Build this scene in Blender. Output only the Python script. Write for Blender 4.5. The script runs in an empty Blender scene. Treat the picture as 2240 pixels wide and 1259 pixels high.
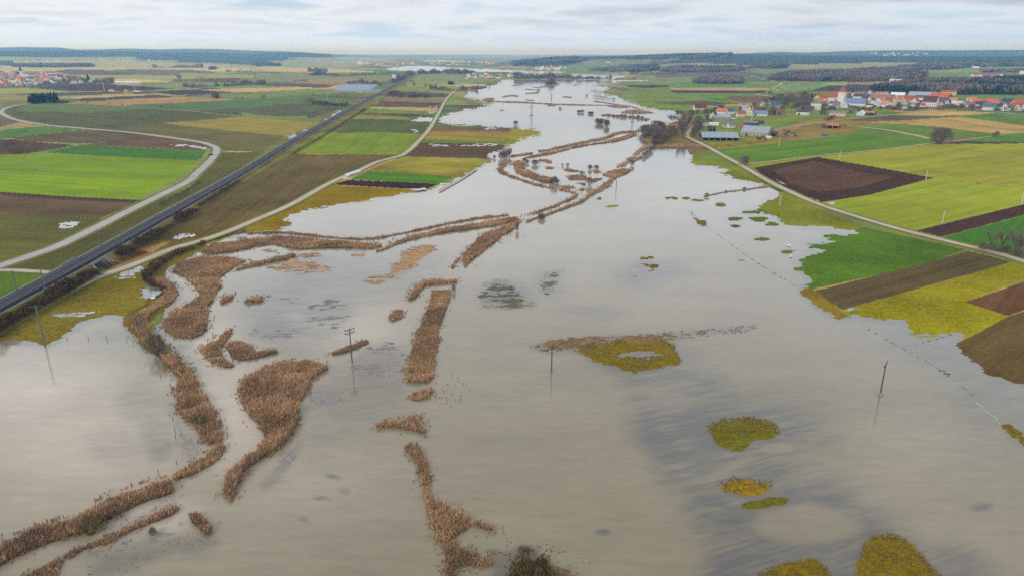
import bpy, math, random
import numpy as np
R = math.radians
rng = random.Random(7)
nrng = np.random.default_rng(11)
scene = bpy.context.scene
COL = scene.collection

# ---------------------------------------------------------------- camera
CAM_H, PITCH, FPX = 90.0, R(18.93), 1494.0
cam_d = bpy.data.cameras.new("camera")
cam = bpy.data.objects.new("camera", cam_d)
COL.objects.link(cam)
cam.location = (0, 0, CAM_H)
cam.rotation_euler = (math.pi/2-PITCH, 0, 0)
cam_d.sensor_width = 36.0
cam_d.lens = 36.0*FPX/2240.0
cam_d.clip_start = 1.0
cam_d.clip_end = 90000.0
scene.camera = cam

# ---------------------------------------------------------------- sky, sun, exposure
SUN_EL, SUN_AZ = R(34), R(215)       # azimuth clockwise from +Y: behind the camera, to its left
world = bpy.data.worlds.new("World")
scene.world = world
world.use_nodes = True

class NT:
    """small helper that writes node trees tersely"""
    def __init__(s, tree):
        s.t = tree
        s.t.nodes.clear()
    def n(s, kind, ins=None, **props):
        nd = s.t.nodes.new(kind)
        for k, v in props.items():
            setattr(nd, k, v)
        for k, v in (ins or {}).items():
            s.put(nd.inputs[k], v)
        return nd
    def put(s, sock, v):
        if hasattr(v, 'is_output'):
            s.t.links.new(v, sock)
        else:
            if isinstance(v, tuple) and len(v) == 3 and getattr(sock, 'type', '') == 'RGBA':
                v = v+(1,)
            sock.default_value = v
    def math(s, op, a, b=0.0, c=None, clamp=False):
        nd = s.t.nodes.new('ShaderNodeMath'); nd.operation = op; nd.use_clamp = clamp
        s.put(nd.inputs[0], a); s.put(nd.inputs[1], b)
        if c is not None: s.put(nd.inputs[2], c)
        return nd.outputs[0]
    def mix(s, f, a, b, mode='MIX'):
        nd = s.t.nodes.new('ShaderNodeMix'); nd.data_type = 'RGBA'; nd.blend_type = mode
        s.put(nd.inputs['Factor'], f); s.put(nd.inputs['A'], a); s.put(nd.inputs['B'], b)
        return nd.outputs['Result']
    def noise(s, vec, scale, detail=4.0, rough=0.55, lac=2.0):
        nd = s.n('ShaderNodeTexNoise', {'Scale': scale, 'Detail': detail, 'Roughness': rough, 'Lacunarity': lac})
        if vec is not None: s.put(nd.inputs['Vector'], vec)
        return nd.outputs['Fac']
    def ramp(s, fac, lo, hi, a=0.0, b=1.0):
        nd = s.n('ShaderNodeMapRange', {'From Min': lo, 'From Max': hi, 'To Min': a, 'To Max': b}, clamp=True)
        s.put(nd.inputs['Value'], fac)
        return nd.outputs[0]

w = NT(world.node_tree)
sky = w.n('ShaderNodeTexSky', sky_type='NISHITA', sun_disc=False, sun_elevation=SUN_EL, sun_rotation=SUN_AZ,
          air_density=1.0, dust_density=2.0, ozone_density=1.0)
geo = w.n('ShaderNodeTexCoord')
sep = w.n('ShaderNodeSeparateXYZ', {0: geo.outputs['Generated']})
zc = w.math('MAXIMUM', sep.outputs[2], 0.0)
zz = w.math('ADD', zc, 0.085)
cx = w.math('DIVIDE', sep.outputs[0], zz)
cy = w.math('DIVIDE', sep.outputs[1], zz)
cv = w.n('ShaderNodeCombineXYZ', {0: cx, 1: cy, 2: 0.0}).outputs[0]
c1 = w.noise(cv, 0.8, 6.0, 0.5)            # cloud deck seen from below
c2 = w.noise(w.n('ShaderNodeVectorMath', {0: cv, 1: (5.3, 9.1, 0.0)}, operation='ADD').outputs[0], 0.42, 5.0, 0.6)
dens = w.math('ADD', w.math('MULTIPLY', c1, 0.6), w.math('MULTIPLY', c2, 0.4))
cover = w.ramp(dens, 0.38, 0.50)
shade = w.ramp(dens, 0.45, 0.60)
left = w.ramp(sep.outputs[0], -0.6, 0.65)
bright = w.mix(left, (9.9, 10.2, 10.7), (7.9, 8.5, 9.4))
grey = w.mix(left, (7.2, 7.8, 8.9), (4.7, 5.5, 6.7))
cloud = w.mix(shade, bright, grey)
skyblue = w.mix(0.72, sky.outputs[0], (6.4, 8.2, 10.6))
skyc = w.mix(cover, skyblue, cloud)
hz = w.ramp(sep.outputs[2], 0.004, 0.04)
skyc = w.mix(hz, w.mix(left, (8.0, 9.6, 12.6), (5.8, 7.8, 11.0)), skyc)
# the cloud deck is thin and bright ahead, above the picture, and heavier overhead and behind
ahead = w.ramp(sep.outputs[1], -0.3, 0.6)
glow = w.math('MULTIPLY', w.ramp(sep.outputs[2], 0.085, 0.20), w.ramp(sep.outputs[2], 0.85, 0.45))
gain = w.math('ADD', w.math('MULTIPLY', w.math('MULTIPLY', glow, ahead), 0.75), w.ramp(sep.outputs[2], 0.35, 0.7, 1.0, 0.72))
skyc = w.n('ShaderNodeVectorMath', {0: skyc, 'Scale': gain}, operation='SCALE').outputs[0]
bg = w.n('ShaderNodeBackground', {'Color': skyc, 'Strength': 0.1})
w.n('ShaderNodeOutputWorld', {'Surface': bg.outputs[0]})

sun_d = bpy.data.lights.new("sun", 'SUN')
sun_d.energy = 1.25
sun_d.angle = R(10)
sun_d.color = (1.0, 0.95, 0.87)
sun = bpy.data.objects.new("sun", sun_d)
COL.objects.link(sun)
sd = (math.sin(SUN_AZ)*math.cos(SUN_EL), math.cos(SUN_AZ)*math.cos(SUN_EL), math.sin(SUN_EL))
sun.rotation_euler = (math.pi/2-SUN_EL, 0, math.pi-SUN_AZ)
from mathutils import Vector
sun.rotation_euler = Vector(sd).to_track_quat('Z', 'Y').to_euler()

scene.view_settings.view_transform = 'Standard'
scene.view_settings.look = 'None'
scene.view_settings.exposure = 0.0
scene.view_settings.gamma = 1.0
scene.cycles.max_bounces = 5
scene.cycles.diffuse_bounces = 2
scene.cycles.glossy_bounces = 2
scene.cycles.transparent_max_bounces = 6
scene.cycles.volume_bounces = 2
scene.cycles.use_denoising = False
scene.cycles.use_adaptive_sampling = False

# ---------------------------------------------------------------- survey: terrain and the view of it
def sstep(a, b, x):
    t = np.clip((x-a)/(b-a), 0, 1)
    return t*t*(3-2*t)

def _hash(ix, iy, s):
    h = (ix.astype(np.int64)*374761393 + iy.astype(np.int64)*668265263 + s*974711) & 0xffffffff
    h = ((h ^ (h >> 13))*1274126177) & 0xffffffff
    h = ((h ^ (h >> 16))*2246822519) & 0xffffffff
    return ((h ^ (h >> 15)) & 0xffffff)/float(0xffffff)

def vnoise(x, y, s=0):
    ix, iy = np.floor(x), np.floor(y)
    fx, fy = x-ix, y-iy
    fx = fx*fx*(3-2*fx); fy = fy*fy*(3-2*fy)
    a = _hash(ix, iy, s); b = _hash(ix+1, iy, s); c = _hash(ix, iy+1, s); d = _hash(ix+1, iy+1, s)
    return (a*(1-fx)+b*fx)*(1-fy)+(c*(1-fx)+d*fx)*fy

def fbm(x, y, s=0, o=4):
    v = 0; a = 0.5; t = 0
    for k in range(o):
        v = v+a*vnoise(x*2**k, y*2**k, s+k*17); t += a; a *= 0.5
    return v/t

def ridge_prof(u, us, ytops, r0):
    return np.interp(u, us, [90+(117-t)*r0/1579.0 for t in ytops])

def terrain(x, y):
    x = np.asarray(x, float); y = np.asarray(y, float)
    yy = np.maximum(y, 1.0)
    r = np.hypot(x, yy)
    u = 1120+1579*np.clip(x/yy, -3, 3)
    d = x-(150+0.16*y)
    t = 0.7+11.0*sstep(0, 700, d)*sstep(9000, 5000, r)
    t = t+4.5*np.exp(-(((x-500)/170)**2+((y-700)/110)**2))
    t = t+2.5*fbm(x/260, y/260, 3, 3)*sstep(60, 400, d)
    t = t+10*sstep(-900, -2600, x-0.0*y)*fbm(x/700, y/700, 5, 2)*sstep(1500, 3500, r)
    # wooded hill beyond the far flood, centre right
    p = np.interp(u, [1060, 1130, 1200, 1300, 1450, 1600, 1750, 1950, 2600], [0, 22, 52, 66, 76, 80, 66, 60, 60])
    t = t+p*np.exp(-((r-6600)/1700)**2)*(0.92+0.16*fbm(x/900, y/900, 8, 3))
    # left ridges
    p = ridge_prof(u, [-900, 0, 250, 420, 560, 640, 720, 760], [115, 114.5, 114, 116, 119, 116, 119, 146], 9500)
    p = np.where(u > 760, 0, np.maximum(p, 0))*sstep(830, 720, u)
    t = t+p*np.exp(-((r-9500)/1500)**2)
    us = [-900, -200, 0, 50, 130, 170, 280, 345, 400, 470, 560, 630, 700, 760]
    ys = [106, 107, 108, 107, 107.5, 111, 109, 110.5, 109, 109.5, 113, 114, 118, 121]
    p = ridge_prof(u, us, ys, 15500)*sstep(900, 740, u)
    t = t+np.maximum(p, 0)*np.exp(-((r-15500)/2200)**2)
    # right ridge
    us = [1500, 1560, 1640, 1700, 1760, 1840, 1960, 2080, 2240, 2500, 3200]
    ys = [123, 119, 117, 114.5, 116, 113.5, 111.5, 112, 111.5, 112, 112]
    p = ridge_prof(u, us, ys, 12500)*sstep(1440, 1600, u)
    t = t+np.maximum(p, 0)*np.exp(-((r-12500)/2100)**2)
    # low far country under the horizon
    t = t+40*sstep(16000, 26000, r)*fbm(x/4000, y/4000, 21, 3)
    return t

CP, SP = math.cos(PITCH), math.sin(PITCH)
def project(x, y, z):
    dz = z-CAM_H
    dep = y*CP-dz*SP
    dep = np.where(dep < 1e-3, 1e-3, dep)
    up = y*SP+dz*CP
    return 1120+FPX*x/dep, 629.5-FPX*up/dep

_S = np.concatenate([np.geomspace(60, 45000, 1500)])
def W(px, py, lift=0.0):
    """world point on the terrain that the survey pixel (px, py) shows"""
    X = (px-1120)/FPX; Y = (629.5-py)/FPX
    dx, dy, dz = X, CP+Y*SP, -SP+Y*CP
    n = math.hypot(dx, dy)
    ts = _S/n
    zs = CAM_H+dz*ts
    te = terrain(dx*ts, dy*ts)
    hit = np.nonzero(zs <= te)[0]
    k = hit[0] if len(hit) else len(ts)-1
    if k > 0 and len(hit):
        a = zs[k-1]-te[k-1]; b = te[k]-zs[k]
        t = ts[k-1]+(ts[k]-ts[k-1])*a/(a+b+1e-9)
    else:
        t = ts[k]
    x, y = dx*t, dy*t
    return Vector((x, y, float(terrain(x, y))+lift))

def mpp(p):
    """metres that one survey pixel spans at world point p"""
    return (p-Vector((0, 0, CAM_H))).length/FPX

def in_poly(px, py, poly):
    poly = np.asarray(poly, float)
    res = np.zeros(px.shape, bool)
    x0, y0 = poly.min(0); x1, y1 = poly.max(0)
    sel = np.nonzero((px >= x0) & (px <= x1) & (py >= y0) & (py <= y1))
    if len(sel[0]) == 0: return res
    qx, qy = px[sel], py[sel]
    c = np.zeros(qx.shape, bool)
    m = len(poly)
    for i in range(m):
        ax, ay = poly[i]; bx, by = poly[(i+1) % m]
        if ay == by: continue
        cr = ((ay > qy) != (by > qy)) & (qx < (bx-ax)*(qy-ay)/(by-ay)+ax)
        c ^= cr
    res[sel] = c
    return res

def s2l(c):
    """sRGB 0-255 to linear"""
    return tuple(((v/255.0)/12.92 if v/255.0 <= 0.04045 else ((v/255.0+0.055)/1.055)**2.4) for v in c)

# ---------------------------------------------------------------- object helpers
def tag(o, label=None, cat=None, group=None, kind=None):
    if label: o['label'] = label
    if cat: o['category'] = cat
    if group: o['group'] = group
    if kind: o['kind'] = kind
    return o

def mesh_np(name, V, Fs, mats=(), attrs=None, mat_idx=None, smooth=False):
    """mesh from numpy vertices and an (n, 3|4) face array"""
    me = bpy.data.meshes.new(name)
    V = np.asarray(V, np.float32); Fs = np.asarray(Fs, np.int32)
    n, k = Fs.shape
    me.vertices.add(len(V)); me.vertices.foreach_set('co', V.ravel())
    me.loops.add(n*k); me.loops.foreach_set('vertex_index', Fs.ravel())
    me.polygons.add(n)
    me.polygons.foreach_set('loop_start', np.arange(n, dtype=np.int32)*k)
    me.polygons.foreach_set('loop_total', np.full(n, k, np.int32))
    if mat_idx is not None: me.polygons.foreach_set('material_index', np.asarray(mat_idx, np.int32))
    for m in mats: me.materials.append(m)
    for an, (typ, arr) in (attrs or {}).items():
        a = me.attributes.new(an, typ, 'POINT')
        if typ == 'FLOAT_COLOR':
            a.data.foreach_set('color', np.asarray(arr, np.float32).ravel())
        else:
            a.data.foreach_set('value', np.asarray(arr, np.float32).ravel())
    me.update(calc_edges=True)
    if smooth:
        me.polygons.foreach_set('use_smooth', np.ones(n, bool))
    return me

def link(name, me, parent=None, loc=None, rotz=0.0):
    o = bpy.data.objects.new(name, me)
    COL.objects.link(o)
    if parent: o.parent = parent
    if loc is not None: o.location = loc
    o.rotation_euler.z = rotz
    return o

class MB:
    """collects boxes, prisms and tubes into one mesh"""
    def __init__(s): s.v = []; s.f = []; s.m = []
    def add(s, vs, fs, m=0):
        b = len(s.v); s.v += [tuple(p) for p in vs]
        for f in fs: s.f.append(tuple(i+b for i in f)); s.m.append(m)
        return s
    def box(s, x0, x1, y0, y1, z0, z1, m=0):
        return s.add([(x0, y0, z0), (x1, y0, z0), (x1, y1, z0), (x0, y1, z0), (x0, y0, z1), (x1, y0, z1), (x1, y1, z1), (x0, y1, z1)],
                     [(0, 3, 2, 1), (4, 5, 6, 7), (0, 1, 5, 4), (1, 2, 6, 5), (2, 3, 7, 6), (3, 0, 4, 7)], m)
    def tube(s, pts, rads, n=5, m=0, cap=True):
        rings = []
        for i, p in enumerate(pts):
            p = Vector(p)
            d = (Vector(pts[min(i+1, len(pts)-1)])-Vector(pts[max(i-1, 0)])).normalized()
            a = d.cross(Vector((0, 0, 1)))
            if a.length < 1e-3: a = Vector((1, 0, 0))
            a.normalize(); b = d.cross(a)
            rings.append([p+(a*math.cos(2*math.pi*k/n)+b*math.sin(2*math.pi*k/n))*rads[i] for k in range(n)])
        base = len(s.v)
        for rg in rings: s.v += [tuple(q) for q in rg]
        for i in range(len(rings)-1):
            for k in range(n):
                k2 = (k+1) % n
                s.f.append((base+i*n+k, base+i*n+k2, base+(i+1)*n+k2, base+(i+1)*n+k)); s.m.append(m)
        if cap:
            s.f.append(tuple(base+(len(rings)-1)*n+k for k in range(n))); s.m.append(m)
            s.f.append(tuple(base+k for k in reversed(range(n)))); s.m.append(m)
        return s
    def mesh(s, name, *mats):
        me = bpy.data.meshes.new(name)
        me.from_pydata(s.v, [], s.f)
        for m in mats: me.materials.append(m)
        if len(mats) > 1: me.polygons.foreach_set('material_index', s.m)
        me.update()
        return me

def empty(name, loc, rotz=0.0):
    o = bpy.data.objects.new(name, None)
    COL.objects.link(o)
    o.location = loc; o.rotation_euler.z = rotz
    o.empty_display_size = 0.5
    return o

def copy_tree(o, parent=None):
    c = o.copy(); COL.objects.link(c)
    if parent is not None: c.parent = parent
    for ch in list(o.children): copy_tree(ch, c)
    return c

# ---------------------------------------------------------------- materials
def new_mat(name):
    m = bpy.data.materials.new(name); m.use_nodes = True
    return m, NT(m.node_tree)

def plain(name, rgb, rough=0.8, var=0.12, scale=0.6, metal=0.0, spec=0.3):
    """weathered paint, render, tile: a base colour broken by two noises"""
    m, t = new_mat(name)
    co = t.n('ShaderNodeTexCoord').outputs['Object']
    n1 = t.noise(co, scale, 5.0); n2 = t.noise(co, scale*7, 3.0)
    f = t.ramp(t.math('ADD', t.math('MULTIPLY', n1, 0.6), t.math('MULTIPLY', n2, 0.4)), 0.3, 0.7, 1-var, 1+var)
    c = t.n('ShaderNodeVectorMath', {0: tuple(rgb), 'Scale': f}, operation='SCALE').outputs[0]
    b = t.n('ShaderNodeBsdfPrincipled', {'Base Color': c, 'Roughness': rough, 'Metallic': metal, 'Specular IOR Level': spec})
    t.n('ShaderNodeOutputMaterial', {'Surface': b.outputs[0]})
    return m

def attr_mat(name, rough=0.9, spec=0.1, translucent=False):
    """colour from the mesh's own tint attribute (leaf, reed and twig colours)"""
    m, t = new_mat(name)
    a = t.n('ShaderNodeAttribute', attribute_name='tint')
    b = t.n('ShaderNodeBsdfPrincipled', {'Base Color': a.outputs['Color'], 'Roughness': rough, 'Specular IOR Level': spec})
    t.n('ShaderNodeOutputMaterial', {'Surface': b.outputs[0]})
    return m
# ---------------------------------------------------------------- ground, field and water materials
def ground_mat(name, fine=0.16, rows=0.10, blotch=0.22, rough=0.95, tracks=0.0):
    m, t = new_mat(name)
    a = t.n('ShaderNodeAttribute', attribute_name='tint')
    ang = t.n('ShaderNodeAttribute', attribute_name='row_angle', attribute_type='OBJECT').outputs['Fac']
    geo = t.n('ShaderNodeNewGeometry')
    p = geo.outputs['Position']
    rot = t.n('ShaderNodeVectorRotate', {'Vector': p, 'Angle': t.math('MULTIPLY', ang, -1.0)}, rotation_type='Z_AXIS').outputs[0]
    st = t.n('ShaderNodeMapping', {'Vector': rot, 'Scale': (0.012, 0.45, 0.0)}).outputs[0]   # streaks along the rows
    st2 = t.n('ShaderNodeMapping', {'Vector': rot, 'Scale': (0.004, 0.07, 0.0)}).outputs[0]
    s1 = t.ramp(t.noise(st, 1.0, 3.0), 0.3, 0.7, -rows, rows)
    s2 = t.ramp(t.noise(st2, 1.0, 4.0), 0.3, 0.7, -rows*1.3, rows*1.3)
    b1 = t.ramp(t.noise(p, 0.022, 5.0, 0.62), 0.3, 0.7, -blotch, blotch)
    f1 = t.ramp(t.noise(p, 0.9, 6.0, 0.7), 0.3, 0.7, -fine, fine)
    k = t.math('ADD', t.math('ADD', s1, s2), t.math('ADD', b1, f1))
    if tracks:
        ry = t.n('ShaderNodeSeparateXYZ', {0: rot}).outputs[1]
        wob = t.math('MULTIPLY', t.noise(p, 0.01, 2.0), 3.0)
        fr = t.math('FRACT', t.math('DIVIDE', t.math('ADD', ry, wob), 15.0))
        fr2 = t.math('FRACT', t.math('ADD', t.math('DIVIDE', t.math('ADD', ry, wob), 15.0), 0.14))
        ln = t.math('MAXIMUM', t.math('LESS_THAN', fr, 0.045), t.math('LESS_THAN', fr2, 0.045))
        k = t.math('SUBTRACT', k, t.math('MULTIPLY', ln, tracks))
    k = t.math('ADD', k, 1.0)
    c = t.n('ShaderNodeVectorMath', {0: a.outputs['Color'], 'Scale': k}, operation='SCALE').outputs[0]
    hue = t.ramp(t.noise(p, 0.05, 4.0, 0.6), 0.35, 0.65, 0.0, 0.22)
    c = t.mix(hue, c, t.mix(1.0, c, (1.22, 0.98, 0.72), 'MULTIPLY'))
    bump = t.n('ShaderNodeBump', {'Height': t.noise(p, 1.6, 5.0, 0.7), 'Strength': 0.5, 'Distance': 0.35})
    b = t.n('ShaderNodeBsdfPrincipled', {'Base Color': c, 'Roughness': rough, 'Specular IOR Level': 0.02, 'Normal': bump.outputs[0]})
    t.n('ShaderNodeOutputMaterial', {'Surface': b.outputs[0]})
    return m

M_CROP = ground_mat('crop', 0.2, 0.12, 0.14, tracks=0.16)
M_GRASS = ground_mat('grass', 0.45, 0.03, 0.32)
M_PLOUGH = ground_mat('ploughed_soil', 0.30, 0.16, 0.2)
M_STUB = ground_mat('stubble', 0.25, 0.14, 0.18, tracks=0.12)
M_WOODFLOOR = ground_mat('woodland', 0.35, 0.0, 0.35)

def water_mat():
    m, t = new_mat('flood_water')
    a = t.n('ShaderNodeAttribute', attribute_name='tint')
    geo = t.n('ShaderNodeNewGeometry'); p = geo.outputs['Position']
    n1 = t.noise(t.n('ShaderNodeMapping', {'Vector': p, 'Scale': (0.02, 0.05, 0.0), 'Rotation': (0, 0, R(12))}).outputs[0], 1.0, 5.0, 0.62)
    n2 = t.noise(t.n('ShaderNodeMapping', {'Vector': p, 'Scale': (0.12, 0.5, 0.0), 'Rotation': (0, 0, R(10))}).outputs[0], 1.0, 5.0, 0.7)
    k = t.math('ADD', t.ramp(n1, 0.3, 0.7, -0.1, 0.1), t.ramp(n2, 0.3, 0.7, -0.1, 0.1))
    c = t.n('ShaderNodeVectorMath', {0: a.outputs['Color'], 'Scale': t.math('ADD', k, 1.0)}, operation='SCALE').outputs[0]
    wv = t.noise(t.n('ShaderNodeMapping', {'Vector': p, 'Scale': (0.35, 1.1, 0.0), 'Rotation': (0, 0, R(14))}).outputs[0], 1.0, 3.0, 0.6)
    wk = t.noise(p, 0.018, 3.0)
    bump = t.n('ShaderNodeBump', {'Height': wv, 'Strength': t.ramp(wk, 0.35, 0.65, 0.10, 0.34), 'Distance': 0.1})
    b = t.n('ShaderNodeBsdfPrincipled', {'Base Color': c, 'Roughness': 0.07, 'IOR': 1.33, 'Specular IOR Level': 0.5, 'Normal': bump.outputs[0]})
    t.n('ShaderNodeOutputMaterial', {'Surface': b.outputs[0]})
    return m
M_WATER = water_mat()

# ---------------------------------------------------------------- land survey (outlines in survey pixels, turned into ground positions below)
def cr(ox, oy, sc, pts):
    return [(ox+a/sc, oy+b/sc) for a, b in pts]

FIELDS = []          # (outline, sRGB seen close by, material, name)
def F(poly, rgb, mat=M_CROP, name='field'): FIELDS.append((poly, rgb, mat, name))
G = M_GRASS; P = M_PLOUGH; S = M_STUB
F([(-300, 860), (-100, 640), (0, 606), (200, 540), (400, 424), (610, 296), (800, 200), (884, 172), (905, 180), (730, 296), (580, 400), (450, 490), (340, 548), (230, 610), (0, 740)], (122, 116, 66), G, 'meadow')
# --- far left country
F([(-700, 126), (40, 124), (150, 127), (280, 127), (380, 135), (480, 140), (560, 143), (640, 131), (760, 125), (870, 128), (760, 152), (-700, 150)], (150, 152, 118), G, 'meadow')
F([(-700, 136), (250, 133), (420, 140), (640, 150), (500, 160), (200, 148), (-700, 148)], (172, 168, 122))
F([(-600, 148), (0, 147), (220, 147), (330, 149), (250, 154), (120, 156), (-600, 155)], (190, 176, 130), S)
F([(120, 156), (150, 152), (230, 154), (255, 159), (200, 163), (150, 163)], (112, 92, 96), P)
F([(255, 157), (330, 152), (440, 154), (480, 160), (380, 165), (280, 163)], (118, 104, 98), P)
F([(330, 148), (420, 150), (520, 150), (560, 154), (470, 156), (360, 151)], (205, 182, 132), S)
F([(560, 146), (700, 150), (760, 152), (830, 158), (700, 160), (580, 156)], (196, 176, 130), S)
F([(150, 164), (280, 164), (400, 166), (455, 171), (330, 176), (200, 174)], (160, 160, 105))
F([(190, 175), (290, 173), (390, 178), (300, 183), (230, 181)], (206, 180, 122), S)
F([(390, 160), (500, 162), (560, 166), (480, 170), (400, 167)], (150, 162, 92))
F([(310, 181), (420, 180), (560, 183), (690, 186), (560, 193), (380, 194), (300, 189)], (128, 144, 92))
F([(560, 160), (740, 166), (860, 168), (850, 178), (700, 182), (560, 176)], (136, 138, 100))
F([(620, 176), (760, 172), (850, 176), (800, 184), (690, 184)], (160, 136, 106), S)
F([(85, 191), (130, 186), (205, 183), (290, 188), (385, 194), (330, 198), (230, 200), (150, 199), (95, 196)], (82, 68, 66), P)
F([(280, 202), (390, 198), (440, 197), (515, 202), (455, 205), (350, 210), (300, 206)], (78, 66, 78), P)
F([(-200, 196), (60, 193), (150, 200), (260, 201), (210, 205), (-200, 206)], (160, 160, 92))
F([(30, 206), (150, 203), (240, 201), (275, 204), (200, 208), (120, 210)], (92, 80, 82), P)
F([(120, 213), (200, 209), (340, 204), (385, 208), (300, 212), (170, 218)], (178, 164, 110), S)
F([(145, 218), (260, 212), (345, 208), (385, 212), (320, 216), (180, 222)], (84, 74, 76), P)
F([(-300, 208), (20, 207), (80, 213), (62, 220), (-300, 222)], (150, 140, 92))
F([(-300, 222), (62, 221), (58, 228), (10, 238), (-20, 246), (-300, 250)], (128, 128, 82))
F([(178, 227), (260, 221), (292, 216.5), (400, 213), (457, 214), (518, 218), (360, 226), (262, 231)], (176, 138, 100), S)
F([(440, 197), (520, 193), (690, 190), (705, 193), (610, 199), (515, 203)], (196, 164, 120), S)
F([(457, 214), (400, 212), (470, 206), (560, 203), (700, 196), (770, 198), (660, 208), (560, 217)], (122, 138, 84))
F([(262, 232), (360, 227), (518, 219), (600, 216), (660, 224), (560, 236), (410, 243)], (96, 118, 76))
F([(410, 243), (560, 236), (660, 224), (700, 222), (780, 230), (700, 252), (560, 258), (525, 255)], (96, 98, 72))
F([(560, 217), (660, 208), (770, 200), (800, 206), (760, 222), (660, 224), (600, 217)], (104, 120, 74))
F([(710, 193), (735, 187), (825, 186), (808, 198), (760, 197)], (198, 160, 108), S)
F([(560, 181), (705, 185), (735, 187), (712, 193), (640, 190), (560, 187)], (98, 88, 82), P)
F([(530, 246), (560, 252), (705, 260), (700, 268), (560, 262), (528, 257)], (124, 138, 74))
F([(45, 262), (16, 248), (30, 236), (62, 228), (150, 228), (282, 234), (407, 243), (526, 255), (460, 263), (350, 273), (222, 283), (120, 275)], (96, 97, 68))
F([(62, 228), (150, 228), (330, 238), (200, 246), (60, 246), (30, 240)], (108, 122, 76))
F([(358, 269), (521, 257), (560, 259), (702, 268), (628, 298), (560, 292), (400, 276)], (152, 138, 70))
F([(222, 284), (356, 269), (400, 276), (560, 292), (622, 299), (585, 324), (562, 332), (485, 330), (470, 318), (390, 303)], (112, 106, 66))
F([(474, 334), (562, 333), (582, 326), (560, 345), (500, 383), (410, 430), (300, 492), (200, 552), (110, 592), (0, 592), (60, 570), (127, 546), (267, 477), (417, 407), (464, 362)], (96, 94, 52))
F([(-200, 322), (0, 284), (90, 276), (186, 283), (25, 302), (-40, 312)], (92, 128, 66))
F([(25, 302), (186, 283.5), (330, 300), (200, 314), (60, 310)], (104, 92, 74), P)
F([(200, 315), (325, 300), (430, 312), (462, 322), (445, 330), (300, 322), (170, 318)], (112, 88, 76), P)
F([(-300, 330), (-40, 310), (30, 304), (60, 310), (165, 318), (60, 336), (-300, 352)], (84, 70, 60), P)
F([(95, 334), (175, 318.5), (300, 323), (452, 330), (440, 346), (430, 351), (250, 343)], (78, 116, 52))
F([(-300, 352), (0, 343), (95, 335), (250, 343), (430, 351), (420, 366), (400, 382), (388, 392), (200, 388), (0, 379), (-300, 374)], (124, 150, 44))
F([(-300, 374), (0, 379), (200, 388), (388, 392), (375, 396), (300, 437), (150, 430), (-300, 412)], (130, 158, 34))
F([(-300, 412), (0, 420), (150, 430), (310, 438), (290, 444), (150, 438), (-300, 420)], (84, 64, 62), P)
F([(-300, 420), (0, 428), (150, 438), (296, 444), (262, 460), (215, 478), (120, 472), (-300, 462)], (108, 90, 72), P)
F([(-300, 462), (0, 466), (120, 472), (225, 480), (190, 500), (60, 556), (0, 578), (-300, 660)], (106, 104, 58))
F([(-400, 720), (-400, 600), (0, 596), (85, 599), (100, 602), (60, 626), (0, 657), (-120, 720)], (92, 116, 36))
# --- between the railway and the farm road
F([(330, 526), (400, 480), (500, 418), (570, 376), (636, 338), (760, 338), (872, 339), (782, 372), (720, 399), (630, 446), (560, 480), (470, 512), (410, 527)], (106, 92, 58), P)
F([(646, 335), (702, 291), (850, 289), (922, 296), (901, 323), (875, 338.5), (760, 338)], (124, 142, 44))
F([(702, 290), (770, 261), (890, 263), (946, 268), (925, 294), (850, 289)], (92, 100, 60))
F([(765, 260), (782, 250), (886, 256), (900, 262)], (142, 138, 62))
F([(784, 249), (798, 245), (900, 249), (952, 252), (945, 256), (870, 254)], (98, 82, 66), P)
F([(792, 247), (806, 239), (930, 243), (953, 248), (945, 252), (900, 249)], (112, 144, 66))
F([(806, 238), (816, 234), (930, 235), (964, 238), (955, 246), (930, 243)], (184, 156, 116), S)
F([(816, 234), (834, 222), (968, 225), (964, 238), (930, 235)], (98, 82, 74), P)
F([(836, 221), (848, 213), (972, 217), (968, 225)], (144, 118, 94), P)
F([(845, 208), (860, 201), (985, 206), (978, 213), (940, 213)], (84, 76, 72), P)
F([(862, 199), (880, 190), (990, 193), (994, 201), (930, 201)], (128, 142, 74))
F([(885, 186), (905, 176), (1030, 182), (1040, 186), (990, 192), (900, 190)], (142, 148, 84), G, 'meadow')
F([(905, 172), (930, 164), (1010, 166), (1095, 176), (1040, 181), (920, 180)], (136, 140, 92))
F([(940, 186), (1055, 184), (1070, 188), (1010, 190)], (192, 172, 126), S)
F([(780, 196), (850, 196), (838, 204), (800, 204)], (128, 140, 158), S)
# --- between the farm road and the flood
F([(952, 267), (1000, 270), (1110, 277), (1100, 280), (948, 274)], (96, 128, 58))
F([(946, 275), (1060, 277), (1120, 281), (1125, 289), (1000, 287), (938, 286)], (122, 96, 74), P)
F([(938, 287), (1000, 287), (1125, 290), (1112, 300), (1100, 311), (924, 304)], (154, 134, 62))
F([(1120, 279), (1163, 281), (1186, 295), (1128, 311), (1100, 318), (1112, 300)], (150, 142, 52), G, 'meadow')
F([(924, 305), (1104, 311), (1108, 315), (914, 312)], (106, 130, 52))
F([(914, 312), (1106, 316), (1082, 347), (980, 345), (885, 342)], (98, 76, 56), P)
F([(880, 344), (980, 346), (1082, 350), (1043, 368), (1000, 382), (900, 376), (832, 363)], (148, 138, 54), G, 'meadow')
F([(832, 363), (900, 376), (1000, 382), (984, 388), (870, 378), (804, 374)], (136, 122, 56), G, 'meadow')
F([(804, 375), (870, 378), (990, 386), (962, 402), (860, 398), (765, 393)], (84, 128, 34))
F([(760, 394), (860, 398), (955, 402), (930, 414), (840, 410), (728, 404)], (62, 40, 42), P)
F([(722, 405), (840, 411), (935, 416), (896, 424), (830, 432), (740, 445), (640, 485), (605, 505), (540, 510), (505, 516), (560, 486), (638, 450)], (138, 116, 24), G, 'meadow')
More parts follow.
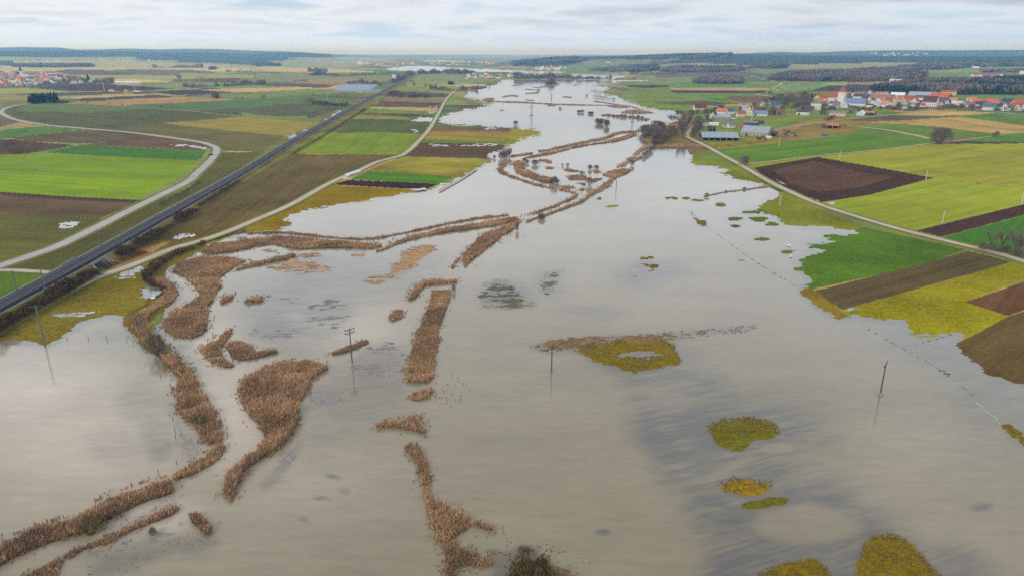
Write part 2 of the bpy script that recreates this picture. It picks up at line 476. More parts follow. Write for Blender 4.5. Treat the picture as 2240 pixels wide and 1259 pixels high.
# --- meadow by the underpass, verges
F([(-300, 800), (-60, 770), (0, 736), (90, 682), (155, 642), (225, 605), (300, 580), (420, 535), (520, 505), (560, 500), (540, 512), (440, 545), (350, 600), (340, 640), (280, 700), (256, 690), (200, 700), (100, 760), (0, 760)], (128, 114, 42), G, 'meadow')
F([(225, 575), (300, 545), (360, 530), (390, 533), (320, 562), (245, 590)], (166, 132, 88), G, 'meadow')
# --- east side
F([(1400, 232), (1370, 190), (1330, 184), (1400, 178), (1520, 180), (1640, 186), (1760, 180), (1900, 230), (1980, 250), (1900, 300), (1660, 400), (1560, 390), (1500, 330), (1500, 270), (1460, 240)], (118, 134, 58), G, 'meadow')
F([(1400, 165), (1500, 168), (1520, 178), (1400, 184), (1340, 176)], (132, 136, 96), G, 'meadow')
F([(1370, 191), (1378, 186), (1465, 187), (1462, 192), (1400, 192)], (74, 62, 66), P)
F([(1463, 198), (1600, 199), (1680, 200), (1660, 204), (1478, 204)], (72, 64, 66), P)
F([(1470, 193), (1560, 192), (1680, 193), (1690, 198), (1590, 199), (1464, 197)], (178, 150, 112), S)
F([(1490, 183), (1640, 184), (1680, 188), (1670, 192), (1560, 191), (1480, 192)], (104, 134, 80))
F([(1430, 226), (1480, 223), (1540, 221), (1620, 227), (1540, 231)], (98, 84, 66), P)
F([(1580, 212), (1640, 210), (1700, 213), (1712, 220), (1690, 228), (1620, 224)], (116, 90, 74), P)
F([(1570, 229), (1640, 226), (1648, 231), (1570, 234)], (178, 150, 100), S)
F([(1530, 212), (1570, 213), (1610, 222), (1560, 220)], (74, 142, 58))
F([(1710, 182), (1850, 179), (1820, 186), (1766, 200), (1704, 198)], (116, 150, 90))
F([(1712, 178), (1800, 180), (1790, 188), (1708, 188)], (130, 128, 98))
F([(1766, 201), (1815, 188), (1900, 186), (2000, 184), (2010, 196), (1900, 200)], (82, 66, 70), P)
F([(1716, 202), (1762, 202), (1760, 212), (1722, 212)], (120, 92, 78), P)
F([(1795, 182), (1856, 181), (1850, 187), (1812, 187)], (154, 164, 86))
F([(2020, 160), (2130, 158), (2140, 172), (2070, 178), (2026, 172)], (112, 140, 80), G, 'meadow')
F([(2060, 152), (2140, 146), (2400, 142), (2400, 156), (2150, 156), (2120, 158)], (138, 146, 98), G, 'meadow')
F([(2030, 214), (2100, 208), (2500, 206), (2500, 226), (2180, 226), (2080, 222)], (112, 138, 64))
F([(1700, 140), (1840, 138), (2010, 138), (1960, 147), (1800, 153), (1730, 150)], (150, 150, 116))
F([(1560, 150), (1680, 146), (1740, 152), (1670, 160), (1560, 160)], (122, 134, 92), G, 'meadow')
F([(1420, 160), (1640, 157), (1690, 166), (1560, 166), (1440, 170)], (112, 98, 92), P)
F([(1140, 160), (1200, 150), (1290, 136), (1390, 128), (1420, 132), (1400, 150), (1360, 160), (1250, 161)], (118, 134, 92), G, 'meadow')
F([(1690, 300), (1740, 270), (1800, 258), (1900, 258), (1960, 266), (1900, 278), (1850, 293), (1705, 316)], (142, 120, 66), G, 'meadow')
F([(1690, 285), (1790, 260), (1720, 292), (1690, 302)], (166, 134, 96), S)
F([(1838, 263), (1960, 252), (2102, 254), (2086, 258), (1990, 262), (1900, 266)], (104, 90, 68), P)
F([(1960, 252), (2040, 239), (2120, 243), (2180, 247), (2100, 253), (2040, 254)], (182, 156, 108), S)
F([(1902, 268), (1990, 263), (2086, 256), (2150, 262), (2240, 274), (2500, 290), (2500, 300), (2240, 290), (2176, 293), (2090, 282), (2036, 276)], (178, 150, 98), S)
F([(2100, 255), (2160, 250), (2240, 250), (2500, 262), (2500, 288), (2240, 273), (2150, 262)], (98, 124, 58))
F([(1880, 276), (1960, 272), (2036, 277), (2100, 284), (2168, 294), (2036, 312), (1960, 292)], (104, 128, 46))
F([(1548, 318), (1600, 326), (1705, 313), (1850, 295), (1890, 284), (1960, 294), (2034, 305), (2034, 314), (1807, 338), (1625, 358)], (98, 130, 44))
F([(1545, 316), (1560, 312), (1700, 300), (1705, 312), (1620, 322), (1570, 326)], (148, 136, 52), G, 'meadow')
F([(2100, 308), (2163, 300), (2240, 292), (2500, 270), (2500, 306), (2240, 311)], (92, 130, 44))
F([(2078, 312), (2100, 308.5), (2240, 311), (2240, 314), (2090, 315)], (78, 72, 58), P)  # shaded strip along the crest, its shade put into the soil colour
F([(1625, 361), (1807, 341), (2036, 316), (2240, 314), (2500, 306), (2500, 440), (2240, 412), (2041, 390), (1900, 364), (1790, 344), (1650, 366)], (152, 152, 54))
F([(1650, 367), (1789, 344), (1900, 363), (2041, 389), (1900, 427), (1797, 442), (1735, 425), (1690, 401)], (74, 52, 42), P)
F([(1690, 372), (1780, 352), (1880, 376), (1960, 388), (1880, 410), (1790, 420), (1730, 402)], (94, 68, 56), P)
F([(1797, 444), (1900, 428), (2041, 390), (2240, 413), (2500, 440), (2500, 380), (2240, 447), (2180, 461), (2005, 503), (1935, 487)], (150, 160, 50))
F([(2005, 505), (2240, 447), (2500, 376), (2500, 400), (2240, 470), (2060, 518)], (78, 54, 52), P)
F([(2062, 519), (2240, 471), (2500, 400), (2600, 640), (2240, 566)], (74, 120, 40))
F([(1600, 360), (1690, 408), (1795, 460), (1890, 500), (1860, 530), (1640, 510), (1600, 440), (1480, 340)], (128, 132, 40), G, 'meadow')
F([(1890, 497), (2060, 534), (2112, 546), (2000, 584), (1775, 632), (1690, 640), (1680, 560), (1740, 500), (1850, 505)], (88, 118, 34), G, 'meadow')
F([(1782, 636), (1900, 606), (2030, 574), (2116, 549), (2214, 573), (2010, 630), (1842, 677)], (98, 84, 58), P)
F([(1740, 628), (1764, 626), (1850, 690), (1830, 696), (1760, 650)], (134, 118, 44), G, 'meadow')
F([(1842, 678), (2010, 630), (2216, 575), (2300, 596), (2240, 612), (2110, 660), (2205, 690), (2150, 722), (2080, 760), (1960, 760), (1800, 700)], (142, 134, 22), G, 'meadow')
F([(2110, 660), (2240, 616), (2600, 520), (2600, 640), (2240, 678), (2205, 690)], (108, 76, 56), P)
F([(2060, 760), (2150, 722), (2205, 691), (2240, 680), (2600, 640), (2600, 940), (2240, 850), (2080, 800)], (102, 84, 56), P)
# --- woods
WD = M_WOODFLOOR; FG = (62, 72, 62)
F([(-900, 95), (0, 95), (700, 108), (764, 117), (764, 124), (640, 128), (600, 131), (560, 142), (480, 139), (380, 134.5), (280, 127), (150, 127), (40, 124.5), (-900, 122)], FG, WD, 'woodland')
F([(764, 112), (1120, 112), (1120, 122), (1000, 124), (900, 126), (764, 124)], (84, 96, 90), WD, 'woodland')
F([(-300, 134), (28, 135), (30, 143), (-300, 145)], FG, WD, 'woodland')
F([(28, 139), (60, 136), (200, 138), (205, 146), (120, 148), (28, 147)], FG, WD, 'woodland')
F([(560, 136), (612, 138), (614, 144), (560, 146)], FG, WD, 'woodland')
F([(1120, 132), (1200, 125), (1270, 122), (1300, 128), (1260, 140), (1200, 145), (1120, 146)], FG, WD, 'woodland')
F([(1200, 124), (1330, 118), (1600, 116), (1600, 124), (1500, 127), (1380, 127), (1290, 131)], FG, WD, 'woodland')
F([(1360, 152), (1400, 147), (1445, 146), (1440, 155), (1380, 160)], FG, WD, 'woodland')
F([(1280, 150), (1380, 140), (1440, 138), (1440, 146), (1340, 156)], (92, 98, 78), WD, 'woodland')
F([(1440, 158), (1460, 147), (1500, 143), (1600, 143), (1640, 148), (1626, 155), (1560, 159)], FG, WD, 'woodland')
F([(1450, 138), (1480, 130), (1560, 120), (1700, 112), (2600, 108), (2600, 136), (2000, 137), (1860, 138), (1730, 142), (1720, 150), (1690, 150), (1640, 143), (1560, 139)], FG, WD, 'woodland')
F([(1680, 176), (1690, 164), (1720, 155), (1800, 152), (1900, 150), (1960, 147), (2030, 152), (2030, 166), (2000, 178), (1900, 178), (1800, 178)], FG, WD, 'woodland')
F([(1515, 180), (1530, 170), (1560, 164), (1600, 166), (1630, 176), (1626, 184), (1560, 184)], FG, WD, 'woodland')
F([(1900, 200), (1960, 184), (2060, 178), (2180, 174), (2600, 170), (2600, 206), (2240, 208), (2080, 208), (1980, 205)], FG, WD, 'woodland')
F([(1960, 148), (2010, 140), (2140, 137), (2600, 136), (2600, 142), (2140, 146), (2060, 152)], FG, WD, 'woodland')

# water outlines, each (outline, wetness)
WATER = []
MAIN = [(-400, 780), (-60, 748), (0, 745), (50, 738), (100, 750), (153, 722), (171, 704), (205, 691), (256, 682), (269, 698), (280, 715),
        (300, 735), (345, 700), (352, 640), (340, 600), (352, 578), (400, 558), (440, 540), (500, 514), (560, 507), (606, 503), (629, 491), (639, 479), (610, 482), (636, 466), (669, 455),
        (728, 448), (735, 442), (809, 436), (827, 430), (896, 418), (941, 415), (957, 403), (987, 400), (1002, 385), (1043, 367), (1068, 355), (1082, 348), (1063, 338),
        (1072, 333), (1101, 324), (1128, 309), (1150, 299), (1186, 295), (1176, 283), (1160, 281), (1120, 279.5), (1056, 274), (1005, 272), (956, 268),
        (968, 254), (977, 249), (1005, 243), (1022, 238), (1043, 235), (1062, 230), (1092, 227.5), (1120, 226.5), (1120, 223), (1094, 223), (1079, 223), (1062, 222),
        (1043, 216), (1028, 213), (1018, 211), (995, 209), (995, 207.5), (1018, 206), (1018, 203), (1030, 198), (1065, 194), (1084, 190), (1056, 185.5), (1094, 183.5),
        (1099, 179), (1091, 175), (1120, 174.5), (1200, 173), (1330, 174), (1420, 175.5), (1400, 178.5), (1330, 182), (1294, 184.5), (1311, 190), (1342, 192), (1336, 197), (1286, 200), (1310, 203), (1352, 211),
        (1359, 217), (1380, 223), (1391, 228.5), (1410, 235), (1471, 243), (1496, 255), (1496, 268), (1440, 278), (1420, 292), (1405, 306), (1432, 313), (1448, 313), (1440, 323), (1504, 325),
        (1509, 334), (1527, 344), (1509, 348), (1519, 360), (1590, 367), (1616, 370), (1567, 375), (1593, 382), (1640, 396), (1690, 408), (1712, 413), (1700, 430),
        (1660, 446), (1656, 458), (1690, 468), (1705, 481), (1720, 487), (1760, 492), (1800, 493), (1830, 497), (1888, 504), (1850, 515), (1792, 512), (1840, 527),
        (1766, 530), (1770, 540), (1825, 545), (1800, 548), (1755, 560), (1752, 572), (1790, 575), (1735, 582), (1750, 590), (1780, 600), (1765, 625), (1747, 627), (1790, 665),
        (1830, 686), (1880, 688), (1900, 693), (1990, 700), (1995, 715), (1985, 727), (2040, 728), (2145, 718), (2100, 736), (2090, 745), (2105, 765), (2130, 790), (2155, 805), (2200, 828),
        (2240, 836), (2600, 880), (2900, 2200), (-900, 2200)]
WATER.append((MAIN, 1.0))
for q in ([(847, 150), (890, 145), (940, 144.5), (980, 148), (1060, 151), (1120, 152), (1240, 153), (1232, 158), (1128, 157), (1043, 157), (967, 156), (900, 155), (852, 153.5)],
          [(1128, 156), (1180, 157), (1234, 158), (1230, 160), (1150, 160)],
          [(1236, 161), (1290, 161.5), (1366, 163), (1369, 168), (1340, 174), (1290, 174), (1250, 166)],
          [(920, 133), (960, 132.4), (1035, 134), (1060, 134.5), (990, 135), (930, 134.6)],
          [(1120, 163.5), (1236, 163), (1236, 164.5), (1120, 165)],
          [(893, 263.5), (903, 260), (887, 258), (916, 256), (952, 254.5), (944, 267.5)]):
    WATER.append((q, 1.0))
# wet hollows and rain puddles in the fields: (outline)
PUDDLES = [cr(100, 560, 7.868, [(1210, 370), (1300, 310), (1400, 250), (1480, 200), (1640, 180), (1730, 220), (1640, 260), (1500, 300), (1540, 360), (1400, 385), (1270, 390)]),
           cr(100, 560, 7.868, [(1620, 560), (1660, 500), (1760, 490), (1900, 530), (1980, 560), (1960, 640), (1880, 690), (1760, 740), (1640, 730), (1660, 650)]),
           cr(100, 560, 7.868, [(50, 980), (300, 970), (600, 960), (900, 930), (820, 960), (560, 1020), (300, 1050), (120, 1040)]),
           [(132, 489), (150, 486), (175, 487), (160, 494), (138, 503), (130, 499)],
           [(372, 317), (395, 316), (420, 319), (440, 320), (455, 325), (452, 328), (430, 323), (400, 321)],
           [(380, 521), (396, 513), (430, 512), (410, 519), (385, 524)],
           [(735, 245), (748, 241), (745, 245), (730, 252), (722, 257), (725, 251)],
           [(714, 262), (722, 259), (716, 266), (708, 268)],
           [(628, 299), (645, 294), (652, 296), (640, 300), (630, 303)], [(655, 286), (670, 281), (672, 283), (662, 289)],
           [(895, 284), (918, 283), (910, 289), (905, 292), (908, 286)], [(940, 233), (955, 232), (952, 236), (938, 236)],
           [(938, 244), (950, 244), (946, 249), (936, 248)], [(1057, 282), (1091, 280), (1085, 284), (1060, 284)],
           [(920, 316), (1010, 318), (1070, 315), (1095, 317), (1040, 320), (950, 319)],
           [(896, 414), (940, 411), (932, 416), (912, 419)],
           [(1848, 675), (1862, 671), (1884, 669), (1876, 674), (1855, 678)], [(1826, 650), (1832, 648), (1836, 650), (1830, 653)],
           [(1735, 425), (1770, 432), (1795, 440), (1790, 441), (1760, 434)], [(1690, 388), (1700, 394), (1722, 405), (1712, 402)],
           [(1808, 443), (1825, 441), (1822, 446), (1810, 446)],
           [(915, 198), (928, 197), (924, 200), (914, 200)]]

# islands and rough ground standing out of the flood: (outline, wetness 0 dry .. 0.6 mostly under, sRGB)
ISL = []
def I(poly, wet, rgb, mat=M_GRASS): ISL.append((poly, wet, rgb, mat))
GY = (122, 104, 34); GG = (104, 102, 32); STRAW = (168, 138, 112); LIT = (124, 88, 56)
I([(1262, 760), (1300, 748), (1345, 744), (1380, 736), (1440, 738), (1472, 750), (1482, 775), (1490, 790), (1440, 800), (1390, 810), (1370, 806), (1330, 794), (1300, 785)], 0.12, GY)
I([(1352, 768), (1400, 765), (1452, 768), (1450, 776), (1400, 780), (1356, 778)], 0.95, GY)
I([(1550, 930), (1580, 915), (1640, 911), (1690, 920), (1709, 942), (1690, 953), (1645, 957), (1628, 976), (1600, 978), (1568, 966), (1555, 948)], 0.1, GG)
I([(1572, 1058), (1600, 1042), (1650, 1046), (1695, 1052), (1680, 1068), (1630, 1080), (1590, 1076)], 0.42, (150, 118, 30))
I([(1618, 1106), (1640, 1092), (1690, 1080), (1722, 1080), (1722, 1092), (1690, 1102), (1650, 1107)], 0.2, GG)
I([(1872, 1300), (1880, 1220), (1892, 1190), (1915, 1168), (1955, 1167), (1985, 1180), (2015, 1208), (2050, 1250), (2090, 1310)], 0.1, (122, 102, 22))
I([(1640, 1300), (1660, 1255), (1705, 1233), (1780, 1220), (1815, 1245), (1808, 1310)], 0.14, (122, 102, 22))
I([(1398, 564), (1402, 558), (1428, 558), (1430, 565)], 0.2, GY)
I([(1368, 578), (1400, 571), (1445, 575), (1438, 583), (1430, 590), (1400, 587)], 0.3, GY)
I([(1365, 606), (1390, 600), (1404, 606), (1390, 612)], 0.46, GY)
I([(1317, 453), (1330, 447), (1350, 444), (1352, 449), (1335, 455)], 0.12, (138, 126, 50))
for ex, ey, ew, eh, c in ((1468, 432, 15, 3.2, GY), (1502, 431, 13, 1.8, GY), (1528, 436, 17, 3.2, GY), (1575, 445, 13, 4.5, GG), (1609, 476.5, 18, 4, GG), (1610, 492, 13, 3, GG), (1667, 519.5, 18, 4.2, GG),
                          (1723, 547, 14, 4, GG), (1619, 565, 12, 2.4, GY), (1660, 476, 22, 6, (96, 122, 22)), (1644, 462, 22, 4, (96, 122, 22)), (1690, 489, 15, 4, (96, 122, 22)), (1426, 437, 5, 1.5, (70, 70, 40)),
                          (1540, 482, 6, 2, GY), (1536, 487, 9, 3, GY)):
    I([(ex+ew*math.cos(a), ey+eh*math.sin(a)) for a in np.linspace(0, 2*math.pi, 14)[:-1]], 0.1, c)
I([(1500, 448), (1518, 470), (1545, 490), (1538, 494), (1524, 482), (1510, 466)], 0.25, (120, 104, 44))
I([(2186, 920), (2205, 922), (2245, 950), (2300, 980), (2300, 992), (2240, 965), (2210, 940)], 0.2, GY)
I([(2048, 795), (2062, 800), (2095, 825), (2085, 823), (2060, 812)], 0.4, (104, 100, 60))
I([(1745, 626), (1766, 626), (1850, 688), (1836, 694), (1775, 655)], 0.15, (132, 112, 40))
# ragged strip of stubble and drift lines
I([(1150, 754), (1190, 742), (1300, 734), (1360, 730), (1380, 736), (1340, 745), (1280, 760), (1200, 768)], 0.52, (132, 106, 78))
I([(1360, 730), (1450, 722), (1560, 714), (1650, 708), (1655, 718), (1560, 726), (1470, 740), (1400, 740)], 0.60, (134, 112, 90))
for q, wt in (([(610, 560), (640, 552), (700, 556), (700, 562), (640, 568)], 0.45), ([(588, 585), (620, 570), (660, 568), (690, 574), (728, 582), (715, 592), (660, 598), (610, 592)], 0.50),
              ([(850, 590), (868, 572), (890, 566), (920, 576), (900, 590), (860, 596)], 0.48), ([(888, 545), (920, 535), (955, 534), (950, 545), (930, 560), (905, 575), (880, 570)], 0.52),
              ([(770, 608), (830, 600), (890, 590), (880, 606), (820, 618)], 0.58), ([(760, 540), (800, 540), (800, 565), (770, 560)], 0.55)):
    I(q, wt, STRAW)
for q in ([(1045, 640), (1060, 612), (1110, 612), (1140, 640), (1182, 668), (1110, 676), (1050, 670)], [(1170, 625), (1195, 600), (1235, 578), (1232, 600), (1200, 645)]):
    I(q, 0.66, (112, 108, 104))
for q, wt in (([(580, 630), (650, 620), (692, 640), (640, 662), (588, 656)], .70), ([(650, 672), (720, 648), (780, 660), (770, 692), (730, 718), (668, 702)], .68), ([(555, 690), (620, 678), (665, 720), (600, 748), (535, 735)], .70),
              ([(780, 760), (860, 738), (892, 770), (872, 830), (800, 852), (755, 820)], .72), ([(720, 830), (760, 850), (740, 890), (680, 880), (660, 850)], .74), ([(560, 1050), (590, 1030), (650, 950), (670, 960), (610, 1050), (575, 1075)], .72),
              ([(230, 1190), (330, 1155), (470, 1160), (490, 1185), (380, 1205), (250, 1250), (170, 1270)], .72), ([(225, 1165), (330, 1105), (385, 1085), (390, 1105), (300, 1148), (235, 1180)], .68), ([(380, 870), (395, 920), (445, 985), (410, 1005), (390, 960), (372, 900)], .7)):
    I(q, wt, (146, 140, 158))
I([(1055, 1195), (1110, 1200), (1150, 1180), (1210, 1225), (1280, 1258), (1300, 1300), (1040, 1300), (1080, 1240)], .62, (124, 104, 84))
# bank of the left channel, causeways
I([(270, 700), (285, 690), (330, 668), (345, 640), (335, 600), (350, 580), (400, 552), (440, 540), (420, 556), (385, 572), (352, 590), (372, 612), (390, 640), (370, 668), (330, 700), (352, 742), (390, 775), (432, 822), (420, 838), (385, 815), (340, 778), (300, 740)], 0.1, (118, 102, 44))
I([(1400, 300), (1420, 285), (1470, 268), (1500, 262), (1510, 300), (1545, 318), (1500, 325), (1440, 322), (1425, 312)], 0.05, (128, 108, 72))
I(cr(840, 160, 7.868, [(1480, 630), (1980, 620), (2180, 625), (2160, 640), (1980, 640), (1480, 636)]), 0.2, LIT)

# clear shallow water over drowned grass (dark), and silty channel water (warm): (cx, cy, rx, ry, amount)
CLEAR = [(1420, 595, 110, 42, 0.6), 
         (2090, 1230, 110, 60, 0.55), (310, 870, 55, 70, 0.5), (345, 950, 40, 70, 0.5), (250, 970, 90, 50, 0.25), (640, 690, 120, 70, 0.6), (560, 620, 80, 50, 0.4), (800, 610, 90, 30, 0.55),
         (860, 800, 90, 70, 0.45), (700, 880, 80, 50, 0.35), (1110, 640, 70, 36, 0.55), (1200, 610, 40, 40, 0.4), (1290, 680, 90, 25, 0.3), (820, 465, 170, 22, 0.28), 
         (2020, 690, 120, 60, 0.35), (2160, 860, 110, 90, 0.45), (1900, 640, 120, 60, 0.3), (1640, 460, 110, 60, 0.22),  (420, 900, 40, 60, 0.5), (240, 730, 60, 20, 0.35), (740, 1060, 14, 10, 0.8), (700, 1081, 20, 8, 0.9), (725, 1035, 14, 6, 0.6), (665, 1130, 12, 8, 0.5), (1310, 1152, 22, 8, 0.8), (2145, 1100, 34, 14, 0.7), (430, 1190, 60, 30, 0.4), (220, 1215, 60, 30, 0.45), (280, 1150, 90, 16, 0.35)]
CLEARP = [([(1235, 745), (1300, 730), (1480, 738), (1570, 800), (1660, 870), (1800, 890), (1840, 950), (1780, 1000), (1700, 1020), (1830, 1040), (1920, 1110), (2020, 1180), (2110, 1259), (2200, 1420), (1470, 1420), (1550, 1200), (1470, 1080), (1400, 1000), (1372, 900), (1352, 820), (1300, 790)], 0.72),
          ([(1850, 690), (2000, 700), (2100, 740), (2160, 810), (2240, 836), (2500, 860), (2500, 1060), (2240, 965), (2130, 870), (2000, 775)], 0.5),
          ([(540, 600), (700, 560), (1000, 540), (980, 600), (800, 660), (740, 740), (660, 770), (560, 740), (520, 680)], 0.55),
          ([(760, 760), (890, 730), (900, 900), (740, 950), (660, 1000), (700, 850)], 0.5),
          ([(390, 850), (440, 960), (400, 1010), (385, 960), (360, 850)], 0.6), ([(250, 1150), (380, 1080), (400, 1100), (280, 1170)], 0.4)]
CLEARX = [(1760, 1140, 120, 42, 0.9), (1590, 785, 180, 20, 0.4), (1690, 968, 40, 12, 0.9), (1820, 900, 60, 40, 0.3)]
WARM = [(500, 900, 120, 140, 0.9), (470, 760, 60, 80, 0.9), (640, 1060, 260, 120, 0.3), (760, 720, 120, 60, 0.7), (180, 960, 260, 170, 0.8), (60, 850, 220, 130, 0.95), (800, 1180, 300, 120, 0.05), (330, 1130, 140, 60, 0.9),
        (1150, 1050, 130, 200, 0.05), (1990, 1000, 200, 100, 0.2), (2080, 1130, 160, 80, 0.12), (560, 1180, 300, 90, 0.15)]
# ---------------------------------------------------------------- the ground: one sheet, split where land use changes
NA = 1700
az = np.concatenate([np.radians(np.linspace(-80, -46, 60)[:-1]), np.radians(np.linspace(-46, 46, NA)), np.radians(np.linspace(46, 80, 60)[1:])])
pys = np.arange(1420, 134, -1.45)
rad = CAM_H/np.tan(PITCH+np.arctan((pys-629.5)/FPX))
rad = np.concatenate([[20, 45, 65, 80], rad[rad > 90], np.geomspace(rad[-1], 42000, 190)[1:]])
NR, NC = len(rad), len(az)
GX = rad[:, None]*np.sin(az)[None, :]
GYY = rad[:, None]*np.cos(az)[None, :]
GT = terrain(GX, GYY)
UX, UY = project(GX, GYY, GT)                  # survey pixel of every vertex

# shoreline: wetness 0..1, softened over a few cells, then frayed by noise
wx = (fbm(GX/22, GYY/9, 31, 5)-0.5)*13.0
wet = np.zeros((NR, NC), np.float32)
for q, m in WATER: wet[in_poly(UX+wx*0.6, UY+wx*0.25, q)] = m
isl = np.zeros((NR, NC), np.float32)
for q, m, c, mt in ISL: isl[in_poly(UX+wx*0.5, UY+wx*0.25, q)] = 1-m
def blur(a, r, axis):
    k = np.ones(2*r+1)/(2*r+1)
    pad = [(r, r) if i == axis else (0, 0) for i in (0, 1)]
    p = np.pad(a, pad, mode='edge')
    cs = np.cumsum(p, axis=axis, dtype=np.float64)
    z = np.zeros_like(np.take(cs, [0], axis))
    cs = np.concatenate([z, cs], axis)
    n = a.shape[axis]
    hi = np.take(cs, np.arange(2*r+1, 2*r+1+n), axis); lo = np.take(cs, np.arange(0, n), axis)
    return ((hi-lo)/(2*r+1)).astype(np.float32)
ISLB = np.where(rad[:, None] < 300, blur(blur(blur(isl, 3, 0), 5, 1), 2, 0), blur(blur(blur(isl, 1, 0), 2, 1), 1, 0))
ISLW = blur(blur(blur(isl, 9, 0), 14, 1), 7, 0)
WETB = blur(blur(blur(blur(wet, 3, 0), 5, 1), 2, 0), 4, 1)*(1-ISLB)
wet = wet*(1-isl)
WETC = blur(blur(wet, 9, 0), 13, 1)
band = 4*WETB*(1-WETB)
fray = fbm(GX/14, GYY/4.5, 41, 5)*0.55+fbm(GX/2.6, GYY/1.1, 47, 3)*0.45-0.5
LOW = np.minimum(GT, 0.26+0*GT)
SH = sstep(0.0, 0.42, blur(blur(WETC, 6, 0), 8, 1))
for q, m, c, mt in ISL: SH[in_poly(UX, UY, np.asarray(q, float).mean(0)+(np.asarray(q, float)-np.asarray(q, float).mean(0))*1.3)] = 1
LAND = GT*(1-SH)+LOW*SH
GZ = LAND*(1-WETB)-0.26*WETB+fray*1.7*band
GZ = np.where(rad[:, None] > 2500, GT*(1-wet)-1.5*wet, GZ)

# ---- land use per face
fx = (UX[:-1, :-1]+UX[1:, :-1]+UX[:-1, 1:]+UX[1:, 1:])/4
fy = (UY[:-1, :-1]+UY[1:, :-1]+UY[:-1, 1:]+UY[1:, 1:])/4
cxw = (GX[:-1, :-1]+GX[1:, 1:])/2; cyw = (GYY[:-1, :-1]+GYY[1:, 1:])/2
jit = (fbm(cxw/7, cyw/7, 61, 4)-0.5)*1.7
use = np.zeros(fx.shape, np.int32)            # 0: unsurveyed country
for i, (q, c, mt, nm) in enumerate(FIELDS): use[in_poly(fx+jit, fy+jit*0.4, q)] = i+1
NF = len(FIELDS)
for i, (q, w_, c, mt) in enumerate(ISL):
    q2 = np.asarray(q, float); ctr = q2.mean(0); q2 = ctr+(q2-ctr)*1.35+np.sign(q2-ctr)*2
    use[in_poly(fx, fy, q2)] = NF+1+i
pud = np.zeros(fx.shape, bool)
pj = (fbm(cxw/6, cyw/2.0, 71, 5)-0.5)*13
for q in PUDDLES: pud |= in_poly(fx+pj*1.2, fy+pj*0.55, q)
pud &= fbm(cxw/4.5, cyw/1.7, 73, 4) > 0.40

# default country: strips of farmland
def strips(x, y):
    a = R(18)
    u = x*math.cos(a)+y*math.sin(a); v = -x*math.sin(a)+y*math.cos(a)
    row = np.floor(v/420.0)
    wd = 90+_hash(row, row*0, 5)*120
    cell = np.floor(u/wd+row*0.37)
    return _hash(cell, row, 9)
PAL = np.array([s2l(c) for c in ((112, 128, 74), (128, 138, 82), (150, 142, 92), (100, 84, 72), (96, 116, 70), (176, 152, 112), (120, 104, 84), (132, 134, 84))])
K_ALB = 1.0

def vert_tint(sel_v, base):
    x = GX.ravel()[sel_v]; y = GYY.ravel()[sel_v]
    n = len(sel_v)
    if base is None:
        k = (strips(x, y)*len(PAL)).astype(int) % len(PAL)
        c = PAL[k]
    else:
        c = np.tile(np.array(base), (n, 1))
    v = 1+(fbm(x/60, y/60, 77, 3)-0.5)*0.28
    out = np.ones((n, 4), np.float32)
    out[:, :3] = c*np.array([1.02, 0.99, 0.72])*K_ALB*v[:, None]
    return out

idx = np.arange(NR*NC, dtype=np.int64).reshape(NR, NC)
def faces_of(mask):
    a = idx[:-1, :-1][mask]; b = idx[:-1, 1:][mask]; c = idx[1:, 1:][mask]; d = idx[1:, :-1][mask]
    return np.stack([a, b, c, d], 1)
def sheet(name, mask, base, mat, z=None, kind='structure', tint=None, row=None):
    fc = faces_of(mask)
    if len(fc) == 0: return None
    vs, inv = np.unique(fc.ravel(), return_inverse=True)
    zz = (GZ if z is None else z).ravel()[vs]
    V = np.stack([GX.ravel()[vs], GYY.ravel()[vs], zz], 1)
    t = vert_tint(vs, base) if tint is None else tint(vs)
    me = mesh_np(name, V, inv.reshape(-1, 4), [mat], {'tint': ('FLOAT_COLOR', t)}, smooth=True)
    o = link(name, me)
    o['kind'] = kind
    if row is not None: o['row_angle'] = float(row)
    return o

def row_of(q):
    P3 = [W(min(max(a, -60), 2300), min(max(b, 122), 1290)) for a, b in q]
    bins = {}
    for i in range(len(P3)):
        d = P3[(i+1) % len(P3)]-P3[i]
        a = math.atan2(d.y, d.x) % math.pi
        a0, b0 = q[i], q[(i+1) % len(q)]
        wgt = d.length*(1.0 if abs(b0[0]-a0[0]) > 2.2*abs(b0[1]-a0[1]) else .45)
        k = int(a/math.pi*18) % 18
        s_, c_ = bins.get(k, (0.0, a)); bins[k] = (s_+wgt, a)
    return max(bins.values())[1]

dry_or_pud = ~pud
g = sheet('ground', (use == 0) & dry_or_pud, None, M_GRASS, row=0.3)
for i, (q, c, mt, nm) in enumerate(FIELDS):
    sheet(nm, (use == i+1) & dry_or_pud, s2l(c), mt, row=row_of(q))
isl_by = {}
for i, (q, w_, c, mt) in enumerate(ISL): isl_by.setdefault((c, mt.name), []).append(i)
for (c, mn), ids in isl_by.items():
    mk = np.zeros(use.shape, bool)
    for i in ids: mk |= use == NF+1+i
    sheet('flood_meadow', mk & dry_or_pud, s2l(c), ISL[ids[0]][3], row=0.2)

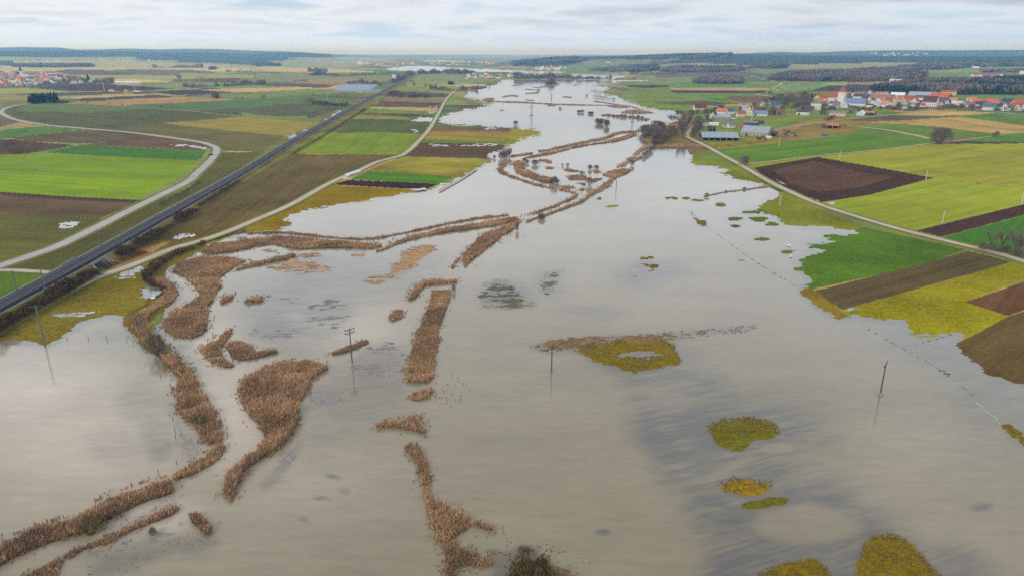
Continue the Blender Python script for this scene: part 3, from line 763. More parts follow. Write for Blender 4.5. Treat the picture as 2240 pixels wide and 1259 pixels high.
# ---- the flood
CLM = [(blur(blur(blur(in_poly(UX+wx*2.5, UY+wx*.9, q).astype(np.float32), 18, 0), 24, 1), 12, 0), a) for q, a in CLEARP]
SILT = np.array(s2l((142, 130, 105))); DARK = np.array(s2l((88, 89, 91))); TAN = np.array(s2l((190, 174, 152)))
def water_tint(vs):
    ux = UX.ravel()[vs]; uy = UY.ravel()[vs]; x = GX.ravel()[vs]; y = GYY.ravel()[vs]
    wob = (fbm(x/16, y/16, 91, 4)-0.5)
    ux2 = ux+wob*60; uy2 = uy+wob*30
    warm = np.zeros(len(vs)); clear = np.zeros(len(vs))
    for cx_, cy_, rx, ry, a in WARM: warm = np.maximum(warm, a*np.exp(-(((ux2-cx_)/rx)**2+((uy2-cy_)/ry)**2)))
    for mk, a in CLM: clear = np.maximum(clear, a*mk.ravel()[vs])
    for cx_, cy_, rx, ry, a in CLEAR: clear = np.maximum(clear, a*sstep(1.25, 0.35, np.sqrt(((ux2-cx_)/rx)**2+((uy2-cy_)/ry)**2)))
    tex = fbm(x/7, y/3, 95, 4)
    u_ = x*.93+y*.36; v_ = -x*.36+y*.93
    streak = fbm(u_/7, v_/.7, 94, 4)*.62+fbm(u_/24, v_/2.2, 93, 3)*.38
    clear = clear*(0.2+0.8*sstep(0.36, 0.66, tex*0.2+streak*0.5+fbm(x/40, y/14, 96, 3)*0.3+0.06*clear))
    for cx_, cy_, rx, ry, a in CLEARX: clear = clear*(1-a*sstep(1.2, 0.7, np.sqrt(((ux2-cx_)/rx)**2+((uy2-cy_)/ry)**2)))
    edge = sstep(0.95, 0.55, WETB.ravel()[vs])
    clear = np.maximum(clear, edge*0.45)
    clear = np.maximum(clear, 0.42*sstep(0.985, 0.62, WETC.ravel()[vs]+0.25*(tex-.5)))
    reedy = np.clip(0.62*sstep(0.04, 0.5, ISLW.ravel()[vs]+0.3*(streak-.5)), 0, 1)
    big = fbm(x/90, y/90, 98, 3)
    c = SILT[None, :]*(0.9+0.25*big)[:, None]
    c = c*(1-warm[:, None])+TAN[None, :]*warm[:, None]
    c = c*(1-clear[:, None])+DARK[None, :]*clear[:, None]
    c = c*(1-reedy[:, None])+np.array(s2l((104, 96, 72)))[None, :]*reedy[:, None]
    out = np.ones((len(vs), 4), np.float32); out[:, :3] = c
    return out
wm = (WETB[:-1, :-1] > 0.02) | (WETB[1:, 1:] > 0.02) | (WETB[:-1, 1:] > 0.02) | (WETB[1:, :-1] > 0.02)
sheet('flood_water', wm & (cyw > 20), None, M_WATER, z=np.zeros_like(GZ), tint=water_tint)
def pud_tint(vs):
    out = np.ones((len(vs), 4), np.float32); out[:, :3] = np.array(s2l((120, 120, 108))); return out
sheet('rain_puddles', pud, None, M_WATER, z=GT+0.02, tint=pud_tint)

# ---------------------------------------------------------------- roads and tracks
def catmull(pts, step=4.0):
    P_ = [Vector((p[0], p[1], 0)) for p in pts]
    out = []
    for i in range(len(P_)-1):
        a = P_[max(i-1, 0)]; b = P_[i]; c = P_[i+1]; d = P_[min(i+2, len(P_)-1)]
        n = max(2, int((c-b).length/step))
        for k in range(n):
            t = k/n
            out.append(0.5*((2*b)+(c-a)*t+(2*a-5*b+4*c-d)*t*t+(3*b-a-3*c+d)*t**3))
    out.append(P_[-1])
    return out

def road_mat(name, rgb, var=0.12, track=False):
    m, t = new_mat(name)
    p = t.n('ShaderNodeNewGeometry').outputs['Position']
    n1 = t.noise(p, 0.06, 5.0, 0.65); n2 = t.noise(p, 1.4, 4.0)
    f = t.math('ADD', t.ramp(n1, 0.3, 0.7, -var, var), t.ramp(n2, 0.3, 0.7, -var*0.6, var*0.6))
    f = t.math('ADD', f, 1.0)
    c = t.n('ShaderNodeVectorMath', {0: s2l(rgb), 'Scale': f}, operation='SCALE').outputs[0]
    b = t.n('ShaderNodeBsdfPrincipled', {'Base Color': c, 'Roughness': 0.85, 'Specular IOR Level': 0.15})
    t.n('ShaderNodeOutputMaterial', {'Surface': b.outputs[0]})
    return m
M_ASPH = road_mat('pale_asphalt', (176, 170, 164))
M_CONC = road_mat('gravel_track', (186, 174, 150), 0.16)
M_GRAV = road_mat('grass_track', (176, 162, 116), 0.2)
M_VERGE = ground_mat('verge_grass', 0.3, 0.0, 0.25)

def ribbon(name, pts_px, width, mat, lift=0.12, world_pts=None, offs=0.0, tint=None, kind='structure', zfun=None):
    wp = world_pts or catmull([W(*p) for p in pts_px])
    V = []; Fc = []
    n = len(wp)
    for i, p in enumerate(wp):
        d = (wp[min(i+1, n-1)]-wp[max(i-1, 0)]); d.z = 0; d.normalize()
        s = Vector((-d.y, d.x, 0))
        for k in (-1, 0, 1):
            q = p+s*(offs+k*width/2)
            z = float(terrain(q.x, q.y)) if zfun is None else zfun(q)
            L = lift+q.length*0.00012
            V.append((q.x, q.y, z+L))
    for i in range(n-1):
        for k in (0, 1): Fc.append((i*3+k, i*3+k+1, i*3+k+4, i*3+k+3))
    at = None
    if tint is not None:
        t = np.ones((len(V), 4), np.float32); t[:, :3] = tint; at = {'tint': ('FLOAT_COLOR', t)}
    o = link(name, mesh_np(name, V, Fc, [mat], at, smooth=True))
    o['kind'] = kind
    return o, wp

ROADS = {}
def road(key, name, pts, width, mat, verge=None):
    o, wp = ribbon(name, pts, width, mat, 0.14)
    ROADS[key] = wp
    if verge:
        ribbon('road_verge', pts, width+verge[0], M_VERGE, 0.07, world_pts=wp, tint=s2l(verge[1]))
VG = (126, 120, 62)
road('a', 'country_road', [(150, 214), (66, 227), (34, 232), (12, 238), (3, 246), (16, 256), (45, 265), (90, 273), (200, 283), (290, 291), (390, 304), (440, 312), (466, 320), (474, 328), (468, 342), (452, 360), (430, 380), (410, 398), (340, 433), (267, 469), (200, 503), (127, 538), (60, 562), (0, 582), (-160, 640)], 6.2, M_ASPH, (5, VG))
road('a2', 'road', [(-160, 592), (0, 591), (60, 593), (108, 596)], 3.6, M_CONC, (2, VG))
road('b', 'farm_road', [(1010, 190), (995, 200), (982, 211), (974, 221), (966, 236), (953, 260), (936, 287), (906, 319), (892, 331), (876, 341), (826, 354.5), (784, 374), (723, 400), (636, 448), (560, 481), (500, 506), (445, 525), (381, 543), (318, 568), (267, 588), (224, 602), (152, 636), (86, 673), (0, 721), (-150, 805)], 4.6, M_CONC, (3.5, VG))
road('b2', 'road', [(222, 602), (205, 596), (180, 590)], 5.0, M_CONC)
road('c', 'lane', [(1535, 262), (1523, 271.5), (1508, 287), (1504, 299), (1513, 305), (1542, 318.5), (1581, 340), (1616, 359), (1680, 396), (1720, 416), (1794, 448), (1934, 492), (2061, 525), (2178, 553), (2240, 572), (2400, 622)], 4.2, M_CONC, (4.5, (128, 122, 62)))
road('d', 'track', [(1618, 361), (1680, 354), (1807, 339.5), (1920, 329), (2036, 314.5), (2100, 308), (2163, 299.5), (2240, 291), (2400, 276)], 3.4, M_GRAV)
road('e', 'track', [(1880, 278), (1940, 285), (2000, 296), (2033, 304)], 7, M_GRAV)
road('f', 'track', [(1690, 284), (1760, 274), (1800, 267), (1880, 259), (1960, 251), (2028, 239), (2060, 236)], 3.6, M_GRAV)
road('g', 'lane', [(2120, 238), (2160, 243), (2200, 248), (2240, 253), (2400, 266)], 4, M_CONC)
road('h', 'lane', [(1709, 181), (1704, 187), (1692, 192), (1692, 195), (1702, 199), (1690, 201), (1656, 206), (1676, 210), (1700, 214), (1724, 221)], 5, M_CONC)
road('i', 'track', [(150, 226.5), (229, 231), (310, 237), (407, 243), (526, 255)], 3.4, M_GRAV)
road('j', 'track', [(-40, 285), (0, 282), (50, 277), (90, 273.5)], 3.4, M_GRAV)
road('k', 'track', [(560, 222), (600, 224), (660, 227), (690, 228)], 3.4, M_GRAV)
road('l', 'track', [(931, 197), (940, 188), (950, 182), (965, 178)], 4, M_GRAV)
road('m', 'track', [(-60, 206.5), (0, 207), (50, 209), (84, 213)], 5, M_CONC)
road('n', 'track', [(60, 201), (150, 201), (240, 201.5), (330, 203), (400, 211)], 4, M_GRAV)
road('o', 'track', [(960, 418), (985, 404), (1012, 389), (1043, 369)], 1.9, M_GRAV)
road('p', 'lane', [(2200, 222.5), (2260, 222), (2400, 222)], 4, M_CONC)
road('q', 'lane', [(1640, 167), (1680, 175), (1700, 181)], 5, M_CONC)
# ---------------------------------------------------------------- reed beds, each one a thing
M_REED = attr_mat('dry_reed', 0.85, 0.15)
M_TWIG = attr_mat('bare_twigs', 0.9, 0.05)
M_LEAF = attr_mat('evergreen_needles', 0.85, 0.1)

def Wp(px, py, z=0.0):
    """point at height z that survey pixel (px, py) shows"""
    X = (px-1120)/FPX; Y = (629.5-py)/FPX
    t = (CAM_H-z)/(SP-Y*CP)
    return Vector((X*t, (CP+Y*SP)*t, z))

def scatter(poly_w, s, thr=0.0, seed=0, fq=6.0):
    q = np.array([(p.x, p.y) for p in poly_w])
    x0, y0 = q.min(0); x1, y1 = q.max(0)
    nx = max(1, int((x1-x0)/s)+1); ny = max(1, int((y1-y0)/s)+1)
    xs, ys = np.meshgrid(x0+(np.arange(nx)+0.5)*s, y0+(np.arange(ny)+0.5)*s)
    xs = xs+nrng.uniform(-.5, .5, xs.shape)*s; ys = ys+nrng.uniform(-.5, .5, ys.shape)*s
    xs = xs.ravel(); ys = ys.ravel()
    wob = (fbm(xs/5, ys/5, seed+3, 3)-0.5)*s*3
    k = in_poly(xs+wob, ys+wob*0.7, q)
    if thr > 0: k &= fbm(xs/fq, ys/fq, seed, 3) > thr
    return xs[k], ys[k]

REED_PAL = np.array([s2l(c) for c in ((222, 184, 142), (204, 164, 124), (172, 136, 102), (230, 196, 154), (206, 156, 114), (182, 152, 114))])
def reed_bed(poly, label, h=1.5, thr=0.18, pal=REED_PAL, dens=1.0, cat='reed bed', name='reed_bed', zb=0.0, dark=0.72, group=None):
    pw = [Wp(a, b, zb) for a, b in poly]
    D = min(p.length for p in pw); Dm = sum(p.length for p in pw)/len(pw)
    D = max(150, 0.5*D+0.5*Dm)
    s = min(max(D*0.0018, 0.36), 4.0)/dens
    seed = int(abs(poly[0][0]*7+poly[0][1]*3)) % 9973
    xs, ys = scatter(pw, s, thr+.07, seed, 2.6)
    # keep stems whose heads stay inside the surveyed outline, which was taken round the heads
    ux, uy = project(xs, ys, zb+.62*h+0*xs)
    kt = in_poly(ux, uy, np.array(poly))
    if kt.sum() < .55*len(xs):
        h *= .8
        ux, uy = project(xs, ys, zb+.3*h+0*xs); kt = in_poly(ux, uy, np.array(poly))
    if kt.sum() > .5*len(xs): xs, ys = xs[kt], ys[kt]
    hf = np.ones(len(xs))
    q2 = np.array([(p.x, p.y) for p in pw]); lo = q2.min(0)-4*s; hi = q2.max(0)+4*s
    m2 = int(min(60000, (hi[0]-lo[0])*(hi[1]-lo[1])/(s*s)*0.8))
    ex = nrng.uniform(lo[0], hi[0], m2); ey = nrng.uniform(lo[1], hi[1], m2)
    rk = min(3.0*s, 1.6)
    kk = in_poly(ex+nrng.normal(0, rk, m2), ey+nrng.normal(0, rk, m2), q2) & ~in_poly(ex, ey, q2) & (fbm(ex/4, ey/4, seed+5, 3) > .5)
    xs = np.concatenate([xs, ex[kk]]); ys = np.concatenate([ys, ey[kk]]); hf = np.concatenate([hf, nrng.uniform(.18, .6, int(kk.sum()))])
    n = len(xs)
    if n < 3:
        hf = np.ones(len(pw))
        xs = np.array([p.x for p in pw]); ys = np.array([p.y for p in pw]); n = len(xs)
    NB = 9
    V = np.zeros((n, NB*3+4, 3)); T = np.ones((n, NB*3+4, 4), np.float32)
    clump = fbm(xs/4.5, ys/4.5, seed+9, 3)
    hue = fbm(xs/9, ys/9, seed+19, 3)
    hh = h*(0.15+1.35*clump)*hf
    for b in range(NB):
        a = nrng.uniform(0, 2*np.pi, n); rr = nrng.uniform(0, 0.55, n)*s
        bx = xs+np.cos(a)*rr; by = ys+np.sin(a)*rr
        w_ = s*nrng.uniform(0.13, 0.3, n); an = nrng.uniform(0, np.pi, n)
        lean = nrng.uniform(0.1, 0.9, n)*hh; la = nrng.uniform(0, 6.28, n)
        hz_ = hh*nrng.uniform(0.6, 1.12, n)
        zl = zb-0.05+(nrng.uniform(0.0, 0.7, n)*hh if b > 2 else 0)
        ln = np.where(b > 2, nrng.uniform(.3, .55, n)*hh, hz_)
        lean = nrng.uniform(0.1, 0.9, n)*ln
        V[:, b*3] = np.stack([bx-np.cos(an)*w_, by-np.sin(an)*w_, zl+0*bx], 1)
        V[:, b*3+1] = np.stack([bx+np.cos(an)*w_, by+np.sin(an)*w_, zl+0*bx+nrng.uniform(-.1, .1, n)*hh*(b > 2)], 1)
        V[:, b*3+2] = np.stack([bx+np.cos(la)*lean, by+np.sin(la)*lean, zl+ln], 1)
        ci = nrng.integers(0, len(pal), n)
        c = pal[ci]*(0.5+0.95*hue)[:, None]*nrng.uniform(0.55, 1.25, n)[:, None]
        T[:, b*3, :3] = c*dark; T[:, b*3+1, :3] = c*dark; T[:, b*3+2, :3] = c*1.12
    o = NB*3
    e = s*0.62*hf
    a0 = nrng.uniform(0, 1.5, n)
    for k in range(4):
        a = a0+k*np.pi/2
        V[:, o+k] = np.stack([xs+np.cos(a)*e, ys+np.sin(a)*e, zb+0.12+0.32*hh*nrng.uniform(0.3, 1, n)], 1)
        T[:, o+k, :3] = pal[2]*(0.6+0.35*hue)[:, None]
    base = (np.arange(n)*(NB*3+4))[:, None]
    tri = np.concatenate([base+np.array([b*3, b*3+1, b*3+2]) for b in range(NB)]+[base+np.array([o, o+1, o+2]), base+np.array([o, o+2, o+3])])
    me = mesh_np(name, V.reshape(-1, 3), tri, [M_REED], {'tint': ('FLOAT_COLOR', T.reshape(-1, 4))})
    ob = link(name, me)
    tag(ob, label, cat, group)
    return ob

def line_poly(pts, wpx):
    """outline of a strip wpx survey pixels tall along pts"""
    out = []; n = len(pts)
    wp = wpx if isinstance(wpx, (list, tuple)) else [wpx]*n
    up = []; dn = []
    for i, p in enumerate(pts):
        a = pts[max(i-1, 0)]; b = pts[min(i+1, n-1)]
        d = np.array([b[0]-a[0], b[1]-a[1]], float); d /= (np.linalg.norm(d)+1e-9)
        nrm = np.array([-d[1], d[0]])
        up.append((p[0]+nrm[0]*wp[i]/2, p[1]+nrm[1]*wp[i]/2)); dn.append((p[0]-nrm[0]*wp[i]/2, p[1]-nrm[1]*wp[i]/2))
    return up+dn[::-1]

Z5 = lambda pts: cr(1080, 280, 6.111, pts)
Z3 = lambda pts: cr(1120, 90, 7.868, pts)
BEDS = [
 ([(335, 604), (360, 606), (385, 625), (392, 642), (375, 662), (345, 678), (325, 692), (322, 705), (335, 725), (352, 748), (375, 770), (402, 792), (430, 826), (424, 836), (400, 830), (375, 803), (345, 775), (318, 755), (303, 735), (288, 718), (284, 700), (300, 686), (330, 668), (352, 652), (360, 640), (350, 625)], 'long brown reed strip along the left channel bank below the underpass', {}),
 ([(388, 832), (405, 828), (436, 832), (441, 862), (456, 885), (470, 905), (480, 930), (490, 955), (484, 968), (455, 972), (440, 958), (428, 930), (408, 915), (390, 903), (391, 880), (383, 865)], 'bushy reed block standing at the right edge of the left pond', {'thr': 0.1, 'h': 2.4}),
 ([(372, 1047), (385, 1030), (410, 1012), (440, 998), (460, 982), (486, 968), (496, 976), (482, 1000), (455, 1020), (430, 1034), (400, 1046), (385, 1050)], 'short reed strip just above the long lower left strip', {}),
 ([(-60, 1225), (0, 1192), (60, 1160), (110, 1143), (160, 1128), (200, 1103), (240, 1083), (290, 1063), (340, 1048), (372, 1045), (380, 1063), (375, 1080), (330, 1093), (290, 1110), (250, 1130), (215, 1150), (200, 1163), (150, 1175), (90, 1195), (40, 1215), (0, 1238), (-60, 1275)], 'longest reed strip running to the lower left corner beside the pond', {'thr': 0.1, 'h': 2.3}),
 ([(30, 1285), (60, 1256), (110, 1228), (160, 1200), (210, 1180), (260, 1163), (310, 1140), (360, 1115), (393, 1104), (396, 1114), (370, 1130), (310, 1153), (260, 1176), (230, 1192), (180, 1203), (150, 1228), (130, 1255), (80, 1300)], 'thin reed strip on the near side of the lower left ditch', {'thr': 0.2, 'h': 1.8}),
 ([(440, 548), (465, 531), (530, 523), (600, 515), (690, 519), (760, 526), (830, 532), (844, 536), (815, 545), (760, 543), (690, 544), (650, 546), (600, 535), (555, 541), (500, 553), (460, 557)], 'wide reed belt along the upper left channel', {'thr': 0.08}),
 ([(375, 590), (395, 566), (440, 560), (500, 560), (530, 564), (545, 569), (512, 583), (490, 600), (476, 611), (484, 625), (470, 650), (456, 670), (452, 695), (455, 714), (440, 733), (420, 741), (385, 738), (360, 721), (357, 700), (375, 680), (420, 655), (438, 640), (425, 620), (405, 606)], 'large hooked reed bed between the two arms of the left channel', {'thr': 0.12}),
 ([(505, 590), (540, 575), (600, 562), (640, 553), (652, 557), (630, 567), (590, 575), (550, 584), (515, 592)], 'slim slanting reed streak right of the hooked bed', {}),
 (line_poly([(540, 510), (610, 508), (660, 512), (720, 519), (790, 523), (830, 520), (870, 512), (920, 502), (980, 489), (1040, 478), (1112, 470)], 3.6), 'long thin reed line along the far bank of the channel', {'thr': 0.1, 'h': 1.6}),
 ([(815, 548), (845, 538), (870, 524), (910, 511), (960, 499), (1020, 491), (1080, 479), (1130, 474), (1140, 480), (1100, 491), (1040, 501), (980, 509), (920, 519), (880, 531), (845, 545), (825, 551)], 'straight thick reed band rising to the channel junction', {'thr': 0.06}),
 ([(1012, 560), (1020, 545), (1045, 520), (1060, 509), (1090, 499), (1130, 478), (1140, 482), (1126, 500), (1100, 515), (1075, 535), (1050, 555), (1030, 570), (1020, 586), (1014, 575)], 'tapering reed wedge pointing down from the channel junction', {'thr': 0.06}),
 ([(985, 585), (1000, 563), (1008, 565), (995, 580), (988, 590)], 'small reed tuft left of the tapering wedge', {}),
 ([(890, 656), (910, 620), (935, 612), (1000, 611), (1004, 618), (960, 622), (930, 625), (918, 640), (905, 655)], 'hook of reeds crowning the straight vertical reed bed', {'thr': 0.1}),
 ([(930, 690), (942, 650), (945, 632), (985, 632), (984, 650), (975, 675), (965, 700), (957, 740), (952, 790), (948, 825), (930, 838), (890, 835), (888, 800), (900, 760), (912, 720)], 'tall straight reed bed running down the middle of the flood', {'thr': 0.12}),
 ([(890, 862), (910, 852), (943, 843), (942, 868), (915, 877), (895, 870)], 'round reed clump below the straight middle bed', {}),
 ([(850, 692), (865, 675), (880, 673), (880, 695), (860, 703)], 'lone reed clump left of the straight middle bed', {}),
 ([(480, 660), (495, 642), (511, 640), (508, 655), (488, 666)], 'small oval reed clump right of the hooked bed', {}),
 ([(525, 660), (550, 650), (580, 644), (572, 660), (540, 668)], 'faint sparse reed patch beside the small oval clump', {'thr': 0.42}),
 ([(437, 762), (460, 745), (490, 723), (512, 712), (503, 735), (482, 760), (492, 785), (520, 797), (500, 806), (470, 800), (450, 782)], 'curved reed arm below the hooked bed', {'thr': 0.3}),
 ([(490, 752), (520, 743), (545, 748), (562, 765), (622, 763), (602, 773), (560, 785), (520, 790), (505, 777)], 'reed clump with a trailing tail right of the curved arm', {'thr': 0.2}),
 ([(520, 847), (540, 825), (580, 803), (620, 790), (660, 783), (700, 789), (727, 802), (702, 815), (680, 830), (670, 855), (655, 885), (650, 915), (640, 945), (625, 965), (610, 985), (575, 1000), (555, 1015), (530, 1035), (515, 1070), (505, 1100), (492, 1082), (490, 1055), (500, 1030), (530, 1005), (560, 985), (580, 950), (560, 925), (535, 890), (525, 867)], 'largest triangular reed bed in the left foreground tapering to a tail', {'thr': 0.14, 'h': 2.3}),
 ([(724, 772), (760, 755), (800, 742), (809, 749), (780, 763), (750, 773), (728, 777)], 'short reed streak beside the twin armed pole', {}),
 ([(801, 931), (840, 921), (880, 917), (895, 904), (915, 904), (917, 918), (936, 936), (930, 950), (900, 942), (860, 936), (820, 935)], 'lying reed streak between the middle bed and the lower one', {'thr': 0.1}),
 ([(880, 972), (900, 969), (925, 985), (935, 1010), (939, 1050), (925, 1062), (915, 1035), (905, 1000)], 'narrow curved reed spur at the top of the lower middle bed', {'thr': 0.1}),
 ([(918, 1046), (940, 1044), (948, 1092), (930, 1096)], 'matted brown stems bridging the spur and the lower middle bed', {'thr': 0.0, 'h': .9}),
 ([(952, 1168), (990, 1172), (1012, 1200), (972, 1204)], 'matted brown stems joining the two rust brown beds at the bottom', {'thr': 0.0, 'h': .9}),
 ([(925, 1085), (945, 1085), (990, 1105), (1030, 1130), (1097, 1153), (1090, 1164), (1030, 1150), (1000, 1170), (975, 1190), (955, 1182), (940, 1140), (930, 1105)], 'rust brown reed bed at the bottom with an arm to the right', {'thr': 0.16}),
 ([(970, 1192), (1010, 1194), (1050, 1204), (1085, 1225), (1070, 1240), (1030, 1235), (1000, 1240), (1002, 1270), (985, 1285), (972, 1225)], 'rust brown reed clump cut by the bottom edge', {'thr': 0.14}),
 ([(408, 1125), (430, 1119), (455, 1138), (468, 1155), (457, 1173), (440, 1160), (420, 1141)], 'isolated pale reed clump near the end of the thin ditch strip', {'thr': 0.2}),
 ([(1108, 1290), (1120, 1240), (1140, 1216), (1170, 1222), (1196, 1214), (1202, 1255), (1230, 1262), (1250, 1290)], 'tawny tussocky grass mound at the bottom edge under a bare shrub', {'thr': 0.05, 'pal': np.array([s2l(c) for c in ((150, 128, 84), (120, 100, 58), (96, 82, 44), (132, 112, 62))]), 'h': 1.6, 'cat': 'grass mound'}),
 (line_poly(Z5([(590, 310), (720, 300), (850, 266), (1050, 225), (1200, 190), (1350, 165), (1500, 135), (1600, 90), (1700, 62), (1960, 38)]), [3, 3, 4, 4, 4.5, 5, 5, 6, 5, 2]), 'upper of two parallel reed lines by the far channel', {'thr': 0.1, 'h': 1.8}),
 (line_poly(Z5([(430, 392), (600, 362), (820, 322), (1060, 255), (1300, 215), (1480, 190), (1560, 172), (1700, 145), (1900, 72)]), [4, 5, 5, 4.5, 4, 4, 7, 8, 9]), 'lower of two parallel reed lines by the far channel', {'thr': 0.1, 'h': 1.8}),
 (line_poly(Z5([(230, 378), (380, 358), (520, 338)]), 5), 'short reed dash left of the parallel lines', {}),
 (line_poly(Z5([(150, 440), (110, 500), (80, 550), (130, 600), (180, 622), (400, 700), (560, 745), (650, 770), (760, 795), (870, 820)]), [8, 14, 10, 10, 6, 6, 6, 4, 4, 3]), 'curved reed arm on the left side of the far oxbow', {'thr': 0.06}),
 (line_poly(Z5([(870, 820), (1000, 842), (1080, 868), (1118, 892), (1080, 925), (1000, 962), (900, 1000), (820, 1048), (720, 1075), (600, 1122), (480, 1152), (330, 1166)]), [2, 2, 5, 6, 6, 5, 5, 4, 4, 4, 2, 2]), 'hairpin reed line closing the far oxbow', {'thr': 0.1, 'h': 1.7}),
 (Z5([(265, 440), (400, 430), (415, 500), (420, 545), (600, 625), (760, 655), (800, 740), (700, 740), (540, 682), (400, 640), (300, 592), (270, 510)]), 'broad reed bed inside the far oxbow', {'thr': 0.08}),
 (line_poly(Z5([(600, 430), (700, 440), (770, 462)]), 5), 'small reed dash behind the two dark willows', {}),
 (Z5([(680, 535), (730, 515), (800, 530), (790, 545), (700, 548)]), 'tiny reed islet in the middle of the oxbow', {}),
 (Z5([(930, 550), (1000, 545), (1140, 572), (1130, 585), (1030, 585), (950, 570)]), 'small reed islet left of the twin round willows', {}),
 (Z5([(980, 665), (1010, 635), (1130, 622), (1250, 640), (1250, 692), (1120, 694), (1020, 690)]), 'oval reed islet in the right half of the oxbow', {}),
 (Z5([(1320, 690), (1440, 665), (1455, 678), (1350, 725), (1310, 720)]), 'reed streak right of the tawny willow', {}),
 (Z5([(1110, 745), (1180, 733), (1230, 745), (1225, 768), (1160, 760)]), 'reed sliver left of the tawny willow', {}),
 (Z5([(860, 780), (960, 765), (1060, 775), (1075, 800), (980, 812), (920, 795)]), 'ragged reed patch at the foot of the oxbow', {'thr': 0.25}),
 (Z5([(1120, 805), (1200, 800), (1220, 825), (1160, 840)]), 'pale faint reed patch at the foot of the oxbow', {'thr': 0.4}),
 (Z5([(1310, 572), (1400, 568), (1430, 588), (1370, 600)]), 'reed patch just below the twin round willows', {'thr': 0.2}),
 (line_poly(Z5([(2110, 175), (2095, 225), (2020, 265), (1945, 310), (1880, 358)]), [10, 9, 9, 9, 8]), 'upper reed run on the right bank of the channel', {'thr': 0.06}),
 (line_poly(Z5([(1900, 378), (1820, 420), (1740, 485), (1640, 522)]), [5, 7, 8, 4]), 'middle reed run on the right bank of the channel', {'thr': 0.06}),
 (line_poly(Z5([(1985, 385), (1920, 420), (1870, 450)]), [6, 5, 3]), 'short reed run under the row of dark willows', {'thr': 0.1}),
 (Z5([(1440, 622), (1490, 590), (1600, 565), (1700, 540), (1800, 535), (1840, 560), (1800, 600), (1700, 640), (1620, 680), (1590, 720), (1560, 770), (1450, 842), (1300, 900), (1230, 962), (1180, 990), (1100, 1022), (1040, 1020), (1120, 985), (1200, 948), (1255, 885), (1330, 840), (1400, 795), (1470, 730), (1540, 700), (1560, 655), (1500, 640)]), 'knobbly reed bed on the right bank of the oxbow', {'thr': 0.1}),
 (line_poly(Z5([(1100, 1012), (1000, 1048), (900, 1088), (800, 1125), (700, 1160), (560, 1205), (430, 1255)]), [6, 6, 5, 5, 4, 4, 4]), 'lower reed run on the right bank down to the junction', {'thr': 0.08}),
 (Z5([(1330, 940), (1440, 935), (1430, 955), (1350, 955)]), 'sparse reed scrap in the water right of the channel', {'thr': 0.35}),
 (line_poly([(1438, 320), (1480, 318), (1510, 318), (1540, 321)], [5, 7, 8, 6]), 'reed strip on the shore under the dairy barn', {'thr': 0.05}),
 (Z5([(1950, 160), (2080, 150), (2100, 175), (2000, 172)]), 'reed scrap on the left of the wooded headland', {'thr': 0.2}),
 (line_poly(Z3([(-450, 1035), (-200, 1045), (0, 1050), (250, 1058), (500, 1076), (800, 1090), (1000, 1096), (1300, 1103), (1600, 1107), (1700, 1110)]), [1.2, 2, 2.6, 2.6, 2, 2, 2.6, 1.6, 1.2, 1.2]), 'far reed line crossing the whole flood', {'thr': 0.1, 'h': 1.8}),
 (Z3([(1640, 1125), (1740, 1095), (1880, 1098), (2040, 1128), (1960, 1148), (1780, 1145)]), 'far oval reed bed at the right end of the crossing line', {'thr': 0.05}),
 (line_poly(Z3([(1410, 1040), (1560, 1055), (1700, 1080), (2040, 1128), (2180, 1165)]), 1.8), 'far thin reed line above the oval bed', {'h': 1.6}),
 (cr(1120, 80, 3.934, [(930, 655), (1000, 632), (1120, 628), (1240, 660), (1110, 664), (990, 662)]), 'far reed ellipse next to the right shore', {'thr': 0.05}),
 (cr(1120, 80, 3.934, [(750, 672), (830, 665), (960, 685), (1090, 690), (1180, 708), (1160, 728), (1100, 712), (1000, 698), (860, 690), (780, 682)]), 'far reed streak with bushes on it', {'thr': 0.05}),
 (line_poly(Z3([(360, 802), (500, 792), (640, 768), (850, 745), (760, 752)]), [1.2, 2.2, 2.6, 1.8, 1]), 'far winding reed strip under the distant wood', {'thr': 0.05}),
 (line_poly(Z3([(210, 905), (340, 898), (440, 895), (470, 870), (420, 862)]), [1, 1.6, 3, 3, 1]), 'far hooked reed strip left of the centre line', {'thr': 0.05}),
 (line_poly(Z3([(220, 832), (300, 835), (400, 842)]), 1.5), 'far short reed dash above the hooked strip', {}),
 (line_poly(Z3([(430, 840), (490, 825)]), 3), 'far blunt reed patch beside the short dash', {}),
 (line_poly(Z3([(-160, 960), (0, 935), (120, 948), (60, 965)]), [2, 3, 4, 2]), 'far reed loop left of centre', {'thr': 0.05}),
 (cr(840, 160, 7.868, [(1700, 455), (1780, 425), (1880, 430), (1890, 460), (1800, 500), (1740, 485)]), 'far reed headland by the yellow meadow', {'thr': 0.05}),
 (line_poly(Z3([(880, 962), (960, 965), (1030, 978)]), 2.4), 'far reed sliver in open water', {}),
 (line_poly(Z3([(1065, 768), (1130, 745)]), 2.4), 'far slanting reed islet in open water', {}),
 (line_poly(Z3([(0, 772), (90, 760), (160, 745), (230, 712)]), 1.6), 'far slanting reed line at the left of the wood', {}),
 (line_poly(Z3([(620, 1108), (690, 1100), (740, 1110)]), 4), 'far small reed knot hanging from the crossing line', {}),
 (line_poly(Z3([(230, 1012), (300, 1018), (370, 1026)]), 1.6), 'far reed sliver just above the crossing line', {}),
 (line_poly([(1540, 430), (1580, 421), (1630, 415), (1690, 407)], 2.6), 'thin brown drift line running to the right shore', {'h': 0.9, 'cat': 'reed line'}),
]
for q, lab, kw in BEDS: reed_bed(q, lab, group='reed beds standing in the flood', **kw)

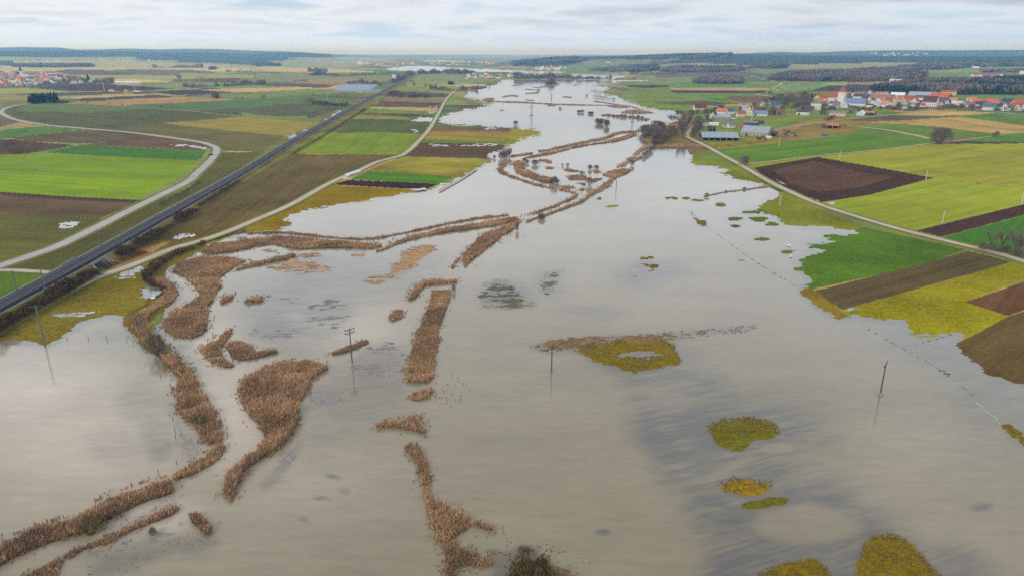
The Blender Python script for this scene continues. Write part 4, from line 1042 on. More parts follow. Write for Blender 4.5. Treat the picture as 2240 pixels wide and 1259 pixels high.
# tawny grass over the meadow islets near the camera
TUFT = np.array([s2l(c) for c in ((160, 136, 48), (148, 128, 42), (136, 118, 44), (168, 142, 72), (132, 128, 42), (116, 102, 46))])
M_TUFT = M_REED
def tufts(name, poly, h, s, label, hole=None):
    pw = [Wp(a, b, 0.1) for a, b in poly]
    q2 = np.array([(p.x, p.y) for p in pw]); lo = q2.min(0)-2; hi = q2.max(0)+2
    m2 = int((hi[0]-lo[0])*(hi[1]-lo[1])/(s*s))
    xs = nrng.uniform(lo[0], hi[0], m2); ys = nrng.uniform(lo[1], hi[1], m2)
    k = in_poly(xs+nrng.normal(0, .25, m2), ys+nrng.normal(0, .3, m2), q2) & (fbm(xs/2, ys/2, 5, 3) > .3); xs, ys = xs[k], ys[k]
    if hole is not None:
        k = ~in_poly(xs, ys, np.array([(p.x, p.y) for p in (Wp(a, b, .1) for a, b in hole)])); xs, ys = xs[k], ys[k]
    n = len(xs)
    V = np.zeros((n, 3, 3, 3)); T = np.ones((n, 3, 3, 4), np.float32)
    v = 0.7+0.6*fbm(xs/3, ys/3, 4, 3)
    for b in range(3):
        an = nrng.uniform(0, np.pi, n); w_ = s*nrng.uniform(.3, .55, n); a = nrng.uniform(0, 6.28, n); hz_ = h*nrng.uniform(.4, 1.1, n)
        V[:, b, 0] = np.stack([xs-np.cos(an)*w_, ys-np.sin(an)*w_, np.full(n, -0.05)], 1)
        V[:, b, 1] = np.stack([xs+np.cos(an)*w_, ys+np.sin(an)*w_, np.full(n, .1)], 1)
        V[:, b, 2] = np.stack([xs+np.cos(a)*hz_*1.2, ys+np.sin(a)*hz_*1.2, 0.16+hz_*.8], 1)
        T[:, b, :, :3] = (TUFT[nrng.integers(0, len(TUFT), n)]*v[:, None])[:, None, :]
    me = mesh_np(name, V.reshape(-1, 3), np.arange(n*9).reshape(-1, 3), [M_TUFT], {'tint': ('FLOAT_COLOR', T.reshape(-1, 4))})
    tag(link(name, me), label, 'grass', kind='stuff')
tufts('grass', ISL[5][0], 0.3, 0.3, 'drowning tawny grass on the islet at the bottom right')
tufts('grass', ISL[6][0], 0.3, 0.3, 'drowning tawny grass on the islet left of the bottom right one')
tufts('grass', ISL[2][0], 0.28, 0.34, 'green grass on the kidney shaped islet')
tufts('grass', ISL[0][0], 0.26, 0.4, 'tawny grass on the islet with a pool in it', ISL[1][0])
tufts('grass', ISL[3][0], 0.24, 0.6, 'sparse grass on the half drowned islet above the bottom ones')
# ---------------------------------------------------------------- railway on its embankment
M_BALL = road_mat('ballast', (40, 40, 44), 0.25)
M_RAIL = plain('rail_steel', s2l((120, 116, 116)), 0.45, 0.1, 0.5, 0.6)
M_SLEEP = plain('sleeper_concrete', s2l((80, 78, 80)), 0.9, 0.15)
M_BANK = ground_mat('embankment_grass', 0.4, 0.0, 0.4)
M_CONCR = plain('grey_concrete', s2l((150, 146, 138)), 0.85, 0.18, 0.3)
M_STEEL = plain('galvanised_steel', s2l((120, 124, 120)), 0.6, 0.12, 0.5, 0.4)
M_WOOD = plain('tarred_wood', s2l((92, 84, 76)), 0.9, 0.2, 0.8)
M_PALE = plain('pale_concrete_pole', s2l((206, 204, 198)), 0.8, 0.08)
RAILPX = [(-200, 776), (-90, 717), (0, 668), (90, 620.5), (178, 573), (273, 520.5), (360, 472), (440, 427), (496, 396), (560, 358.5), (640, 309), (687, 283), (750, 247), (814, 212), (860, 188), (884, 177), (905, 168)]
def bank_h(p):
    return 1.4+2.4*float(sstep(620, 330, p.length))
rp = [Wp(a, b, 0.7+bank_h(Wp(a, b, 3.0))) for a, b in RAILPX]
RAIL = catmull(rp, 3.0)
rail_root = empty('railway', RAIL[len(RAIL)//4]); rail_root['kind'] = 'structure'
RO = Vector(rail_root.location)
def sect(name, profile, mat, span=None, tint=None, holes=()):
    """sweep a profile [(offset, height over track bed)] along the railway"""
    V = []; Fc = []; m = len(profile); n = len(RAIL); rows = []
    for i, p in enumerate(RAIL):
        d = RAIL[min(i+1, n-1)]-RAIL[max(i-1, 0)]; d.z = 0; d.normalize()
        s = Vector((d.y, -d.x, 0)); h = bank_h(p); zt = 0.7+h
        for o, z in profile:
            o2 = o+(1 if o > 0 else -1)*(1.6*h if z <= -90 else 0)
            z2 = zt+(z if z > -90 else -(h+0.6))
            V.append((p.x+s.x*o2-RO.x, p.y+s.y*o2-RO.y, z2-RO.z))
    for i in range(n-1):
        if any(a <= i < b for a, b in holes): continue
        for k in range(m-1): Fc.append((i*m+k, i*m+k+1, (i+1)*m+k+1, (i+1)*m+k))
    at = None
    if tint is not None:
        t = np.ones((len(V), 4), np.float32); t[:, :3] = tint; at = {'tint': ('FLOAT_COLOR', t)}
    return link(name, mesh_np(name, V, Fc, [mat], at), rail_root)
up = Wp(192, 580, 3.0)
iu = min(range(len(RAIL)), key=lambda i: (RAIL[i]-up).length)
hole = ((iu-1, iu+2),)
sect('embankment', [(-5.6, -99), (-5.6, -0.05), (5.6, -0.05), (5.6, -99)], M_BANK, tint=s2l((118, 104, 58)), holes=hole)
sect('ballast', [(-4.9, -0.1), (-4.1, 0.45), (-0.35, 0.45), (0.0, 0.3), (0.35, 0.45), (4.1, 0.45), (4.9, -0.1)], M_BALL)
sect('deck', [(-5.6, -0.55), (-5.6, -0.02), (5.6, -0.02), (5.6, -0.55)], M_CONCR)
for o in (-2.72, -1.28, 1.28, 2.72):
    sect('rail', [(o-.06, 0.46), (o-.06, 0.66), (o+.06, 0.66), (o+.06, 0.46)], M_RAIL)
sect('cable_trough', [(-0.3, 0.31), (-0.3, 0.5), (0.3, 0.5), (0.3, 0.31)], M_SLEEP)
sl = MB()
run = 0.0
for i in range(len(RAIL)-1):
    a, b = RAIL[i], RAIL[i+1]; L = (b-a).length
    if a.length > 520: break
    d = (b-a).normalized(); s = Vector((d.y, -d.x, 0)); z = 0.7+bank_h(a)+0.46-RO.z
    k = run
    while k < L:
        q = a+d*k-RO
        for o in (-2.0, 2.0):
            c = q+s*o
            u = d*0.13; v = s*1.25
            vs = [c-u-v, c+u-v, c+u+v, c-u+v]
            sl.add([(e.x, e.y, z) for e in vs]+[(e.x, e.y, z+0.06) for e in vs], [(4, 5, 6, 7), (0, 1, 5, 4), (1, 2, 6, 5), (2, 3, 7, 6), (3, 0, 4, 7)])
        k += 0.9
    run = k-L
o = link('sleepers', sl.mesh('sleepers', M_SLEEP), rail_root); o['kind'] = 'stuff'
# underpass: abutments and wing walls under the deck
d = (RAIL[iu+2]-RAIL[iu-1]); d.z = 0; d.normalize(); s = Vector((d.y, -d.x, 0))
mid = (RAIL[iu+2]+RAIL[iu-1])/2; half = (RAIL[iu+2]-RAIL[iu-1]).length/2; hh = bank_h(mid)
br = empty('railway_underpass', (mid.x, mid.y, 0.7), math.atan2(d.y, d.x))
tag(br, 'dark concrete underpass with sloping wing walls under the railway', 'underpass')
for sgn in (-1, 1):
    m = MB().box(min(sgn*(half-.9), sgn*half), max(sgn*(half-.9), sgn*half), -6.4, 6.4, -0.5, hh-0.5)
    link('abutment', m.mesh('abutment', M_CONCR), br)
    for side in (-1, 1):
        x0 = sgn*(half-.1); x1 = sgn*(half+3.6); y0 = side*6.4; y1 = side*(6.4+1.5*hh)
        m = MB().add([(x0, y0, -.5), (x0+sgn*.4, y0, -.5), (x1+sgn*.4, y1, -.5), (x1, y1, -.5), (x0, y0, hh+.3), (x0+sgn*.4, y0, hh+.3), (x1+sgn*.4, y1, .6), (x1, y1, .6)],
                     [(0, 1, 2, 3), (4, 7, 6, 5), (0, 4, 5, 1), (1, 5, 6, 2), (2, 6, 7, 3), (3, 7, 4, 0)])
        link('wing_wall', m.mesh('wing_wall', M_CONCR), br)
for side in (-1, 1):
    m = MB().box(-half-1, half+1, side*6.0-.15, side*6.0+.15, hh-.75, hh+.5)
    link('parapet', m.mesh('parapet', M_CONCR), br)
# catenary masts
mast_me = MB().box(-.14, .14, -.14, .14, 0, 7.6).box(-.5, .5, -.5, .5, -.6, .25).mesh('mast', M_STEEL)
arm_me = MB().tube([(0, 0, 6.4), (0, 2.6, 6.7)], [.06, .05], 4).tube([(0, 0, 7.3), (0, 2.5, 6.7)], [.04, .04], 4).tube([(0, 0, 5.5), (0, 2.4, 5.7)], [.05, .05], 4).mesh('arm', M_STEEL)
run = 0.0; k = 0
for i in range(len(RAIL)-1):
    a, b = RAIL[i], RAIL[i+1]; run += (b-a).length
    if run > 62 and a.length < 1500 and a.y > 30:
        run = 0
        dd = (b-a).normalized(); ss = Vector((dd.y, -dd.x, 0))
        for sg, nm in ((-1, 'left'), (1, 'right')):
            p = a+ss*sg*5.3; p.z = 0.7+bank_h(a)+0.1
            r = empty('catenary_mast', p, math.atan2(dd.y, dd.x)+(0 if sg > 0 else math.pi))
            tag(r, 'grey overhead line mast on the %s side of the railway' % ('field' if sg < 0 else 'flood'), 'mast', 'masts along the railway, %s side' % ('field' if sg < 0 else 'flood'))
            link('mast', mast_me, r); link('arm', arm_me, r)

# ---------------------------------------------------------------- poles
ins_me = None
def pole_h(p, top):
    lo, hi = 0.0, 60.0
    for _ in range(40):
        m = (lo+hi)/2
        if float(project(p.x, p.y, p.z+m)[1]) > top: lo = m
        else: hi = m
    return lo
M_INS = plain('insulator_brown', s2l((70, 58, 50)), 0.4, 0.05)
def pole(px, py, top, label, mat=M_WOOD, r=0.17, arms=1, aw=1.9, yaw=0.4, water=False, group=None, base=False):
    p = Wp(px, py, 0.0) if water else W(px, py)
    h = pole_h(p, top)
    e = empty('utility_pole', p, yaw)
    tag(e, label, 'pole', group)
    link('post', MB().tube([(0, 0, -1), (0, 0, h*.5), (0, 0, h)], [r*1.25, r*1.05, r*.8], 8).mesh('post', mat), e)
    for k in range(arms):
        z = h-0.35-k*1.1
        a = link('crossarm', MB().box(-aw, aw, -.09, .09, z-.09, z+.09).tube([(-aw*.6, 0, z), (0, .1, z-.8)], [.04, .04], 4).tube([(aw*.6, 0, z), (0, .1, z-.8)], [.04, .04], 4).mesh('crossarm', M_WOOD), e)
        for q in (-.92, 0, .92) if k == 0 else (-.92, .92):
            link('insulator', MB().tube([(q*aw, 0, z+.09), (q*aw, 0, z+.2), (q*aw, 0, z+.42)], [.05, .12, .07], 6).mesh('insulator', M_INS), a)
    if base:
        link('footing', MB().tube([(0, 0, -.8), (0, 0, .5), (0, 0, .7)], [.9, .6, .3], 8).mesh('footing', M_CONCR), e)
    return e
pole(99, 757, 668, 'tall grey power pole standing in the left pond by the meadow edge', M_STEEL, .24, 1, 1.8, .5, True)
pole(770.5, 793, 718, 'dark power pole with two arms in the flood beside a reed streak', M_WOOD, .16, 2, 1.7, .75, True)
pole(1206.5, 813, 757, 'dark bare power pole in open water left of the islet with a pool', M_WOOD, .17, 1, 0.7, 1.4, True)
pole(1925, 863, 794, 'dark power pole with a slanting arm in the right hand water', M_WOOD, .17, 1, 2.4, .9, True, base=True)
pole(1705.5, 451, 424, 'pale pole on the grass spit by the inlet', M_PALE, .22, 1, 1.2, .8)
pole(1704, 320, 299, 'pale pole in the green field below the farm', M_PALE, .28, 1, 1.2, .8)
pole(1836, 349, 328, 'pale pole at the top corner of the dark ploughed field', M_PALE, .26, 1, 1.2, .8)
pole(2025, 395, 369, 'pale pole at the right corner of the dark ploughed field', M_PALE, .24, 1, 1.2, .8)
pole(2061, 490, 458, 'pale pole beside the narrow ploughed strip', M_PALE, .22, 1, 1.0, .8)
pole(2234, 447, 415, 'pale pole at the right edge beside the ploughed strip', M_PALE, .24, 1, 1.0, .8)
pole(1644, 264, 231, 'tall white mast among the hamlet houses', M_PALE, .4, 1, 1.0, .8)
pole(1347.5, 416, 396, 'thin dark pole in the water right of the oxbow', M_WOOD, .2, 1, 0.8, 1.2, True)
pole(1589, 291, 274, 'short pole on the lawn above the dairy barn', M_PALE, .2, 1, 0.8, .8)
pole(716.5, 220, 206, 'white pole above the scrub right of the green field', M_PALE, .35, 1, 1.3, .8)
pole(825, 229, 214, 'white pole right of the railway by the brown strips', M_PALE, .35, 1, 1.3, .8)
pole(228.5, 200, 181, 'tall white pole at the building yard by the left village', M_PALE, .7, 1, 1.5, .8)
pole(387.5, 195, 177, 'tall white pole at the tip of the dark field', M_PALE, .7, 1, 1.5, .8)
pole(295, 199, 186, 'short white pole at the building yard', M_PALE, .6, 1, 1.5, .8)
def pylon(px, py, top, label):
    p = Wp(px, py, 0.0); h = pole_h(p, top)
    e = empty('lattice_pylon', p, .35); tag(e, label, 'pylon')
    m = MB(); b = h*.09
    for sx, sy in ((-1, -1), (1, -1), (1, 1), (-1, 1)): m.tube([(sx*b, sy*b, -1), (sx*.25, sy*.25, h)], [.15, .1], 4)
    k = 0
    for i in range(7):
        z0, z1 = h*i/7, h*(i+1)/7; w0, w1 = b+(0.25-b)*i/7, b+(0.25-b)*(i+1)/7
        for (ax, ay), (bx, by) in (((-1, -1), (1, -1)), ((1, -1), (1, 1)), ((1, 1), (-1, 1)), ((-1, 1), (-1, -1))):
            m.tube([(ax*w0, ay*w0, z0), (bx*w1, by*w1, z1)], [.06, .06], 3)
    link('tower', m.mesh('tower', M_STEEL), e)
    for zf, aw in ((.72, .24), (.9, .17)):
        link('crossarm', MB().tube([(-h*aw, 0, h*zf), (h*aw, 0, h*zf)], [.13, .13], 4).tube([(-h*aw, 0, h*zf), (0, 0, h*(zf+.07))], [.12, .12], 4).tube([(h*aw, 0, h*zf), (0, 0, h*(zf+.07))], [.12, .12], 4).mesh('crossarm', M_STEEL), e)
    link('footing', MB().box(-b*1.5, b*1.5, -b*1.5, b*1.5, -1, .8).mesh('footing', M_CONCR), e)
pylon(1162.5, 253, 229, 'lattice pylon standing in the open flood left of the bushes')
pylon(1383, 267, 247, 'lattice pylon standing in the flood by the right reed streak')
pylon(1206.5, 215.5, 206, 'small far pylon standing above the crossing reed line')

# fence posts round the left pond
post_me = MB().tube([(0, 0, -.4), (0, 0, .7), (.02, 0, 1.45)], [.085, .08, .07], 6).mesh('post', M_WOOD)
for q in ((6, 1186), (67, 1162), (209, 1100), (288.5, 1066), (347, 1037), (387, 1015), (385, 962), (383, 946), (379, 922), (352, 826)):
    o = link('fence_post', post_me, None, Wp(q[0], q[1], 0), rng.random()); o.scale = (1, 1, rng.uniform(.8, 1.15))
    tag(o, 'weathered fence post standing in water along the left reed strips', 'fence post', 'fence posts along the left reed strips')
for q in ((14, 757), (148, 746), (194, 744), (234, 743), (278, 744)):
    o = link('fence_post', post_me, None, Wp(q[0], q[1], 0), rng.random())
    tag(o, 'weathered fence post in the top of the left pond', 'fence post', 'fence posts across the top of the left pond')
# ---------------------------------------------------------------- trees, bushes, hedges, woods
M_BARK = plain('bark', s2l((92, 80, 70)), 0.95, 0.2, 0.6)
def tri_mesh(name, V, T, mat):
    V = np.asarray(V, float).reshape(-1, 3); T = np.asarray(T, np.float32)
    t = np.ones((len(V), 4), np.float32); t[:, :3] = T
    return mesh_np(name, V, np.arange(len(V)).reshape(-1, 3), [mat], {'tint': ('FLOAT_COLOR', t)})

def twig_tris(P, Dv, L, wd, col, r):
    """one thin triangle per twig, from P along Dv"""
    n = len(P)
    side = np.cross(Dv, r.normal(size=(n, 3))); side /= (np.linalg.norm(side, axis=1, keepdims=True)+1e-9)
    V = np.stack([P-side*wd[:, None], P+side*wd[:, None], P+Dv*L[:, None]], 1)
    T = np.repeat(col[:, None, :], 3, 1)
    return V.reshape(-1, 3), T.reshape(-1, 3)

def bare_tree_mesh(seed, H=1.0, spread=0.36, trunk=0.28, col=((142, 124, 108), (118, 104, 92)), n=520, wd=0.0055):
    """unit-height leafless tree: trunk and limbs in one mesh, the twig crown in another"""
    r = np.random.default_rng(seed); rr = random.Random(seed)
    mb = MB(); tips = []
    mb.tube([(0, 0, -.03), (0, 0, trunk*.6), (rr.uniform(-.02, .02), rr.uniform(-.02, .02), trunk*1.3)], [.024, .018, .014], 6)
    for k in range(8):
        a = k*2.399+rr.random()*.5; z0 = trunk*(.7+.6*rr.random()); e = rr.uniform(.35, 1.0)*spread
        z1 = rr.uniform(.62, .95)*H
        p0 = Vector((0, 0, z0)); p2 = Vector((math.cos(a)*e, math.sin(a)*e, z1)); p1 = p0.lerp(p2, .45)+Vector((math.cos(a), math.sin(a), 0))*.05
        mb.tube([p0, p1, p2], [.011, .007, .003], 4, cap=False)
        for j in range(4):
            t = .35+.16*j; q = p0.lerp(p1, t*2) if t < .5 else p1.lerp(p2, t*2-1)
            b = a+rr.uniform(-1.2, 1.2); q2 = q+Vector((math.cos(b)*spread*.4, math.sin(b)*spread*.4, rr.uniform(.05, .2)))
            mb.tube([q, q2], [.005, .002], 3, cap=False); tips += [q, q2, q.lerp(q2, .5)]
        tips += [p1.lerp(p2, .4), p1.lerp(p2, .7), p2, p2]
    tp = np.array([tuple(t) for t in tips])
    P_ = tp[r.integers(0, len(tp), n)]+r.normal(0, .025, (n, 3))
    ctr = np.array([0, 0, trunk+.1]); D_ = P_-ctr; D_ /= (np.linalg.norm(D_, axis=1, keepdims=True)+1e-9)
    D_ = D_+r.normal(0, .45, (n, 3)); D_[:, 2] += .35; D_ /= np.linalg.norm(D_, axis=1, keepdims=True)
    c = np.array([s2l(x) for x in col])[r.integers(0, len(col), n)]*r.uniform(.8, 1.2, n)[:, None]
    V, T = twig_tris(P_, D_, r.uniform(.06, .16, n), np.full(n, wd), c, r)
    return mb.mesh('trunk', M_BARK), tri_mesh('crown', V, T, M_TWIG)

def bush_mesh(seed, col, n=620, flat=1.0, wd=.012, stems=8):
    """unit-height shrub of many stems from one stool"""
    r = np.random.default_rng(seed); mb = MB()
    for k in range(stems):
        a = k*2.399; mb.tube([(math.cos(a)*.05*flat, math.sin(a)*.05*flat, -.04), (math.cos(a)*.3*flat, math.sin(a)*.3*flat, .55)], [.014, .006], 4, cap=False)
    th = r.uniform(0, 2*np.pi, n); u = r.uniform(0.02, 1, n)**.6; rad_ = r.uniform(.1, 1, n)**.5
    z = u*.8; env = np.sqrt(np.clip(1-(u*.95-.15)**2, 0, 1))
    lump = 0.8+0.3*np.sin(3*th+seed)+.15*np.sin(7*th+2*seed)
    P_ = np.stack([np.cos(th)*rad_*env*.48*flat*lump, np.sin(th)*rad_*env*.48*flat*lump, z], 1)
    D_ = P_-np.array([0, 0, -.15]); D_ /= np.linalg.norm(D_, axis=1, keepdims=True); D_ += r.normal(0, .4, (n, 3)); D_[:, 2] += .3
    D_ /= np.linalg.norm(D_, axis=1, keepdims=True)
    c = np.array([s2l(x) for x in col])[r.integers(0, len(col), n)]*r.uniform(.75, 1.25, n)[:, None]
    V, T = twig_tris(P_, D_, r.uniform(.12, .26, n), np.full(n, wd), c, r)
    return mb.mesh('stems', M_BARK), tri_mesh('crown', V, T, M_TWIG)

def conifer_mesh(seed, col=((44, 60, 44), (58, 74, 50), (36, 50, 40)), n=420, fat=.2):
    r = np.random.default_rng(seed)
    u = r.uniform(0, 1, n)**.8; th = r.uniform(0, 2*np.pi, n)
    R_ = fat*(1-u)**.85*(.75+.3*np.sin(u*40+seed)); 
    P_ = np.stack([np.cos(th)*R_*.2, np.sin(th)*R_*.2, .1+u*.88], 1)
    D_ = np.stack([np.cos(th), np.sin(th), -.35+.5*u], 1); D_ /= np.linalg.norm(D_, axis=1, keepdims=True)
    c = np.array([s2l(x) for x in col])[r.integers(0, len(col), n)]*r.uniform(.7, 1.3, n)[:, None]
    V, T = twig_tris(P_, D_, R_+.03, .02+.12*R_, c, r)
    return MB().tube([(0, 0, -.03), (0, 0, .95)], [.018, .003], 5).mesh('trunk', M_BARK), tri_mesh('crown', V, T, M_LEAF)

def as_tree(name, pair, stem_name='trunk'):
    e = empty(name, (0, 0, -500)); link(stem_name, pair[0], e); link('crown', pair[1], e)
    return e
GREYB = ((156, 140, 126), (130, 116, 106), (112, 100, 92)); BRN = ((146, 120, 98), (122, 100, 82), (102, 86, 74)); DRK = ((128, 116, 100), (106, 96, 84), (144, 128, 108)); OLV = ((150, 136, 90), (128, 114, 74), (108, 98, 66))
PROTO = {
 'tree': [as_tree('bare_tree', bare_tree_mesh(k, spread=.30+.05*k)) for k in range(4)],
 'tall': [as_tree('bare_tree', bare_tree_mesh(20+k, spread=.2, trunk=.2, n=420)) for k in range(2)],
 'dense': [as_tree('bare_tree', bare_tree_mesh(30+k, spread=.42, trunk=.16, n=1500, wd=.008, col=GREYB)) for k in range(2)],
 'bush': [as_tree('bare_shrub', bush_mesh(40+k, BRN), 'stems') for k in range(3)],
 'dark': [as_tree('bare_shrub', bush_mesh(50+k, DRK, n=800), 'stems') for k in range(2)],
 'olive': [as_tree('bare_shrub', bush_mesh(60+k, OLV), 'stems') for k in range(2)],
 'big': [as_tree('bare_tree', bush_mesh(70, GREYB, n=2600, flat=1.35, wd=.008, stems=14))],
 'fir': [as_tree('conifer', conifer_mesh(80+k)) for k in range(3)],
 'pine': [as_tree('conifer', conifer_mesh(90+k, fat=.3)) for k in range(2)],
}
_used = set()
def plant(kind, p, h, label, cat='tree', group=None, wide=1.0):
    pr = rng.choice(PROTO[kind])
    if id(pr) in _used: o = copy_tree(pr)
    else: _used.add(id(pr)); o = pr
    o.location = p; o.rotation_euler.z = rng.uniform(0, 6.28); o.scale = (h*wide, h*wide, h)
    tag(o, label, cat, group)
    return o
def tree(kind, px, py, hpx, label, cat='tree', group=None, wide=1.0, wz=None):
    p = W(px, py) if wz is None else Wp(px, py, wz)
    return plant(kind, p, hpx*mpp(p), label, cat, group, wide)

# single trees and shrubs
tree('big', 2054, 314, 31, 'big round many stemmed bare tree by the field track', wide=1.05)
tree('bush', 2180, 299, 10, 'small round bare shrub beside the track right of the big round tree', 'shrub')
tree('bush', 2173, 299, 7, 'smallest bare shrub left of the round shrub by the track', 'shrub')
tree('dark', 1629, 361, 20, 'round brown shrub at the bend of the lane', 'shrub', wide=1.1)
g_ = 'bare trees at the right edge by the lane'
tree('tree', 2165, 546, 36, 'bare tree left of the gap at the right edge by the lane', wide=.9)
tree('tree', 2190, 548, 42, 'tallest bare tree of the left clump at the right edge by the lane', wide=.9)
tree('dense', 2222, 558, 44, 'dense brown bare tree at the right edge by the lane', wide=.7)
tree('dark', 2150, 546, 14, 'dark shrub at the left foot of the right edge trees', 'shrub', wide=1.6)
tree('dark', 2178, 550, 12, 'dark shrub between the right edge trees', 'shrub', wide=2.0)
tree('dark', 2200, 551, 14, 'dark shrub at the right foot of the left clump by the lane', 'shrub', wide=1.2)
tree('dark', 2224, 561, 17, 'dark shrub under the dense tree at the right edge', 'shrub', wide=1.5)
tree('dark', 345, 775, 46, 'dark green round bush on the bank at the top of the left channel', 'shrub', wide=.95, wz=.2)
tree('olive', 200, 1168, 44, 'olive bush on the longest lower left reed strip', 'shrub', wide=1.1, wz=.1)
tree('dark', 335, 1170, 18, 'dark ball shaped bush in the water beside the thin ditch strip', 'shrub', wide=1.0, wz=0)
tree('olive', 447, 935, 26, 'olive bush growing out of the reed block at the left channel', 'shrub', wz=.2)
tree('bush', 1148, 1226, 38, 'bare reddish shrub above the grass mound at the bottom edge', 'shrub', wide=1.0, wz=0)
tree('olive', 1178, 1264, 26, 'olive scrub bush on the grass mound at the bottom edge', 'shrub', wide=.9, wz=0)
tree('dark', 993, 638, 18, 'small dark bush at the right end of the reed hook', 'shrub', wide=.6, wz=0)
tree('dark', 1131, 505, 20, 'thin dark sapling at the channel junction', 'shrub', wide=.5, wz=0)
tree('dark', 1185, 479, 13, 'low dark bush on the right bank above the junction', 'shrub', wide=1.7, wz=0)
# oxbow willows
for a, b, h, k, wd_, lab in ((410, 445, 8, 'dark', 1.7, 'left of two dark willows at the top of the oxbow'), (450, 475, 9, 'dark', 1.2, 'dark willow between the two larger ones in the oxbow'), (550, 495, 12, 'dark', 1.7, 'right of two dark willows at the top of the oxbow'),
                       (1286, 558, 11, 'dark', 1.1, 'left of twin round willows standing in water'), (1372, 556, 10, 'dark', 1.5, 'right of twin round willows standing in water'),
                       (920, 510, 6, 'bush', 1.0, 'faint small bush in water left of the pair'), (988, 515, 7, 'bush', 1.3, 'faint wide bush in water left of the twin willows'),
                       (810, 760, 20, 'bush', 1.0, 'bare willow group at the lower end of the oxbow reed bed'), (775, 740, 12, 'dark', 1.4, 'low willow left of the bare willow group'), (850, 740, 10, 'dark', 1.2, 'low willow right of the bare willow group'),
                       (1280, 765, 18, 'olive', 1.15, 'tawny willow on the right bank of the oxbow'), (1180, 625, 8, 'olive', 2.0, 'tawny low bush on the oval reed islet'), (1165, 655, 4, 'dark', 2, 'dark low bush on the oval reed islet'),
                       (1848, 505, 13, 'dark', .9, 'leaning dark willow at the start of the right bank row'), (2010, 390, 11, 'dark', 1.2, 'lowest willow in the row on the right bank'), (2045, 365, 10, 'dark', 1.2, 'middle willow in the row on the right bank'),
                       (2080, 335, 11, 'dark', 1.1, 'upper willow in the row on the right bank'), (2108, 310, 11, 'dark', 1.0, 'top willow in the row on the right bank'), (640, 1205, 7, 'dark', 2.4, 'low dark scrub on the right bank just above the junction')):
    q = Z5([(a, b)])[0]
    tree(k, q[0], q[1], h, lab, 'shrub', wide=wd_, wz=0.0)
for k, (a, b, h, kd) in enumerate(((95, 410, 15, 'bush'), (135, 420, 16, 'bush'), (172, 405, 13, 'bush'), (115, 400, 20, 'tall'), (150, 395, 22, 'tall'), (205, 390, 22, 'tall'), (215, 380, 20, 'tall'), (10, 410, 8, 'bush'))):
    q = Z5([(a, b)])[0]
    tree(kd, q[0], q[1], h, 'bare willow scrub at the left tip of the far oxbow', 'tree', 'willows at the left tip of the far oxbow', wz=0.1, wide=1.0 if kd == 'bush' else 1.3)

def tree_row(pts, n, kinds, hpx, label, cat, group, jit=3, wide=1.0, wz=None):
    P_ = np.array(pts, float); seg = np.linalg.norm(np.diff(P_, axis=0), axis=1); cum = np.concatenate([[0], np.cumsum(seg)])
    for i in range(n):
        t = (i+.5)/n*cum[-1]+rng.uniform(-.3, .3)*cum[-1]/n
        x = float(np.interp(t, cum, P_[:, 0])); y = float(np.interp(t, cum, P_[:, 1]))
        tree(rng.choice(kinds), x+rng.uniform(-jit, jit), y+rng.uniform(-jit, jit)*.3, rng.uniform(*hpx), label, cat, group, wide*rng.uniform(.8, 1.2), wz)
def tree_area(poly, n, kinds, hpx, label, cat, group, wide=1.0):
    q = np.array(poly, float); x0, y0 = q.min(0); x1, y1 = q.max(0); k = 0
    while k < n:
        x, y = rng.uniform(x0, x1), rng.uniform(y0, y1)
        if in_poly(np.array([x]), np.array([y]), q)[0]:
            tree(rng.choice(kinds), x, y, rng.uniform(*hpx), label, cat, group, wide*rng.uniform(.8, 1.25)); k += 1
# wooded headland at the hamlet
tree_area([(1400, 300), (1410, 284), (1440, 278), (1470, 286), (1475, 306), (1440, 312)], 34, ['bush', 'tree', 'dark'], (9, 20), 'grey bare tree in the wooded headland on the right shore', 'tree', 'trees of the wooded headland', 1.5)
tree_area([(1425, 306), (1440, 302), (1465, 304), (1455, 314), (1430, 316)], 12, ['bush', 'dark'], (8, 12), 'low bare shrub at the foot of the wooded headland', 'shrub', 'shrubs of the wooded headland', 1.6)
tree('dense', 1470, 268, 16, 'pale bare tree standing alone on the shore behind the headland', wide=1.3)
tree_row([(1488, 302), (1497, 290), (1503, 282)], 6, ['dense'], (30, 38), 'tall dense bare tree lining the lane on its water side', 'tree', 'tall trees on the water side of the lane', 3, .62)
tree_row([(1515, 300), (1522, 288), (1532, 276)], 6, ['dense', 'dark'], (20, 28), 'dense bare tree lining the lane on its farm side', 'tree', 'trees on the farm side of the lane', 3, .8)
tree_row([(1478, 250), (1500, 252), (1530, 250), (1560, 247), (1580, 243)], 12, ['bush', 'dark', 'tree'], (8, 14), 'garden bush left of the hamlet', 'shrub', 'garden bushes left of the hamlet', 4, 1.3)
tree_area([(1520, 262), (1560, 258), (1600, 262), (1570, 272), (1530, 276)], 12, ['tree', 'bush', 'dark'], (7, 12), 'garden tree in front of the hamlet houses', 'tree', 'garden trees in front of the hamlet', 1.2)
tree_area([(1600, 240), (1700, 225), (1790, 228), (1800, 240), (1740, 252), (1660, 256)], 40, ['tree', 'bush', 'dark', 'olive'], (6, 13), 'bare garden tree between hamlet and church village', 'tree', 'garden trees between hamlet and village', 1.2)
tree_area([(1690, 222), (1780, 212), (1792, 222), (1780, 236), (1700, 238)], 34, ['dense', 'dark', 'tree'], (10, 18), 'bare tree of the grove left of the church', 'tree', 'trees of the grove left of the church', 1.1)
tree('fir', 1776, 216, 11, 'single dark evergreen in the grove left of the church', wide=1.6)
tree('fir', 1865, 209, 11, 'dark pointed evergreen right of the church tower', wide=1.6)
